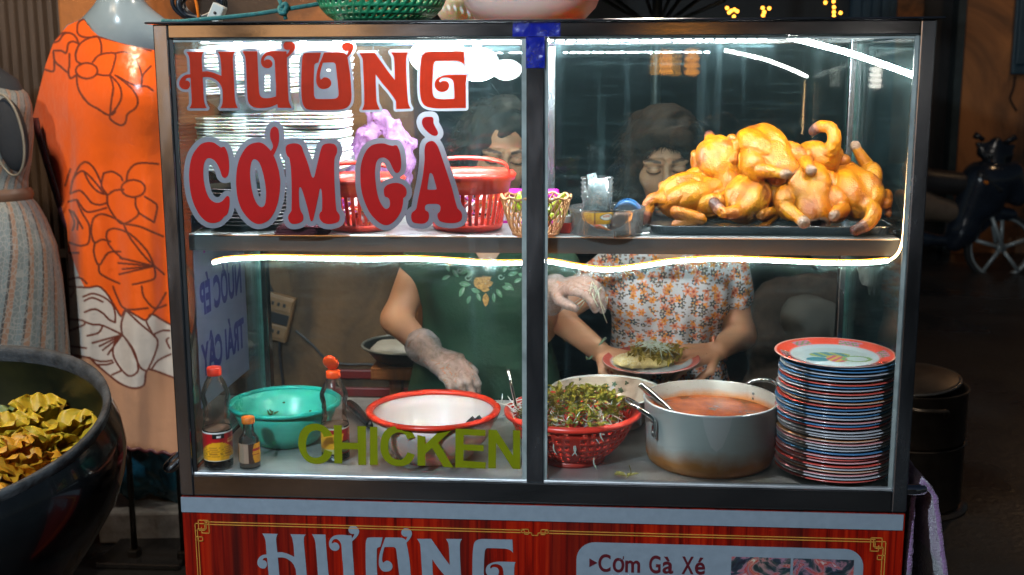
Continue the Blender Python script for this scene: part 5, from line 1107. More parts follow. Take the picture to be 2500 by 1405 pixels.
def person(label, joints, head, hands, h=.0065):
    J = {k: np.array(v_, float) for k, v_ in joints.items()}
    arms = [('sl', 'el', .046, .038), ('sr', 'er', .046, .038), ('el', 'wl', .040, .026), ('er', 'wr', .040, .026)]
    limbs = [(J[a], J[b_], ra, rb2) for a, b_, ra, rb2 in arms]
    hc, HR = head
    neck = (J['nk'], hc+HR @ np.array([0, .03, -.06]), .052, .050)
    ctr = (J['sl']+J['sr'])/2; ch = J['nk']*.35+J['pv']*.65; tw = np.linalg.norm(J['sl']-J['sr'])
    torso = lambda p: smin(smin(elld(p, J['nk']*.62+J['pv']*.38+np.array([0, -.01, 0]), (tw*.43, .105, .20)), elld(p, J['pv']+np.array([0, 0, .04]), (tw*.44, .115, .19)), .06), capd(p, J['sl']*.9+J['sr']*.1, J['sr']*.9+J['sl']*.1, .056, .056), .05)
    bust = lambda p: smin(elld(p, J['nk']*.68+J['pv']*.32+np.array([-.07, -.075, 0]), (.065, .06, .065)), elld(p, J['nk']*.68+J['pv']*.32+np.array([.07, -.075, 0]), (.065, .06, .065)), .03)
    tor = lambda p: smin(torso(p), bust(p), .05)
    legs = [(J['pv']+np.array([s_*.085, .01, -.05]), np.array([J['pv'][0]+s_*.085, J['pv'][1], J['pv'][2]*.5]), .085, .055) for s_ in (-1, 1)]+[(np.array([J['pv'][0]+s_*.085, J['pv'][1], J['pv'][2]*.5]), np.array([J['pv'][0]+s_*.085, J['pv'][1]+.03, .05]), .055, .035) for s_ in (-1, 1)]+[(np.array([J['pv'][0]+s_*.085, J['pv'][1]+.03, .035]), np.array([J['pv'][0]+s_*.095, J['pv'][1]-.12, .03]), .034, .028) for s_ in (-1, 1)]
    HP = [hand(*hd) for hd in hands]
    def body(p):
        d = tor(p)
        for L_ in limbs+[neck]+legs: d = smin(d, capd(p, *L_), .02)
        return d
    def full(p):
        d = body(p)
        for H_ in HP:
            e = None
            for L_ in H_: q = capd(p, *L_); e = q if e is None else smin(e, q, .0045)
            d = smin(d, e, .012)
        q = (p-hc) @ HR; return smin(d, face_sdf(q), .012)
    allp = np.array([x for L_ in limbs+legs for x in L_[:2]]); lo, hi = allp.min(0)-.13, allp.max(0)+.13; lo[2] = 0; hi[2] = J['nk'][2]+.06
    V, Fc = nets(body, lo, hi, h); C_ = np.tile(SK, (len(V), 1)); foot = V[:, 2] < .07; C_[foot] = (.02, .02, .02)
    parts = [(V, Fc, C_)]
    hd_f = lambda p: smin(face_sdf((p-hc) @ HR), capd(p, *neck), .015)
    V, Fc = nets(hd_f, hc-np.array([.12, .14, .15]), hc+np.array([.12, .14, .14]), .0026); C_ = face_col((V-hc) @ HR); parts.append((V, Fc, C_))
    for H_, fa in zip(HP, (limbs[2], limbs[3])):
        def f_(p):
            e = capd(p, fa[0]*.25+fa[1]*.75, fa[1], fa[2]*.25+fa[3]*.75, fa[3])
            for L_ in H_: e = smin(e, capd(p, *L_), .0045)
            return e
        hp_ = np.array([x for L_ in H_ for x in L_[:2]]+[fa[0]*.25+fa[1]*.75]); V, Fc = nets(f_, hp_.min(0)-.05, hp_.max(0)+.05, .003); parts.append((V, Fc, np.tile(SK*np.array([1.05, .98, .95]), (len(V), 1))))
    Va, Fa, Ca, k = [], [], [], 0
    for V, Fc, C_ in parts: Va.append(V); Fa.append(Fc+k); Ca.append(C_); k += len(V)
    t = thing('person', (J['pv'][0], J['pv'][1], 0), label, 'person')
    mk('body', np.concatenate(Va), np.concatenate(Fa), SKN, t, True, cols=np.concatenate(Ca))
    return t, J, tor, limbs, legs, HP, neck
def hit(f_, px, py, y0=.3, y1=1.2):
    ys = np.linspace(y0, y1, 700); P = np.array([at(px, py, y) for y in ys]); d = f_(P); i = np.argmax(d < 0)
    return P[i] if d[i] < 0 else None
def hair(t, hc, HR, f_, mat, strands, flow, h=.0045, rnd=.004, rad=.0011, lens=(.03, .07)):
    g = lambda p: f_((p-hc) @ HR)+rnd*fnoise(p, 20, 3, 3)
    V, Fc = nets(g, hc-.19, hc+.19, h); mb = MB(); o = mk('hair', V, Fc, mat, t, True)
    idx = np.random.choice(len(V), strands)
    Q = (V-hc) @ HR
    for i in idx:
        p = Q[i]; nrm = p-np.array([0, .03, .0]); nrm /= np.linalg.norm(nrm)+1e-9; l = random.uniform(*lens)*(.3 if p[1] < -.02 and abs(p[0]) < .09 else 1); dirn = flow(p, nrm); dirn /= np.linalg.norm(dirn)+1e-9; cv = np.random.normal(size=3)*.5
        pts = [hc+HR @ (p-nrm*.004+dirn*l*u+nrm*l*.08*math.sin(u*3)+cv*l*.3*u*u) for u in (0, .3, .6, 1)]
        mb.tube(pts, [rad, rad, rad*.8, rad*.2], 4, cap=False)
    mb.build('hair_strands', mat, o); return o
HAIR1 = M('black_hair', (.014, .012, .010), .62, 0, .7, 160, spec=.4); HAIR2 = M('dark_brown_hair', (.024, .012, .007), .7, 0, .7, 160, spec=.15)
def garment(name, t, f_, lo, hi, mat, h=.0045, col=None):
    V, Fc = nets(f_, lo, hi, h); return mk(name, V, Fc, mat, t, True, cols=(col(V) if col else None))
# ---------- woman in green
a_ = at
hd1 = headframe(a_(1222, 380, .80), .22, .20, .04)
J1 = dict(nk=a_(1205, 600, .86), sr=a_(1018, 660, .88), sl=a_(1375, 665, .88), er=a_(968, 780, .83), wr=a_(1052, 868, .66), el=a_(1318, 800, .82), wl=a_(1352, 706, .68), pv=a_(1185, 930, .88))
t1, J, tor, limbs, legs, HP1, neck1 = person('woman in dark green embroidered top with plastic gloves reaching over the bowl', J1, hd1, [(J1['wl'], a_(1450, 690, .60), (.1, -.5, 1), 1, .4, .75, .95), (J1['wr'], a_(1140, 925, .57), (.35, -.7, .6), -1, .3, .75, 1.0)])
def h1(q):
    d = elld(q, (0, .04, .03), (.112, .112, .112)); d = smin(d, elld(q, (-.075, .03, -.04), (.055, .08, .085)), .03); d = smin(d, elld(q, (.075, .03, -.04), (.055, .08, .085)), .03)
    d = d+.005*fnoise(q, 9, 11, 2)
    return smax(d, -elld(q, (.01, -.14, -.02), (.078, .135, .098)), .012)
hair(t1, *hd1, h1, HAIR1, 2200, lambda p, nn: np.array([np.sign(p[0])*.3, .1, -.8])+np.random.normal(size=3)*.8, lens=(.02, .05))
GRT = M('dark_green_cotton', (.014, .05, .026), .8, 0, .2, 14, .25, 120)
def top1(p):
    d = tor(p)-.010
    for L_ in (limbs[0], limbs[1]): d = smin(d, capd(p, L_[0]+np.array([.03*np.sign(J['nk'][0]-L_[0][0]), 0, .02]), L_[0]+np.array([.01*np.sign(J['nk'][0]-L_[0][0]), 0, .015]), L_[2]+.008, L_[2]+.008), .02)
    for s_ in (-1, 1): d = smin(d, elld(p, J['pv']+np.array([0, 0, -.06]), (.19, .13, .2)), .06)
    vz = J['nk'][2]-.050; cut = np.maximum(np.abs(p[:, 0]-(J['nk'][0]-.008))*1.25-(p[:, 2]-vz)*.9, p[:, 1]-J['nk'][1]-.02)
    d = smax(d, -cut, .004)
    return d+.0045*fnoise(p, 5, 21, 2)*np.clip((1.15-p[:, 2])*4, 0, 1)
lo = np.minimum(J['sr'], J['pv'])-np.array([.12, .22, .32]); hi = np.maximum(J['sl'], J['nk'])+np.array([.12, .2, .06])
garment('top', t1, top1, lo, hi, GRT)
EG = M('green_embroidery', (.10, .24, .13), .6, 0, .3, 60); EGL = M('pale_green_embroidery', (.25, .36, .28), .6, 0, .2, 60); EO = M('gold_embroidery', (.5, .26, .06), .55, 0, .5, 160, .8, 300)
eb = MB(); nleaf = 0
def emb(mb, px, py, ang, l, w_, m=0):
    pts = []
    for u, s_ in ((0, 0), (.25, .8), (.5, 1), (.8, .6), (1, 0), (.8, -.6), (.5, -1), (.25, -.8)):
        x = px+math.cos(ang)*l*u-math.sin(ang)*w_*s_; y = py+math.sin(ang)*l*u+math.cos(ang)*w_*s_; P = hit(top1, x, y)
        if P is None: return
        pts.append(P-np.array([0, .0022, 0]))
    mb.add(pts, [tuple(range(8))], m)
for (x, y, a, l, w_) in ((1105, 658, .9, 24, 6), (1120, 668, -.3, 24, 6), (1098, 672, 2.6, 22, 5), (1120, 692, .1, 30, 7), (1133, 700, 2.0, 28, 6), (1150, 705, .4, 24, 6), (1148, 722, 1.9, 22, 5), (1165, 715, 1.2, 22, 5), (1140, 676, -.7, 26, 6), (1205, 715, 1.5, 24, 5), (1212, 705, 1.0, 26, 6), (1225, 700, .2, 28, 6), (1232, 690, .7, 30, 7), (1240, 672, -.3, 26, 6), (1228, 664, -1.0, 22, 5), (1252, 655, -.8, 22, 5), (1255, 690, -.5, 22, 5), (1265, 668, .4, 20, 5), (1090, 645, 1.2, 20, 5), (1128, 655, .5, 20, 5)):
    emb(eb, x, y, a, l, w_, 0); emb(eb, x+2, y+1, a, l*.7, w_*.35, 1)
for (cx, cy, r_) in ((1142, 678, 8), (1223, 676, 8), (1246, 652, 8), (1122, 660, 7)):
    pts = [hit(top1, cx+r_*math.cos(q)*(1-q/9), cy+r_*math.sin(q)*(1-q/9)) for q in np.linspace(0, 6, 12)]
    if all(p is not None for p in pts): eb.tube([p-np.array([0, .003, 0]) for p in pts], .0014, 5, m=1)
for (x, y, a, l, w_) in ((1160, 678, .5, 44, 9), (1165, 690, .1, 36, 9), (1172, 705, .1, 24, 7), (1180, 672, 1.57, 40, 10), (1186, 715, 1.57, 34, 8), (1200, 676, 2.6, 40, 9), (1158, 682, 1.0, 30, 8), (1205, 690, 2.9, 34, 9), (1085, 640, 0.1, 24, 9)): emb(eb, x, y, a, l, w_, 2)
eb.build('embroidery', [EG, EGL, EO], t1, False)
GLV = film('clear_glove_film', (.74, .72, .74), .42, .2, 40)
def glove(t, H_, wrist, elbow, seed, cuff=.05):
    e_ = (wrist-elbow)/np.linalg.norm(wrist-elbow)
    def f_(p):
        d = capd(p, wrist-e_*cuff, wrist+e_*.01, .045, .033)
        for L_ in H_: d = smin(d, capd(p, L_[0], L_[1], L_[2]+.003, L_[3]+.003), .004)
        return d+.002*fnoise(p, 26, seed, 3)
    hp_ = np.array([x for L_ in H_ for x in L_[:2]]+[wrist-e_*cuff]); V, Fc = nets(f_, hp_.min(0)-.06, hp_.max(0)+.06, .0032); return mk('plastic_glove', V, Fc, GLV, t, True)
glove(t1, HP1[1], J1['wr'], J1['er'], 5); glove(t1, HP1[0], J1['wl'], J1['el'], 6, .04)
TRO = M('dark_trousers', (.012, .012, .014), .8)
def trous(J, legs):
    def f_(p):
        d = elld(p, J['pv']+np.array([0, 0, -.06]), (.18, .125, .12))
        for L_ in legs[:4]: d = smin(d, capd(p, L_[0], L_[1], L_[2]+.014, L_[3]+.02), .03)
        return np.maximum(d, .09-p[:, 2])
    return f_
garment('trousers', t1, trous(J1, legs), J1['pv']*np.array([1, 1, 0])+np.array([-.3, -.2, .05]), J1['pv']+np.array([.3, .25, .08]), TRO, .009)
# ---------- woman in floral blouse
hd2 = headframe(a_(1622, 402, .80), .02, .20, -.05)
J2 = dict(nk=a_(1628, 610, .87), sr=a_(1492, 668, .88), sl=a_(1775, 668, .88), er=a_(1352, 768, .84), wr=a_(1468, 862, .68), el=a_(1806, 818, .84), wl=a_(1752, 856, .67), pv=a_(1625, 930, .89))
t2, J, tor2, limbs2, legs2, HP2, neck2 = person('woman in white floral blouse looking down and holding a plate of food', J2, hd2, [(J2['wl'], a_(1672, 872, .62), (.2, -.45, .9), -1, .3, .62, .95), (J2['wr'], a_(1530, 888, .615), (-.2, -.45, .9), 1, .3, .55, .95)])
def h2(q):
    d = elld(q, (0, .03, .035), (.105, .115, .112)); d = smin(d, elld(q, (-.082, .015, -.05), (.036, .07, .08)), .03); d = smin(d, elld(q, (.082, .015, -.05), (.036, .07, .08)), .03)
    d = smin(d, elld(q, (0, -.070, .078), (.07, .03, .034)), .03)+.006*fnoise(q, 9, 13, 2)
    return smax(d, -elld(q, (-.006, -.15, -.03), (.084, .145, .112)), .012)
hair(t2, *hd2, h2, HAIR2, 2600, lambda p, nn: np.array([np.sign(p[0])*.45, -.35 if p[1] < 0 else .2, -1.])+np.random.normal(size=3)*.35, lens=(.02, .05), rad=.0010)
FLO, n, b, out = newm('floral_cotton'); cur = None
v0 = coords(n, 'Object', (1, .0, 1))
base_c = mixc(n, noise(n, v0, 9, 3), (.47, .46, .48), (.58, .56, .57)); cur = base_c
def flowers(cur, scale, loc, r_, col, ctr, petals, chance, seed):
    vv = coords(n, 'Object', (1, 0, 1), (loc, 0, loc*.7)); vo = nd(n, 'TexVoronoi'); vo.voronoi_dimensions = '3D'; vo.inputs['Scale'].default_value = scale; vo.inputs['Randomness'].default_value = .8; n.links.new(vv, vo.inputs[0])
    sb = n.nodes.new('ShaderNodeVectorMath'); sb.operation = 'SUBTRACT'; sc2 = n.nodes.new('ShaderNodeVectorMath'); sc2.operation = 'SCALE'; sc2.inputs[3].default_value = 1.; n.links.new(vv, sb.inputs[0]); n.links.new(vo.outputs['Position'], sb.inputs[1])
    sx = nd(n, 'SeparateXYZ'); n.links.new(sb.outputs[0], sx.inputs[0]); ang = math_(n, 'ARCTAN2', sx.outputs[2], sx.outputs[0])
    ln = math_(n, 'SQRT', math_(n, 'ADD', math_(n, 'MULTIPLY', sx.outputs[0], sx.outputs[0]), math_(n, 'MULTIPLY', sx.outputs[2], sx.outputs[2])))
    pe = math_(n, 'MULTIPLY_ADD', math_(n, 'COSINE', math_(n, 'MULTIPLY', ang, float(petals))), r_*.26, r_*.74)
    cs_ = nd(n, 'SeparateColor'); n.links.new(vo.outputs['Color'], cs_.inputs[0]); on = math_(n, 'LESS_THAN', cs_.outputs[0], chance)
    m1 = math_(n, 'MULTIPLY', math_(n, 'LESS_THAN', ln, pe), on); m2 = math_(n, 'MULTIPLY', math_(n, 'LESS_THAN', ln, r_*.28), on)
    cv = mixc(n, math_(n, 'MULTIPLY', cs_.outputs[1], .8), col, tuple(x*.6+.15*i for i, x in zip((1, .4, .1), col)))
    return mixc(n, m2, mixc(n, m1, cur, cv), ctr)
cur = flowers(cur, 62, 3.1, .0042, (.16, .10, .08), (.3, .2, .15), 2, .55, 0)
cur = flowers(cur, 70, 8.3, .0040, (.14, .10, .09), (.3, .2, .15), 2, .5, 0)
cur = flowers(cur, 38, 0.0, .0125, (.72, .25, .13), (.38, .06, .03), 6, .8, 1)
cur = flowers(cur, 33, 5.5, .0105, (.78, .30, .05), (.45, .12, .02), 5, .55, 2)
cur = flowers(cur, 40, 11.7, .0100, (.015, .06, .085), (.45, .4, .3), 5, .5, 3)
n.links.new(cur, b.inputs['Base Color']); b.inputs['Roughness'].default_value = .8
def top2(p):
    d = tor2(p)-.013
    for L_ in (limbs2[0], limbs2[1]): d = smin(d, capd(p, L_[0], L_[0]*.68+L_[1]*.32, L_[2]+.014, L_[3]+.022), .02)
    d = smin(d, elld(p, J2['pv']+np.array([0, 0, -.06]), (.17, .135, .2)), .06)
    cut = np.maximum(np.abs(p[:, 0]-J2['nk'][0])*.8-(p[:, 2]-J2['nk'][2]+.03)*.9, p[:, 1]-J2['nk'][1]-.02); d = smax(d, -cut, .004)
    g = .004*np.sin(p[:, 0]*120)*np.clip((1.09-p[:, 2])*6, 0, 1)
    return d+.004*fnoise(p, 5, 31, 2)*np.clip((1.15-p[:, 2])*4, 0, 1)+g*.7
lo = np.minimum(J2['sr'], J2['pv'])-np.array([.12, .22, .32]); hi = np.maximum(J2['sl'], J2['nk'])+np.array([.12, .2, .06])
garment('blouse', t2, top2, lo, hi, FLO, .004)
garment('trousers', t2, trous(J2, legs2), J2['pv']*np.array([1, 1, 0])+np.array([-.3, -.2, .05]), J2['pv']+np.array([.3, .25, .08]), TRO, .009)
def bangle(px, py, Y, r_, rad, mat, name, tlt, beads=0):
    c = at(px, py, Y); mb = MB(); R_ = rot(0, tlt, 0); pts = [c+R_ @ np.array([.004*math.sin(a*2), r_*math.cos(a), r_*math.sin(a)]) for a in np.linspace(0, 2*math.pi, 28)[:-1]]
    if beads:
        for p in pts: mb.add(*[(lambda V: ([p+rad*1.5*np.array(v_) for v_ in V], [(0, 2, 4), (2, 1, 4), (1, 3, 4), (3, 0, 4), (2, 0, 5), (1, 2, 5), (3, 1, 5), (0, 3, 5)]))([(1, 0, 0), (-1, 0, 0), (0, 1, 0), (0, -1, 0), (0, 0, 1), (0, 0, -1)])][0])
    else: mb.tube(pts, rad, 8, closed=True)
    mb.build(name, mat, t2)
bangle(1455, 850, .70, .034, .0032, M('jade_bangle', (.22, .33, .22), .2, coat=.4), 'bangle', .75)
bangle(1756, 852, .685, .031, .0032, M('coral_beads', (.6, .2, .12), .35), 'bracelet', -.5, 1)
# plate of food she holds
pc = at(1590, 884, .60); t = thing('plate', pc-np.array([0, 0, .012]), 'pink edged plate of chicken rice with herbs in the hands of the floral bloused woman', 'plate')
o = platemesh('plate_body', (.55, .1, .08), (.62, .42, .4), r=.117, h=.02); o.parent = t; o.rotation_euler = (.05, -.03, 0)
rc = MB(); RICE = M('yellow_rice', (.75, .58, .26), .5, 0, .15, 200, .8, 400)
V, Fc = nets(lambda p: smin(elld(p, (-.05, 0, .014), (.042, .045, .013)), elld(p, (.0, .01, .016), (.05, .05, .019)), .015)+.0035*fnoise(p, 45, 2, 3), (-.12, -.08, 0), (.08, .08, .07), .004); rice = mk('rice', V, Fc, RICE, None, True, local=True); rice.location = Vector(pc)-Vector((0, 0, .012)); tag(rice, 'mound of yellow rice on the plate held by the woman', 'rice')
q0 = pc-np.array([0, 0, .012]); gr = MB()
for k in range(420):
    a = random.uniform(0, 6.28); q = math.sqrt(random.random()); x, y = -.048+.042*q*math.cos(a), .044*q*math.sin(a); z = .014+.0125*math.sqrt(max(0, 1-q*q)); d = np.random.normal(size=3); d /= np.linalg.norm(d); e = np.cross(d, (0, 0, 1)); gr.obox(q0+np.array([x, y, z]), d, e, np.cross(d, e), .0036, .0011, .0011)
tag(gr.build('rice_grains', M('pale_rice_grain', (.82, .7, .42), .4, 0, .1), None, True), 'loose grains over the rice mound on the held plate', 'rice', kind='stuff')
hb = MB()
for k in range(260):
    a = random.uniform(0, 6.28); q = .040*math.sqrt(random.random()); x = .010+q*math.cos(a)*1.6; y = q*math.sin(a)-.005; leafmesh(hb, q0+np.array([x, y, .026+random.uniform(0, .022)]), np.random.normal(size=3), (0, 0, 1), random.uniform(.012, .024), random.uniform(.003, .006), .5)
tag(hb.build('herb_topping', M('golden_green_herb', (.2, .15, .012), .5, 0, .5, 50, col2=(.36, .24, .02)), None, False), 'golden green herbs on the plate of rice', 'herbs', kind='stuff')
sb_ = MB(); PAP = M('pale_green_papaya', (.55, .62, .5), .35, 0, .06, sss=.2)
for k in range(42):
    x = random.uniform(-.03, .045); y = random.uniform(-.04, .02); p = q0+np.array([x, y, .048+.012*math.cos(x*30)]); d = np.array([random.gauss(.8, .4), random.gauss(0, .4), random.gauss(-.2, .2)]); d /= np.linalg.norm(d); l = random.uniform(.03, .06)
    sb_.tube([p-d*l*.5-np.array([0, 0, .008]), p, p+d*l*.5-np.array([0, 0, .012])], [.0007, .0013, .0007], 5)
tag(sb_.build('shredded_papaya', PAP), 'pale shredded papaya draped over the plate of rice', 'papaya', kind='stuff')
sb_ = MB(); f0 = at(1462, 700, .60)
for k in range(12):
    p = f0+np.random.normal(size=3)*np.array([.012, .01, .012]); l = random.uniform(.02, .08); e = np.random.normal(size=3)*.02; s0 = np.array([random.uniform(-.01, .03), 0, .02])
    sb_.tube(crom([p-s0, p, p+np.array([e[0]*.4, e[1], -l*.5]), p+np.array([e[0], e[1], -l])], 3), .0012, 4)
tag(sb_.build('shredded_papaya', PAP), 'pale shredded papaya falling from the gloved hand beside the centre post', 'papaya', kind='stuff')
# ================================================================ left: mannequins, dresses, planter
def polyd(P, pl):
    d = np.full(len(P), 1e9)
    for a, b_ in zip(pl[:-1], pl[1:]):
        a = np.array(a, float); ab = np.array(b_, float)-a; q = P-a; t_ = np.clip(q @ ab/(ab @ ab+1e-9), 0, 1); d = np.minimum(d, ((q-t_[:, None]*ab)**2).sum(1))
    return np.sqrt(d)
def ell_pl(cx, cy, rx, ry, n=20): return [(cx+rx*math.cos(a), cy+ry*math.sin(a)) for a in np.linspace(0, 6.2832, n)]
k1 = 1/2.007; k2 = 1/1.993
L1 = [ell_pl(425, 348, 53, 38), [(375,375),(385,440),(430,505),(480,535),(530,565),(560,555),(565,535)], [(540,370),(585,420),(595,480),(570,530),(540,565),(545,590),(590,615),(615,600),(625,560),(665,530),(675,490),(650,440),(600,395),(565,370)], [(540,375),(555,430),(545,500),(540,565)], [(455,305),(480,275),(520,262),(565,265),(560,310),(540,365),(510,370),(475,365)], [(565,262),(610,255),(650,275),(680,320),(695,375),(690,425),(650,415),(610,395),(575,375)], [(370,265),(385,225),(420,195),(475,180),(495,215),(497,262)], [(370,265),(375,300),(400,315)], [(475,180),(430,185),(390,175),(378,150),(385,110),(410,95)], [(475,180),(560,200),(650,225),(740,250)], [(385,215),(360,205),(335,215),(325,260),(300,250),(262,250)], [(262,250),(268,300),(300,330),(335,360)], [(340,265),(340,320),(335,350),(345,385),(372,370)], [(385,215),(370,180),(340,162),(310,170),(290,200),(260,210)], [(335,162),(300,165),(260,205),(245,225)], [(690,425),(700,370),(740,325)], [(690,425),(720,425),(750,445)], [(215,340),(262,350),(265,300)],
 ell_pl(653, 925, 58, 42), [(620,885),(630,840),(665,805),(720,800),(775,805)], [(508,850),(550,842),(590,865),(600,885)], [(508,850),(497,910),(525,955)], [(525,960),(560,935),(605,930)], [(525,960),(530,1010),(570,1075),(605,1098),(660,1070),(680,1045),(665,1010),(665,965)], [(680,1045),(720,1070),(755,1090)], [(710,965),(750,990),(770,1010),(765,1050),(755,1090)], [(345,950),(355,890),(375,855),(405,840),(440,865),(480,910),(510,950)], [(355,890),(385,820),(420,795),(460,825),(497,900)], [(345,950),(390,935),(420,960),(450,995),(490,1005),(522,995)], [(415,850),(440,900),(480,940),(525,955)], [(335,990),(375,980),(390,1000),(430,1040),(520,1020)], [(375,980),(400,1040),(435,1100),(440,1150),(430,1195),(390,1205),(340,1190)], [(605,1098),(560,1070),(500,1050),(460,1070),(447,1120),(450,1160),(465,1190),(500,1175),(540,1185)], [(520,1160),(530,1130),(570,1122),(640,1150),(720,1230),(755,1305)], [(520,1160),(540,1210),(600,1270)], [(605,1098),(680,1110),(740,1135),(800,1160)], [(605,1098),(640,1170),(720,1270),(805,1345)], [(465,1190),(460,1240),(485,1300),(530,1240),(590,1235)], [(485,1300),(490,1340),(540,1370),(585,1390)], [(755,1305),(590,1265)], [(755,1305),(580,1290)], [(755,1305),(585,1345)], [(755,1305),(600,1320)], [(755,1305),(760,1360),(720,1380),(650,1395)], [(340,1030),(365,1090),(355,1130)], [(350,1035),(380,1080),(378,1125)], [(360,1040),(405,1120)], [(320,910),(335,860),(345,830)], [(340,1240),(385,1240)], [(340,1370),(390,1362),(425,1390)]]
L2 = [[(405,50),(450,35),(500,50),(545,85),(560,130),(560,175)], [(410,70),(450,55),(500,75)], [(412,125),(460,110),(500,130),(530,160),(560,175)], [(410,170),(450,185),(500,190),(595,235)], [(425,240),(480,225),(500,190)], [(595,235),(590,180),(612,115)], [(595,235),(640,300),(680,390),(710,410)], [(612,115),(680,180),(740,230),(768,270),(750,340),(720,405)], [(595,235),(560,270),(550,330),(580,390),(625,435),(665,420),(672,385),(650,310),(600,240)], [(425,345),(490,365),(545,360)], [(470,380),(520,380),(550,370)], [(545,430),(590,410)], [(735,405),(770,360),(830,330)], [(745,235),(790,215),(825,215)], [(595,235),(450,275)], [(595,235),(485,290)], [(595,235),(500,310)], [(595,235),(525,330)], [(550,0),(570,50),(610,110),(720,105)], [(690,0),(700,50),(750,105),(808,90)], [(710,165),(760,110),(808,30)], [(710,165),(720,190),(745,235)], [(820,250),(810,265),(826,300)], [(340,160),(400,165),(410,185),(340,215)], [(340,290),(420,300)], [(345,50),(360,20),(355,0)]]
ZN = [(338, -60), (338, 0), (430, 5), (480, 0), (520, 35), (560, 100), (590, 145), (612, 115), (660, 140), (710, 165), (740, 135), (820, 180), (1000, 260)]
ZT_ = [(1000, 500), (835, 440), (735, 405), (710, 420), (700, 480), (650, 495), (590, 475), (535, 435), (470, 380), (440, 350), (425, 345), (340, 330), (200, 300)]
lines = [[(x*k1, y*k1) for x, y in pl] for pl in L1]+[[(x*k2, 700+y*k2) for x, y in pl] for pl in L2]+[[(x*k2, 700+y*k2) for x, y in ZT_]]+[[(x*k2, 700+y*k2) for x, y in ZN[1:]]]
def inside(P, poly):
    ins = np.zeros(len(P), bool); n_ = len(poly)
    for i in range(n_):
        a, b_ = poly[i], poly[(i+1) % n_]; cr = (a[1] > P[:, 1]) != (b_[1] > P[:, 1]); ins ^= cr & (P[:, 0] < (b_[0]-a[0])*(P[:, 1]-a[1])/((b_[1]-a[1]) or 1e-9)+a[0])
    return ins
YM = 1.2; ys = np.array([44, 62, 100, 160, 240, 290, 350, 420, 500, 550, 600, 850, 1000, 1060, 1092]); xl_ = np.array([206, 166, 132, 111, 91, 79, 98, 121, 148, 163, 166, 172, 200, 250, 290])
ntop = np.array([[150, 44], [206, 46], [222, 72], [240, 88], [290, 104], [372, 122], [480, 140]])
nu, nv = 210, 520; PX = np.zeros((nv+1, nu+1, 2)); 
vv_ = np.linspace(0, 1, nv+1)
for j, v_ in enumerate(vv_):
    y = 44+v_*(1092-44); xl0 = np.interp(y, ys, xl_); xr0 = 480+0*y
    for i in range(nu+1):
        u = i/nu; x = xl0+(xr0-xl0)*u; yt = np.interp(x, ntop[:, 0], ntop[:, 1]); yb = 1092+18*np.clip((x-290)/140, 0, 1.4)
        PX[j, i] = (x, max(y, yt) if v_ < .12 else y+(yb-1092)*v_**6)
P2 = PX.reshape(-1, 2); D = np.full(len(P2), 1e9)
for pl in lines:
    pl = [tuple(p) for p in crom(pl, 4)]; bb = np.array(pl); m_ = (P2[:, 0] > bb[:, 0].min()-5) & (P2[:, 0] < bb[:, 0].max()+5) & (P2[:, 1] > bb[:, 1].min()-5) & (P2[:, 1] < bb[:, 1].max()+5)
    D[m_] = np.minimum(D[m_], polyd(P2[m_], pl))
ORG = np.array((.74, .098, .004)); Cc = np.tile(ORG, (len(P2), 1)); wz = [(x*k2, 700+y*k2) for x, y in ZN+ZT_]; m_ = inside(P2, wz); Cc[m_] = (.50, .43, .37)
tan = inside(P2, [(x*k2, 700+y*k2) for x, y in ZT_[::-1]]+[(520, 1300), (100, 1300)]); Cc[tan] = (.40, .20, .11)
wh2 = inside(P2, [(166, 615), (180, 640), (195, 680), (205, 700), (230, 720), (166, 740)]); Cc[wh2] = (.5, .43, .36)
Cc = np.where((D < 2.0)[:, None], np.array((.12, .02, .008)), Cc); m_ = (D >= 2.0) & (D < 3.0); Cc[m_] = .5*Cc[m_]+.5*np.array((.12, .02, .008))
V = []
for (x, y) in P2:
    u = (x-300)/230; fold = .016*math.sin(x*.045+y*.003+.6*math.sin(y*.006))*np.clip((y-200)/350, 0, 1)+.004*math.sin(x*.11-y*.007)*np.clip((y-350)/300, 0, 1)
    sl_ = np.clip((166-x)/90, 0, 1); slz = .05*sl_*np.clip((y-90)/200, 0, 1)+ .016*math.exp(-((x-170)/12)**2)*np.clip((y-270)/140, 0, 1)
    chest = .06*math.exp(-((y-230)/110)**2)*math.exp(-((x-330)/130)**2)
    V.append(at(x, y, YM-.10+.13*u*u+fold+slz-chest))
V = np.array(V); n1 = len(V); Vb = V.copy(); Vb[:, 1] = 2*(YM+.05)-V[:, 1]*.6-(YM+.05)*.4+.02
Fg = [(j*(nu+1)+i, j*(nu+1)+i+1, (j+1)*(nu+1)+i+1, (j+1)*(nu+1)+i) for j in range(nv) for i in range(nu)]
SAT, n, b, out = newm('printed_satin'); a = nd(n, 'VertexColor', layer_name='Col'); n.links.new(a.outputs[0], b.inputs['Base Color']); b.inputs['Roughness'].default_value = .28; b.inputs['Sheen Weight'].default_value = .3; b.inputs['Specular IOR Level'].default_value = .5
v = coords(n); bp = nd(n, 'Bump'); bp.inputs['Strength'].default_value = .5; bp.inputs['Distance'].default_value = .03; n.links.new(noise(n, v, 6, 4), bp.inputs['Height']); n.links.new(bp.outputs[0], b.inputs['Normal'])
kt = thing('kaftan', at(300, 1290, YM), 'orange satin kaftan printed with large outlined flowers, worn by the pale mannequin', 'dress')
mk('front_panel', V, Fg, SAT, kt, True, cols=Cc)
sub = [(j, i) for j in range(0, nv+1, 8) for i in range(0, nu+1, 6)]; w_ = len(range(0, nu+1, 6)); h_ = len(range(0, nv+1, 8)); idx = [j*(nu+1)+i for j, i in sub]
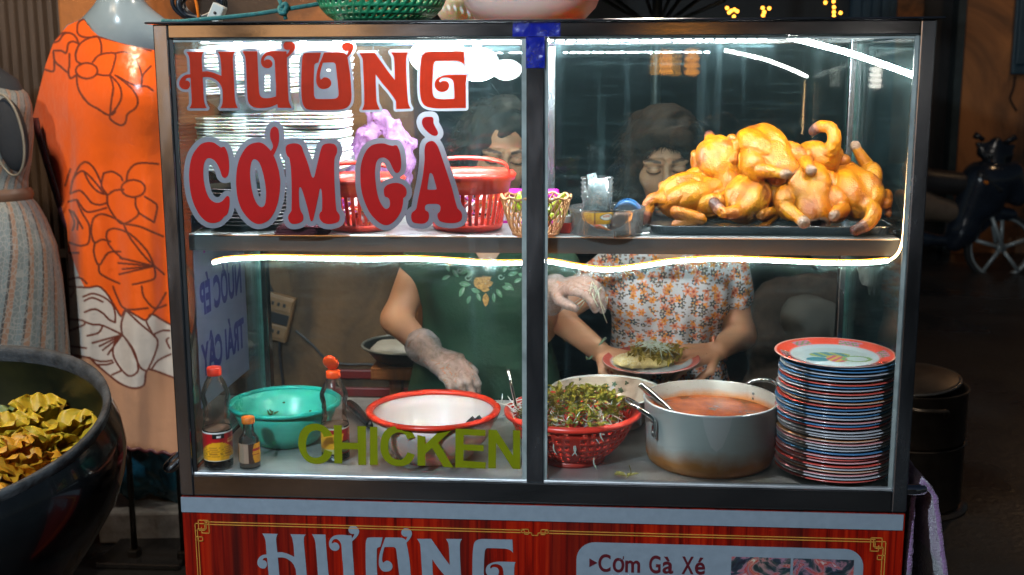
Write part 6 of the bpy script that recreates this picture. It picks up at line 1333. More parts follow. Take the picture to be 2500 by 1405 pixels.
mk('back_panel', Vb[idx], [(j*w_+i, (j+1)*w_+i, (j+1)*w_+i+1, j*w_+i+1) for j in range(h_-1) for i in range(w_-1)], SAT, kt, True, cols=np.tile(ORG, (len(idx), 1)))
TRM = M('maroon_satin_trim', (.085, .022, .028), .4, 0, .2, 30, .4, 40)
def trim(name, pts, wdt, y):
    mb = MB(); Vt = []
    for q, (x, yy) in enumerate(pts): Vt += [at(x-wdt*.5, yy, y), at(x+wdt*.5, yy+2*math.sin(q*2.1), y-.012), at(x+wdt*.5, yy, y+.02)]
    n_ = len(pts); mb.add(Vt, [(3*i+a_, 3*i+3+a_, 3*i+3+(a_+1) % 3, 3*i+(a_+1) % 3) for i in range(n_-1) for a_ in range(3)]); return mb.build(name, TRM, kt, True)
trim('sleeve_trim', [(86, 288), (92, 320), (103, 360), (113, 395), (124, 430), (136, 470), (147, 505), (158, 540), (165, 556)], 17, YM-.012)
hm = MB().tube([at(x, 1092+18*(x-290)/140+3*math.sin(x*.2), YM-.10+.13*((x-300)/230)**2+.016*math.sin(x*.045+1092*.003+.6*math.sin(1092*.006))+.004*math.sin(x*.11-1092*.007)) for x in range(284, 480, 6)], .006, 6).build('hem_trim', TRM, kt)
# pale mannequin
MAN = M('pale_blue_grey_mannequin', (.20, .26, .30), .22, 0, .08, 4, coat=.4); mt = thing('mannequin', at(300, 1300, YM), 'glossy pale blue grey mannequin wearing the orange kaftan', 'mannequin')
pj_ = lambda x, y, Y=YM: at(x, y, Y)
pr_m = [(pj_(293, -60, 1.2), pj_(296, 60, 1.2), .058, .062), (pj_(296, 70, 1.22), pj_(190, 92, 1.24), .060, .045), (pj_(296, 70, 1.22), pj_(420, 100, 1.24), .065, .05), (pj_(300, 140, 1.24), pj_(300, 330, 1.25), .09, .08), (pj_(300, 330, 1.26), pj_(300, 620, 1.26), .075, .08)]
def fm_(p):
    d = None
    for L_ in pr_m: q = capd(p, *L_); d = q if d is None else smin(d, q, .06)
    return smin(d, elld(p, pj_(300, 66, 1.215), (.10, .055, .045)), .05)
A_ = np.array([x for L_ in pr_m for x in L_[:2]]); V, Fc = nets(fm_, A_.min(0)-.2, A_.max(0)+.2, .011); mk('torso', V, Fc, MAN, mt, True)
V, Fc = nets(lambda p: smin(elld(p, at(296, -140, 1.16), (.075, .10, .115)), capd(p, at(293, -60, 1.2), at(293, -20, 1.2), .055, .058), .03), at(296, -140, 1.16)-.2, at(296, -140, 1.16)+.22, .012); mk('head', V, Fc, MAN, mt, True)
for x0, x1_ in ((306, 316), (428, 440)):
    a = at(x0, 1000, YM); q = at(x0, 1300, YM); MB().tube([(a[0], a[1], a[2]), (a[0], a[1], .02)], .0095, 10).build('stand_pole', M('black_steel_pole', (.02, .018, .016), .3, .6), mt)
    MB().box(a[0]-.015, a[0]+.015, a[1]-.02, a[1]+.02, .0, .045).build('pole_foot', MC['black_steel_pole'], mt, False, bevel=.004)
# concrete block + blue bag
a = atz(300, 1345, 0); b_ = atz(430, 1320, 0); CON = M('dirty_concrete', (.30, .28, .25), .9, 0, .35, 14, .5, 60)
c = (a+b_)/2; o = MB().obox((c[0]-.03, c[1]+.12, .055), (1, .1, 0), (-.1, 1, 0), (0, 0, 1), .15, .11, .053).build('concrete_block', CON, None, False, bevel=.008); tag(o, 'weathered grey concrete block between the mannequin stand poles', 'concrete block')
blob('plastic_bag', [(np.array([c[0]-.08, c[1]+.12, .2]), np.array([c[0]-.03, c[1]+.12, .34]), .085, .10), (np.array([c[0]+.05, c[1]+.13, .18]), np.array([c[0]+.06, c[1]+.13, .32]), .075, .08)], .05, .007, M('dark_blue_plastic', (.008, .06, .09), .3, 0, .3, 14, .6, 16), 'dark blue plastic bag standing on the concrete block', 'plastic bag', .008, 7, 8)
o = MB().box(*sorted((atz(230, 1392, 0)[0], atz(440, 1392, 0)[0])), atz(330, 1392, 0)[1], atz(330, 1392, 0)[1]+.5, .001, .02).build('doorstep_slab', M('black_wet_stone', (.012, .012, .013), .2, 0, .4, 6, .3, 20), None, False, bevel=.004); tag(o, 'dark wet stone slab on the ground under the concrete block', 'slab')
# ---- patterned dress on a dark mannequin, far left
PAI, n, b, out = newm('paisley_print'); v = coords(n, 'UV'); sx = nd(n, 'SeparateXYZ'); n.links.new(v, sx.inputs[0]); U_, V_ = sx.outputs[0], sx.outputs[1]
st = math_(n, 'FRACT', math_(n, 'MULTIPLY', U_, 26.)); col = ramp(n, st, [(0., (.11, .14, .145)), (.22, (.11, .14, .145)), (.24, (.02, .02, .02)), (.34, (.02, .02, .02)), (.36, (.20, .10, .055)), (.62, (.22, .115, .06)), (.64, (.09, .11, .11)), (.95, (.15, .165, .16))])
n.nodes[-1].color_ramp.interpolation = 'CONSTANT'
ch = math_(n, 'SINE', math_(n, 'ADD', math_(n, 'MULTIPLY', V_, 300.), math_(n, 'MULTIPLY', math_(n, 'PINGPONG', st, .1), 90.))); col = mixc(n, math_(n, 'MULTIPLY', math_(n, 'GREATER_THAN', ch, .2), .5), col, (.10, .08, .07))
vo = nd(n, 'TexVoronoi'); vo.feature = 'DISTANCE_TO_EDGE'; vo.inputs['Scale'].default_value = 55; mp = coords(n, 'UV', (1.6, 1, 1)); n.links.new(mp, vo.inputs[0]); col = mixc(n, math_(n, 'MULTIPLY', math_(n, 'LESS_THAN', vo.outputs[0], .06), .6), col, (.2, .19, .17)); n.links.new(col, b.inputs['Base Color']); b.inputs['Roughness'].default_value = .5
dt = thing('patterned_dress', at(-70, 1250, 1.0), 'grey and tan paisley striped dress with a brown waistband at the far left', 'dress')
Yd = 1.0; cxp = -75
def rev(name, prof, mat, twist=0, ny=.62, seg=120, ruf=0):
    Vt = []; UVs = []
    for k, (y, xr) in enumerate(prof):
        cc = at(cxp, y, Yd); rr_ = (xr-cxp)/sc_at(cc)
        for i in range(seg):
            A = 2*math.pi*i/seg; q = rr_*(1+ruf*(k/len(prof))*math.sin(A*18)+.01*math.sin(A*7)); Vt.append((cc[0]+q*math.cos(A), cc[1]+q*math.sin(A)*ny, cc[2])); UVs.append((i/seg+twist*k/len(prof), 1-k/len(prof)))
    n_ = len(prof); Fc = [(k*seg+i, (k+1)*seg+i, (k+1)*seg+(i+1) % seg, k*seg+(i+1) % seg) for k in range(n_-1) for i in range(seg)]; o = mk(name, Vt, Fc, mat, dt, True)
    uv = o.data.uv_layers.new(name='UVMap')
    for lp in o.data.loops:
        u_, v2 = UVs[lp.vertex_index]; uv.data[lp.index].uv = (u_, v2)
    return o
def dens(p, n_=40): p = np.array(p, float); yy = np.linspace(p[0, 0], p[-1, 0], n_); return list(zip(yy, np.interp(yy, p[:, 0], p[:, 1])))
rev('bodice', dens([(178, -20), (190, 12), (205, 38), (230, 66), (260, 76), (330, 80), (400, 74), (440, 66), (462, 68)]), PAI, .12)
rev('skirt', dens([(484, 74), (500, 90), (540, 112), (600, 136), (680, 150), (760, 158), (840, 166), (1000, 178), (1180, 190)], 60), PAI, .10, ruf=.02)
rev('waistband', dens([(458, 72), (468, 79), (480, 80), (490, 76)], 8), M('brown_satin_band', (.10, .05, .03), .4, 0, .2), 0)
dm = thing('mannequin', at(-70, 1250, 1.0), 'matt black mannequin seen in the armhole of the patterned dress', 'mannequin'); BM = M('matt_black_mannequin', (.008, .010, .014), .9, 0, .3, 20, .3, 120)
c = at(28, 330, Yd-.105); V, Fc = nets(lambda p: elld(p, c, (.044, .03, .10), rot(0, -.12, 0)), c-.13, c+.13, .006); mk('arm_socket', V, Fc, BM, dm, True)
mb = MB(); mb.tube([c+rot(0, -.12, 0) @ np.array([.049*math.cos(a_), -.022-.012*math.cos(a_), .108*math.sin(a_)]) for a_ in np.linspace(0, 6.283, 41)[:-1]], .0035, 6, closed=True); mb.build('armhole_edge', M('grey_tan_binding', (.14, .12, .09), .6), dt)
cn = at(cxp, 150, Yd); MB().lathe([(.055, .12), (.05, .06), (.06, .0), (.13, -.05), (.15, -.1)], 32, cn, close=False, sy=.6).build('neck', BM, dm); q = at(cxp, 1180, Yd); MB().tube([q, (q[0], q[1], .02)], .015, 10).build('stand_pole', MC['black_steel_pole'], dm); MB().lathe([(.0005, .002), (.17, .002), (.17, .012), (.02, .022), (.0005, .022)], 40, (q[0], q[1], 0), close=False).build('stand_base', MC['black_steel_pole'], dm)
# ---- planter with water lettuce
pc = np.array([-.532, 0., .823]); Rp = .371; nrm = np.array([.0077, -.2127, 1.]); nrm /= np.linalg.norm(nrm)
e1 = np.cross(nrm, (0, 1, 0)); e1 /= np.linalg.norm(e1); e1 = -e1 if e1[0] < 0 else e1; e2 = np.cross(nrm, e1)
pt = thing('planter', (pc[0], pc[1]+.02, 0), 'big glossy black round planter with a rough stone rim', 'planter')
PLB = M('glossy_black_glaze', (.006, .007, .008), .16, 0, .5, 5, .05, 8, coat=.5); RIM = M('rough_dark_stone', (.035, .037, .04), .7, 0, .6, 26, .9, 70)
seg = 96
def ring(c, r_, up=nrm, a1=e1, a2=e2): return [c+r_*(math.cos(a)*a1+math.sin(a)*a2) for a in 2*np.pi*np.arange(seg)/seg]
def loft(name, rings, mat, par, cap=False):
    Vt = [p for r_ in rings for p in r_]; n_ = len(rings); Fc = [(k*seg+i, k*seg+(i+1) % seg, (k+1)*seg+(i+1) % seg, (k+1)*seg+i) for k in range(n_-1) for i in range(seg)]
    if cap: Fc.append(tuple((n_-1)*seg+i for i in range(seg)))
    return mk(name, Vt, Fc, mat, par, True)
X1, X2 = np.array([1., 0, 0]), np.array([0, 1., 0]); rg = [ring(pc-nrm*.012, Rp*.985)]
for k, (z, r_) in enumerate(((.775, .382), (.735, .388), (.69, .383), (.63, .362), (.56, .32), (.48, .265), (.38, .215), (.2, .18), (.0, .2))):
    w_ = max(0, 1-(k+1)/4.); hr = ring(np.array([pc[0], pc[1]+.02, z]), r_, None, X1, X2); tr = ring(pc-nrm*(.823-z), r_); rg.append([a*(1-w_)+b2*w_ for a, b2 in zip(hr, tr)])
loft('pot_body', rg, PLB, pt, True)
loft('rim', [ring(pc-nrm*.02, Rp*.99), ring(pc-nrm*.006, Rp), ring(pc+nrm*.004, Rp*.995), ring(pc+nrm*.005, Rp*.985), ring(pc+nrm*.002, Rp*.962), ring(pc-nrm*.010, Rp*.952), ring(pc-nrm*.03, Rp*.955)], RIM, pt)
loft('inner_wall', [ring(pc-nrm*.028, Rp*.955), ring(pc-nrm*.08, Rp*.98), ring(pc-nrm*.14, Rp*.97), ring(pc-nrm*.22, Rp*.85)], M('mossy_black_inner', (.006, .008, .005), .35, 0, .6, 6, .2, 20, col2=(.028, .026, .008)), pt, True)
zw = .70; wt = loft('water', [ring(np.array([pc[0], pc[1]+.03, zw]), .340, None, X1, X2), ring(np.array([pc[0], pc[1]+.03, zw+.0005]), .001, None, X1, X2)], M('dark_still_water', (.006, .008, .006), .04), None); tag(wt, kind='structure')
LE = {0: M('yellow_water_lettuce', (.42, .27, .012), .5, 0, .3, 30, .2, 60, sss=.25), 1: M('amber_water_lettuce', (.46, .21, .010), .5, 0, .3, 30, .2, 60, sss=.25), 2: M('green_water_lettuce', (.10, .13, .03), .5, 0, .35, 30, .3, 60, sss=.1)}
def lettuce_leaf(l, w_):
    nu_, nv_ = 20, 10; Vt = []
    for j in range(nv_+1):
        v_ = j/nv_; hw = w_*(.22+.78*math.sin(min(1, v_*1.05)*1.45))*(1 if v_ < .85 else 1-.35*((v_-.85)/.15)**2)
        for i in range(nu_+1):
            u = 2*i/nu_-1; ruf = .16*w_*v_*v_*math.sin(u*8.5+j*.25); Vt.append((u*hw, l*v_*(1-.12*u*u), l*(.35*v_-.38*v_**3*.9)+.28*w_*abs(u)**1.5+ruf+.012*w_*math.cos(u*26)))
    return Vt, [(j*(nu_+1)+i, j*(nu_+1)+i+1, (j+1)*(nu_+1)+i+1, (j+1)*(nu_+1)+i) for j in range(nv_) for i in range(nu_)]
lm = {}
for k in range(3):
    Vt, Fc = lettuce_leaf(.095, .05); lm[k] = None; lm[k] = (Vt, Fc)
spots = [(95, 1050, 1.15, 0), (170, 1085, 1.05, 0), (30, 1090, 1.1, 0), (15, 1150, 1.15, 1), (105, 1110, 1.05, 0), (60, 1165, 1.0, 1), (-40, 1080, 1.1, 1), (120, 1020, .85, 0), (-60, 1160, 1.1, 0), (195, 1060, .7, 0), (5, 1040, .9, 2)]
wl = ['tallest yellow water lettuce rosette at the back of the planter', 'yellow water lettuce rosette at the right side against the planter wall', 'yellow water lettuce rosette left of the middle in the planter', 'amber water lettuce rosette at the front left of the planter', 'yellow water lettuce rosette in the middle of the planter', 'amber water lettuce rosette nearest the front rim of the planter', 'amber water lettuce rosette cut by the left picture edge', 'small yellow water lettuce rosette behind the others', 'yellow water lettuce rosette mostly outside the left picture edge', 'smallest yellow water lettuce rosette touching the right planter wall', 'green water lettuce rosette at the left back of the planter']
lmesh = {}
for q, (px, py, s_, kc) in enumerate(spots):
    P = atz(px, py, zw+.05); r_ = math.hypot(P[0]-pc[0], P[1]-pc[1]-.03)
    if r_ > .3: f_ = .3/r_; P[0] = pc[0]+(P[0]-pc[0])*f_; P[1] = pc[1]+.03+(P[1]-pc[1]-.03)*f_
    t = thing('water_lettuce', (P[0], P[1], zw), wl[q], 'plant', 'water lettuce floating in the planter'); t.rotation_euler = (0, 0, q*1.3); t.scale = (s_,)*3
    for k in range(11):
        key = kc if not (k == 4 and q % 3 == 0) else 2
        if key not in lmesh: Vt, Fc = lm[0]; lmesh[key] = mk('leaf', Vt, Fc, LE[key], None, True, local=True); o = lmesh[key]
        else: o = lmesh[key].copy(); COL.objects.link(o)
        o.parent = t; tier = k//6; o.rotation_euler = (.35+.55*tier+random.uniform(-.1, .15), random.uniform(-.2, .2), k*2*math.pi/6+tier*.5+random.uniform(-.2, .2)); o.location = (0, 0, .01+.018*tier); z_ = random.uniform(.85, 1.15)*(1-.15*tier); o.scale = (z_, z_, z_)
# ---- corrugated shutter behind the dresses
SHU = M('brown_painted_shutter', (.07, .045, .03), .5, .2, .25, 6, .2, 30, stretch=(6, 6, .5)); shx0, shx1 = at(-300, 300, 1.66)[0], at(240, 300, 1.66)[0]
stt = thing('roller_gate', ((shx0+shx1)/2, 1.66, 0), 'brown folding metal gate with vertical ribs behind the mannequins', 'gate')
wr_ = .033; k = 0; x = shx0; rme = None
while x < shx1-.02:
    if rme is None:
        mb = MB(); Vt = [(a, b_, z) for z in (0., 3.1) for a, b_ in ((0, 0), (.007, -.012), (.023, -.012), (.030, 0), (.033, .004), (0, .004))]
        mb.add(Vt, [(i, i+1, i+7, i+6) for i in range(4)]+[(4, 5, 11, 10)]); o = mb.build('slat', SHU, stt, False, local=True); rme = o.data
    else: o = link('slat', rme, stt, local=True)
    o.location = (x-stt.location.x, 0, 0); x += wr_; k += 1
MB().box(shx0-.02, shx1+.02, 1.672, 1.70, 0, 3.1).build('backing_sheet', M('dark_gap', (.012, .008, .006), .7), stt, False)
for z in (1.95, .9): MB().box(shx0, shx1, 1.636, 1.6465, z, z+.03).build('cross_bar', SHU, stt, False)
# ================================================================ things behind and beside the cart
def atx(px, py, X):
    d = ray(px, py); return CAM + d*(X-CAM[0])/d[0]
# menu board on the left side pane (read from outside)
BX = .0172; Yn, Yf = .10, .42; zt_, zb_ = 1.235, .84
mbd = MB().box(.0156, BX, Yn, Yf, zb_, zt_).build('menu_board', vinyl('pale_blue_banner', (.26, .31, .45), .5), cart, False)
BLU = vinyl('blue_print', (.02, .035, .22), .2); PUR = vinyl('violet_print', (.35, .06, .42), .4)
for body, z, sz, m_ in (('CƠM GÀ', 1.155, .085, PUR), ('NƯỚC ÉP', 1.03, .090, BLU), ('TRÁI CÂY', .905, .090, BLU)):
    text('lettering', body, sz, 0, 0, 0, m_, mbd, .70, .0035, Mx=lambda a, b_, z=z: (BX+.0012, Yf-.03-a, z+b_))
# hanging plastic gloves and blue cloth inside the right end
GLF = film('hanging_glove_film', (.55, .6, .6), .6)
c = [(at(x, y0, .335), at(x+dx, y1, .335)) for x, y0, dx, y1 in ((2105, 655, 5, 690), (2125, 655, 4, 720), (2148, 655, 6, 740), (2168, 655, 6, 755), (2186, 655, 4, 775))]
blob('plastic_glove', [(a, b_, .011, .008) for a, b_ in c]+[(at(2105, 650, .335), at(2188, 650, .335), .012, .012)], .006, .0035, GLF, 'limp translucent plastic glove hanging under the right end of the shelf', 'glove', .0015, 20, 3)
c = at(2095, 855, .5); BLC = M('blue_fleece', (.012, .09, .24), .9, 0, .4, 60, .9, 200)
blob('cloth', [(at(2035, 862, .5), at(2060, 858, .5), .022, .022), (at(2080, 860, .5), at(2100, 858, .5), .024, .022), (at(2140, 862, .5), at(2160, 862, .5), .026, .026), (at(2035, 930, .5), at(2160, 930, .5), .04, .04), (at(2050, 985, .5), at(2150, 985, .5), .035, .035)], .012, .005, BLC, 'fluffy blue cloth bundled behind the stack of plates', 'cloth', .003, 30, 4)
# power outlet on the wall, cables
YO = 1.596; P = at(680, 772, YO); t = thing('power_outlet', P-np.array([0, 0, .08]), 'brown tilted power outlet board on the ochre wall', 'outlet')
ax, az = np.array([.95, 0, -.25]), np.array([.25, 0, .95]); OUT = M('tan_outlet_plastic', (.20, .11, .05), .5)
MB().obox(P-np.array([0, .016, 0]), ax, (0, 1, 0), az, .048, .014, .078).build('outlet_body', OUT, t, False, bevel=.004)
for s_ in (-.045, .05): MB().obox(P-np.array([0, .032, 0])+az*s_, ax, (0, 1, 0), az, .044, .004, .022).build('socket_plate', OUT, t, False, bevel=.003)
MB().obox(P-np.array([0, .031, 0]), ax, (0, 1, 0), az, .042, .004, .018).build('window', DARK, t, False)
for s_ in (-.045, .05):
    for q in (-.02, .0, .02): MB().obox(P-np.array([0, .037, 0])+az*s_+ax*q, ax, (0, 1, 0), az, .004, .002, .006).build('slot', DARK, t, False)
for pts, lab in ((((640, 640), (655, 690), (668, 720)), 'black cable running down to the top of the wall outlet'), (((682, 832), (684, 880), (690, 930), (700, 1000)), 'black cable hanging from the bottom of the wall outlet'), (((722, 808), (760, 840), (800, 880), (850, 890), (900, 890), (960, 900)), 'thin black cable sagging right from the wall outlet'), (((445, 640), (480, 690), (478, 780), (462, 870), (455, 960)), 'black cable hanging along the left side pane')):
    tag(MB().tube(crom([at(x, y, YO-.012 if x > 600 else .4) for x, y in pts], 6), .005 if x > 500 else .004, 7).build('cable', CAB), lab, 'cable')
# wok on a wooden stand
c = at(990, 845, 1.02); t = thing('wok', c-np.array([0, 0, .05]), 'black pan with a white bag in it left of the woman in green', 'pan')
MB().lathe(bowl([(.05, -.05), (.085, -.035), (.11, -.005), (.122, .004)], .005), 48, c, True).build('pan_body', M('black_iron', (.02, .024, .026), .35, .3, .3), t)
MB().tube([c+np.array([.121*math.cos(a), .121*math.sin(a), .005]) for a in np.linspace(0, 6.283, 49)[:-1]], .004, 6, closed=True).build('rim', M('worn_grey_rim', (.25, .28, .28), .4, .5), t)
V, Fc = nets(lambda p: elld(p, c+np.array([-.03, -.02, -.01]), (.07, .06, .03))+.006*fnoise(p, 15, 5, 2), c-.13, c+.13, .007); tag(mk('plastic_bag', V, Fc, M('white_bag_dull', (.45, .47, .47), .4, 0, .1), None), 'white plastic bag lying in the black pan', 'plastic bag')
q = thing('wooden_stand', (c[0], c[1], 0), 'orange brown wooden post stand under the black pan', 'stand'); WD = M('orange_brown_wood', (.28, .10, .025), .6, 0, .3, 8, .2, 30, stretch=(8, 8, 1))
MB().box(c[0]-.09, c[0]+.09, c[1]-.06, c[1]+.06, c[2]-.085, c[2]-.0505).build('top_board', WD, q, False, bevel=.003); MB().box(c[0]-.045, c[0]-.01, c[1]-.02, c[1]+.02, 0, c[2]-.0855).build('post', WD, q, False, bevel=.003); MB().box(c[0]+.03, c[0]+.065, c[1]-.02, c[1]+.02, 0, c[2]-.0855).build('post', WD, q, False, bevel=.003)
# red chair
c = at(890, 1060, 1.42); t = thing('plastic_chair', (c[0], c[1], 0), 'dark red plastic chair low behind the counter', 'chair'); RC = M('dark_red_plastic', (.12, .008, .008), .4)
MB().box(c[0]-.16, c[0]+.16, c[1]-.15, c[1]+.15, c[2]-.05, c[2]-.02).build('seat', RC, t, False, bevel=.01)
for dx in (-.14, .14):
    for dy in (-.13, .13): MB().tube([(c[0]+dx, c[1]+dy, c[2]-.05), (c[0]+dx*1.15, c[1]+dy*1.15, 0)], [.016, .012], 8).build('leg', RC, t)
    MB().tube([(c[0]+dx, c[1]+.14, c[2]-.02), (c[0]+dx, c[1]+.17, c[2]+.2)], .013, 8).build('back_post', RC, t)
for z in (.02, .08, .14): MB().box(c[0]-.13, c[0]+.13, c[1]+.145+z*.13, c[1]+.16+z*.13, c[2]+z, c[2]+z+.03).build('slat', RC, t, False, bevel=.003)
# dim bags and cloth behind the floral woman
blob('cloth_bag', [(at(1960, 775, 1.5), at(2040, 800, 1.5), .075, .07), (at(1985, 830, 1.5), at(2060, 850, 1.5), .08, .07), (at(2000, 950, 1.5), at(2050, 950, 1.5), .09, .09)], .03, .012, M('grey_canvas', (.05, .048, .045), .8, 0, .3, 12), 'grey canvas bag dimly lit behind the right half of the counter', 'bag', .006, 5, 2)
blob('draped_jacket', [(at(1900, 740, 1.8), at(2040, 720, 1.8), .09, .08), (at(1880, 820, 1.8), at(2060, 800, 1.8), .11, .1), (at(1900, 950, 1.8), at(2050, 950, 1.8), .12, .12), (np.array([at(1950, 950, 1.8)[0], 1.8, .35]), np.array([at(1950, 950, 1.8)[0], 1.8, .1]), .13, .13)], .06, .015, M('dark_mottled_cloth', (.012, .011, .011), .85, 0, .8, 26, col2=(.06, .045, .04)), 'dark mottled jacket draped over a seat behind the counter', 'jacket', .01, 4, 6)
# stock pots at the right
P = atz(2215, 1255, 0); BR = M('dull_brown_steel', (.13, .10, .075), .35, .8, .35, 7)
t = thing('stock_pot', (P[0], P[1]+.1, 0), 'lower dull steel stock pot on the ground right of the cart', 'pot'); zc_ = np.array([P[0], P[1]+.1, 0])
cx0 = np.array([at(2222, 1000, 1.9)[0], 1.9, 0.]); rp_ = (2352-2222)/sc_at(at(2222, 1000, 1.9)); t.location = Vector(cx0)
zA = at(2222, 1080, 1.9-rp_*.4)[2]; zB = at(2222, 940, 1.9)[2]
MB().lathe([(.0005, .012), (rp_*.96, .012), (rp_, .03), (rp_, zA-.004), (rp_*1.03, zA), (rp_*.98, zA)], 64, cx0, close=False).build('pot_body', BR, t)
MB().lathe([(.0005, .0), (rp_*1.12, .0), (rp_*1.12, .008), (rp_*.9, .011), (.0005, .011)], 64, cx0, close=False).build('base_plate', BR, t)
t = thing('stock_pot', cx0+np.array([0, 0, zA+.001]), 'upper dull steel stock pot with its lid ajar right of the cart', 'pot')
MB().lathe([(.0005, zA+.002), (rp_*.97, zA+.002), (rp_*1.0, zA+.012), (rp_*1.0, zB), (rp_*1.03, zB+.004), (rp_*.985, zB+.004), (rp_*.975, zA+.02)], 64, cx0, close=False).build('pot_body', BR, t)
Ml = rot(.05, -.07, 0); MB().lathe([(rp_*.95, 0), (rp_*.97, .006), (rp_*.9, .010), (rp_*.5, .022), (.0005, .026)], 64, cx0+np.array([-.02, .0, zB+.018]), close=False, M=Ml).build('lid', BR, t)
MB().tube([cx0+np.array([-.02, 0, zB+.018])+Ml @ np.array([rp_*.96*math.cos(a), rp_*.96*math.sin(a), .003]) for a in np.linspace(0, 6.283, 65)[:-1]], .005, 6, closed=True).build('lid_rim', M('worn_lid_edge', (.4, .36, .3), .25, .9), t)
hq = cx0+np.array([.03, -rp_*1.0, zB-.03]); MB().tube(crom([hq+np.array([-.09, -.01, .0]), hq+np.array([-.06, -.035, .0]), hq+np.array([0, -.04, .0]), hq+np.array([.03, -.03, -.004]), hq+np.array([.035, 0, -.03])], 5), .008, 8).build('handle', BR, t)
# towel on the right push handle
TW, n, b, out = newm('violet_towel'); v = coords(n); f = noise(n, v, 30, 5, .7); sx = nd(n, 'SeparateXYZ'); n.links.new(v, sx.inputs[0]); c_ = mixc(n, f, (.14, .06, .16), (.30, .16, .33)); c_ = mixc(n, ramp(n, math_(n, 'ADD', sx.outputs[2], math_(n, 'MULTIPLY', f, .02)), [(.565, 1.), (.575, 0.)]), c_, (.13, .12, .16)); n.links.new(c_, b.inputs['Base Color']); b.inputs['Roughness'].default_value = .95; b.inputs['Sheen Weight'].default_value = .6
bp = nd(n, 'Bump'); bp.inputs['Strength'].default_value = 1.; bp.inputs['Distance'].default_value = .006; n.links.new(noise(n, v, 260, 3), bp.inputs['Height']); n.links.new(bp.outputs[0], b.inputs['Normal'])
Vt = []; nu_, nv_ = 40, 70; X0, X1_ = 1.412, 1.474
for j in range(nv_+1):
    s_ = j/nv_*2-1   # -1 back bottom .. 0 top .. 1 front bottom
    for i in range(nu_+1):
        u = i/nu_; yy = .05+.24*u; ang = s_*math.pi/2 if abs(s_) < .12 else 0
        hz = .735-abs(s_)*.36*(1-.1*math.sin(u*9)); dx = .0185*np.sign(s_)*min(1, abs(s_)/.07)+.010*math.sin(u*11+s_*4)*abs(s_)+.075*max(0, s_)*(.6+.4*math.sin(u*5)); Vt.append((1.443+dx, yy-.05*abs(s_)*(1-u)+.04*abs(s_)*math.sin(u*3), hz+.006*math.sin(u*20+s_*13)*.4))
o = mk('towel', Vt, [(j*(nu_+1)+i, j*(nu_+1)+i+1, (j+1)*(nu_+1)+i+1, (j+1)*(nu_+1)+i) for j in range(nv_) for i in range(nu_)], TW, None, True); m_ = o.modifiers.new('s', 'SOLIDIFY'); m_.thickness = .009; m_.offset = 0
dtx = bpy.data.textures.new('towel_pile', 'CLOUDS'); dtx.noise_scale = .012; dm_ = o.modifiers.new('d', 'DISPLACE'); dm_.texture = dtx; dm_.strength = .006; dm_.texture_coords = 'LOCAL'
tag(o, 'fluffy violet towel hung over the push handle at the right side of the cart', 'towel')
# ---- far building and scooter on the right
YB = 7.9; ox = lambda px, y=300: at(px, y, YB)[0]
fb = thing('building', (ox(2100), YB, 0), 'orange ochre plastered house with dark doorway and blue shutters far behind', 'building')
MB().box(ox(2338), ox(3100), YB, YB+.3, 0, 6).build('wall', OCH2, fb, False); MB().box(ox(2172), ox(2238), YB, YB+.3, 0, 6).build('wall', OCH2, fb, False)
MB().box(ox(2238)+.002, ox(2338)-.002, YB+.12, YB+.25, 0, 6).build('door', M('black_stained_wood', (.012, .012, .013), .5, 0, .4, 4, stretch=(6, 6, .6)), fb, False)
MB().box(ox(2318), ox(2338)-.002, YB-.05, YB+.11, 0, 6).build('door_post', M('dark_teal_wood', (.02, .035, .04), .5, 0, .3), fb, False)
DTW = M('dark_blue_shutter_wood', (.02, .055, .085), .5, 0, .3, 5, stretch=(6, 6, .6))
zw0 = at(2480, 182, YB)[2]; sh_ = MB().box(ox(2455), ox(2640), YB-.05, YB-.002, zw0, zw0+1.5).build('shutter', DTW, fb, False, bevel=.01)
for k in range(3): MB().box(ox(2462)+k*.21, ox(2462)+k*.21+.17, YB-.075, YB-.0505, zw0+.08, zw0+1.42).build('shutter_board', DTW, sh_, False, bevel=.008)
MB().box(ox(2060), ox(2172)-.002, YB-.04, YB+.25, 0, 6).build('shutter', DTW, fb, False)
for k in range(4): MB().box(ox(2064)+k*.08, ox(2064)+k*.08+.065, YB-.065, YB-.0405, 0, 6).build('shutter_board', DTW, fb.children[-1] if False else fb, False)
MB().box(ox(500), ox(2060)-.002, YB, YB+.3, 0, 6).build('unlit_front', M('unlit_black_front', (.016, .02, .022), .6, 0, .5, 3, .3, 20, stretch=(5, 5, .7)), fb, False)  # near-black colour puts the unlit dark of this front into the material
MB().tube(crom([at(x, y, YB-.01) for x, y in ((2478, 185), (2474, 215), (2466, 240), (2476, 262), (2482, 270))], 4), .01, 5).build('crack', M('dark_crack', (.03, .015, .01), .8), fb)
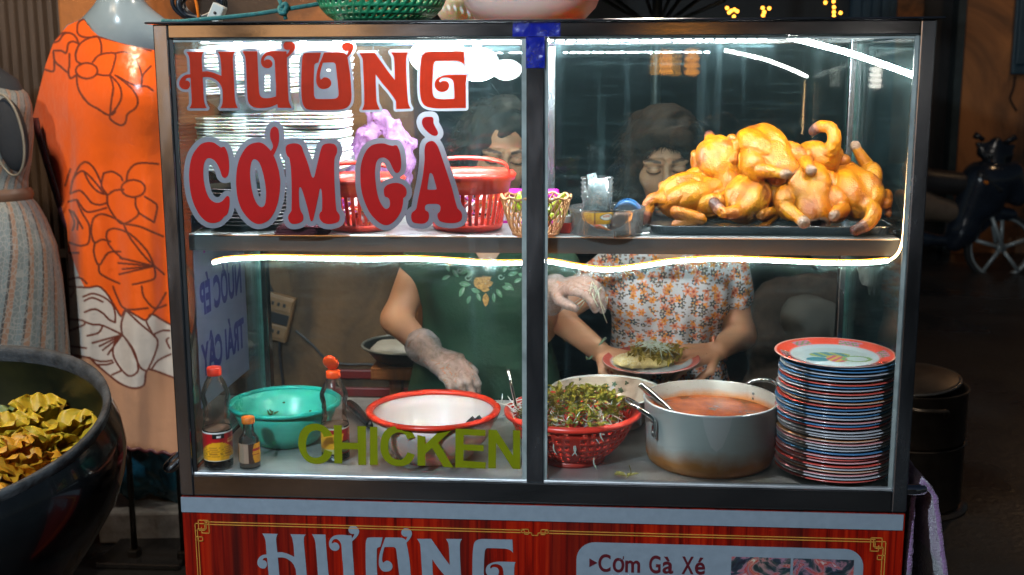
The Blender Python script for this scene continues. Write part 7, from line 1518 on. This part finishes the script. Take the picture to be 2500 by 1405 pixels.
# scooter
YSc = 6.9; S = lambda x, y, dy=0: at(x, y, YSc+dy); sct = thing('scooter', S(2440, 665)*np.array([1, 1, 0]), 'dark parked scooter with pale five spoke front wheel by the orange wall', 'scooter')
BLK = M('black_scooter_paint', (.014, .02, .03), .16, 0, .2, coat=.6); ALW = M('silver_alloy', (.34, .38, .38), .4, .3); TYR = M('tyre_rubber', (.012, .012, .012), .8)
wc = S(2441, 604); wr2 = 86/sc_at(wc)
w1_ = MB().lathe([(wr2*.86, -.045), (wr2*.97, -.035), (wr2, 0), (wr2*.97, .035), (wr2*.86, .045)], 48, wc, True, M=rot(math.pi/2)).build('wheel', TYR, sct)
MB().lathe([(wr2*.80, -.035), (wr2*.87, -.04), (wr2*.87, .04), (wr2*.80, .035)], 48, wc, True, M=rot(math.pi/2)).build('rim', ALW, w1_)
for k in range(5):
    a = k*2*math.pi/5+.35; d = np.array([math.cos(a), 0, math.sin(a)]); MB().obox(wc+np.array([0, -.03, 0])+d*wr2*.44, d, (0, 1, 0), np.cross(d, (0, 1, 0)), wr2*.40, .008, .013).build('spoke', ALW, w1_)
MB().lathe([(.0005, -.05), (.035, -.045), (.035, .045), (.0005, .05)], 16, wc, False, M=rot(math.pi/2)).build('hub', ALW, w1_)
for dy in (-.075, .075): MB().tube([wc+np.array([0, dy, 0]), S(2418, 520, dy)], .016, 8).build('fork', ALW, sct)
wc2 = wc+np.array([-1.22, 0, 0]); w2_ = MB().lathe([(wr2*.86, -.05), (wr2*.97, -.04), (wr2, 0), (wr2*.97, .04), (wr2*.86, .05)], 40, wc2, True, M=rot(math.pi/2)).build('wheel', TYR, sct); MB().lathe([(.0005, -.04), (wr2*.85, -.04), (wr2*.85, .04), (.0005, .04)], 40, wc2, False, M=rot(math.pi/2)).build('rim', ALW, w2_)
def bl(name, prims, k, h, mat):
    A = np.array([x for q in prims for x in q[:2]]); mr = max(max(q[2:4]) for q in prims)+.05
    def f_(p):
        d = None
        for q in prims: e = capd(p, *q); d = e if d is None else smin(d, e, k)
        return d
    V, Fc = nets(f_, A.min(0)-mr, A.max(0)+mr, h); return mk(name, V, Fc, mat, sct, True)
bl('front_apron', [(S(2395, 440), S(2350, 560), .15, .12), (S(2355, 560), S(2330, 590), .11, .08), (S(2430, 440), S(2405, 500), .15, .13), (S(2470, 420), S(2485, 480), .09, .08)], .06, .022, BLK)
bl('handlebar_cowl', [(S(2400, 372), S(2455, 380), .05, .06), (S(2432, 350), S(2428, 400), .05, .09), (S(2385, 352), S(2475, 358), .022, .022)], .03, .02, BLK)
bl('mudguard', [(S(2385, 560), S(2420, 520), .05, .07), (S(2420, 520), S(2470, 525), .07, .05)], .04, .02, BLK)
bl('seat', [(S(2240, 440), S(2350, 450), .10, .09), (S(2180, 430), S(2240, 440), .1, .1)], .04, .022, M('dark_seat_vinyl', (.02, .018, .018), .4)); bl('side_panel', [(S(2240, 500), S(2330, 520), .12, .08), (S(2180, 490), S(2240, 500), .12, .12)], .05, .022, M('dull_tan_panel', (.14, .10, .07), .35))
bl('floorboard', [(S(2260, 585), S(2360, 590), .05, .04), (S(2200, 560), S(2260, 585), .07, .05)], .04, .02, BLK)
bl('headlight', [(S(2395, 425, -.13), S(2442, 465, -.13), .030, .024)], .02, .012, glass('headlight_glass', (.6, .6, .6), .2, (.4, .4, .4), face=.4, streak=False)); bl('indicator', [(S(2405, 445, -.16), S(2410, 448, -.16), .012, .012)], .01, .006, M('amber_lens', (.7, .2, .02), .2))
for (x, y, x2, y2) in ((2380, 330, 2402, 342), (2480, 335, 2452, 350)): MB().tube([S(x, y), S(x2, y2)], [.028, .018], 10).build('mirror' if x > 2400 else 'grip', BLK, sct)
# parasol frame behind, fairy lights
c = at(1604, 75, 2.6); t = thing('parasol', (c[0], c[1], 0), 'dark folded parasol with grey ribs above the cart roof', 'parasol'); RB = M('grey_parasol_rib', (.10, .12, .12), .4, .6)
MB().tube([(c[0], c[1], 0), (c[0], c[1], c[2]+1.2)], .02, 12).build('pole', RB, t)
for (x, y) in ((1440, -20), (1478, -20), (1560, -60), (1640, -20), (1680, -30), (1730, -20), (1770, 0)): MB().tube([c, at(x, y, 2.6+.3*math.sin(x))], .008, 6).build('rib', RB, t)
cl = at(1600, -90, 2.6); MB().lathe([(.0005, .35), (.3, .28), (.75, .1), (1.1, -.02), (1.08, -.03), (.74, .08), (.3, .26), (.0005, .33)], 16, cl, close=False).build('canopy', M('near_black_canvas', (.012, .014, .015), .8), t)
FL = E('fairy_bulb', (1, .34, .03), 5.); fm0 = None
for k, (x, y) in enumerate(((1775, 20), (1785, 27), (1792, 41), (1800, 28), (1780, 31), (1793, 24), (1862, 20), (1878, 21), (1866, 30), (1863, 38), (2035, 4), (2036, 18), (2036, 30), (2036, 39), (2015, 7), (2052, 32))):
    p = at(x, y, 4.5); 
    if fm0 is None: o = MB().lathe([(.0005, -.008), (.006, -.006), (.008, 0), (.006, .006), (.0005, .008)], 10, (0, 0, 0), close=False).build('fairy_light', FL, None, local=True); fm0 = o.data
    else: o = link('fairy_light', fm0)
    o.location = Vector(p); tag(o, 'tiny orange fairy light '+('in the left cluster above the roof' if x < 1830 else 'in the middle strand above the roof' if x < 1900 else 'in the right strand above the roof')+', '+('highest' if k in (0, 6, 10) else ORD[k % 6+1]+' along it'), 'fairy light', 'fairy lights above the cart')
# paper lanterns across the street, mirrored in the glass
LN = E('lantern_silk', (1, .36, .04), 5.); LW = E('lantern_white', (1, .9, .8), 8.)
for k, (px, py, d, s_, m_) in enumerate(((1690, 152, 3.2, 1., LN), (1626, 152, 4.2, 1.1, LN), (2140, 190, 4.4, 1., LW))):
    v_ = at(px, py, d); p = np.array([v_[0], .012-d, v_[2]]); t = thing('lantern', p-np.array([0, 0, .1*s_]), ['nearest glowing orange lantern across the street', 'second glowing orange lantern across the street', 'white glowing lantern across the street at the right', 'far small orange lantern across the street'][k], 'lantern', 'lanterns across the street')
    for q in range(4): MB().lathe([(.012*s_, -.014*s_), (.030*s_, -.009*s_), (.034*s_, 0), (.03*s_, .009*s_), (.012*s_, .014*s_)], 20, p+np.array([0, 0, (q-1.5)*.03*s_]), close=False).build('lantern_tier', m_, t)
    MB().tube([p+np.array([0, 0, .06*s_]), p+np.array([0, 0, 1.6])], .004, 6).build('cord', DARK, t)
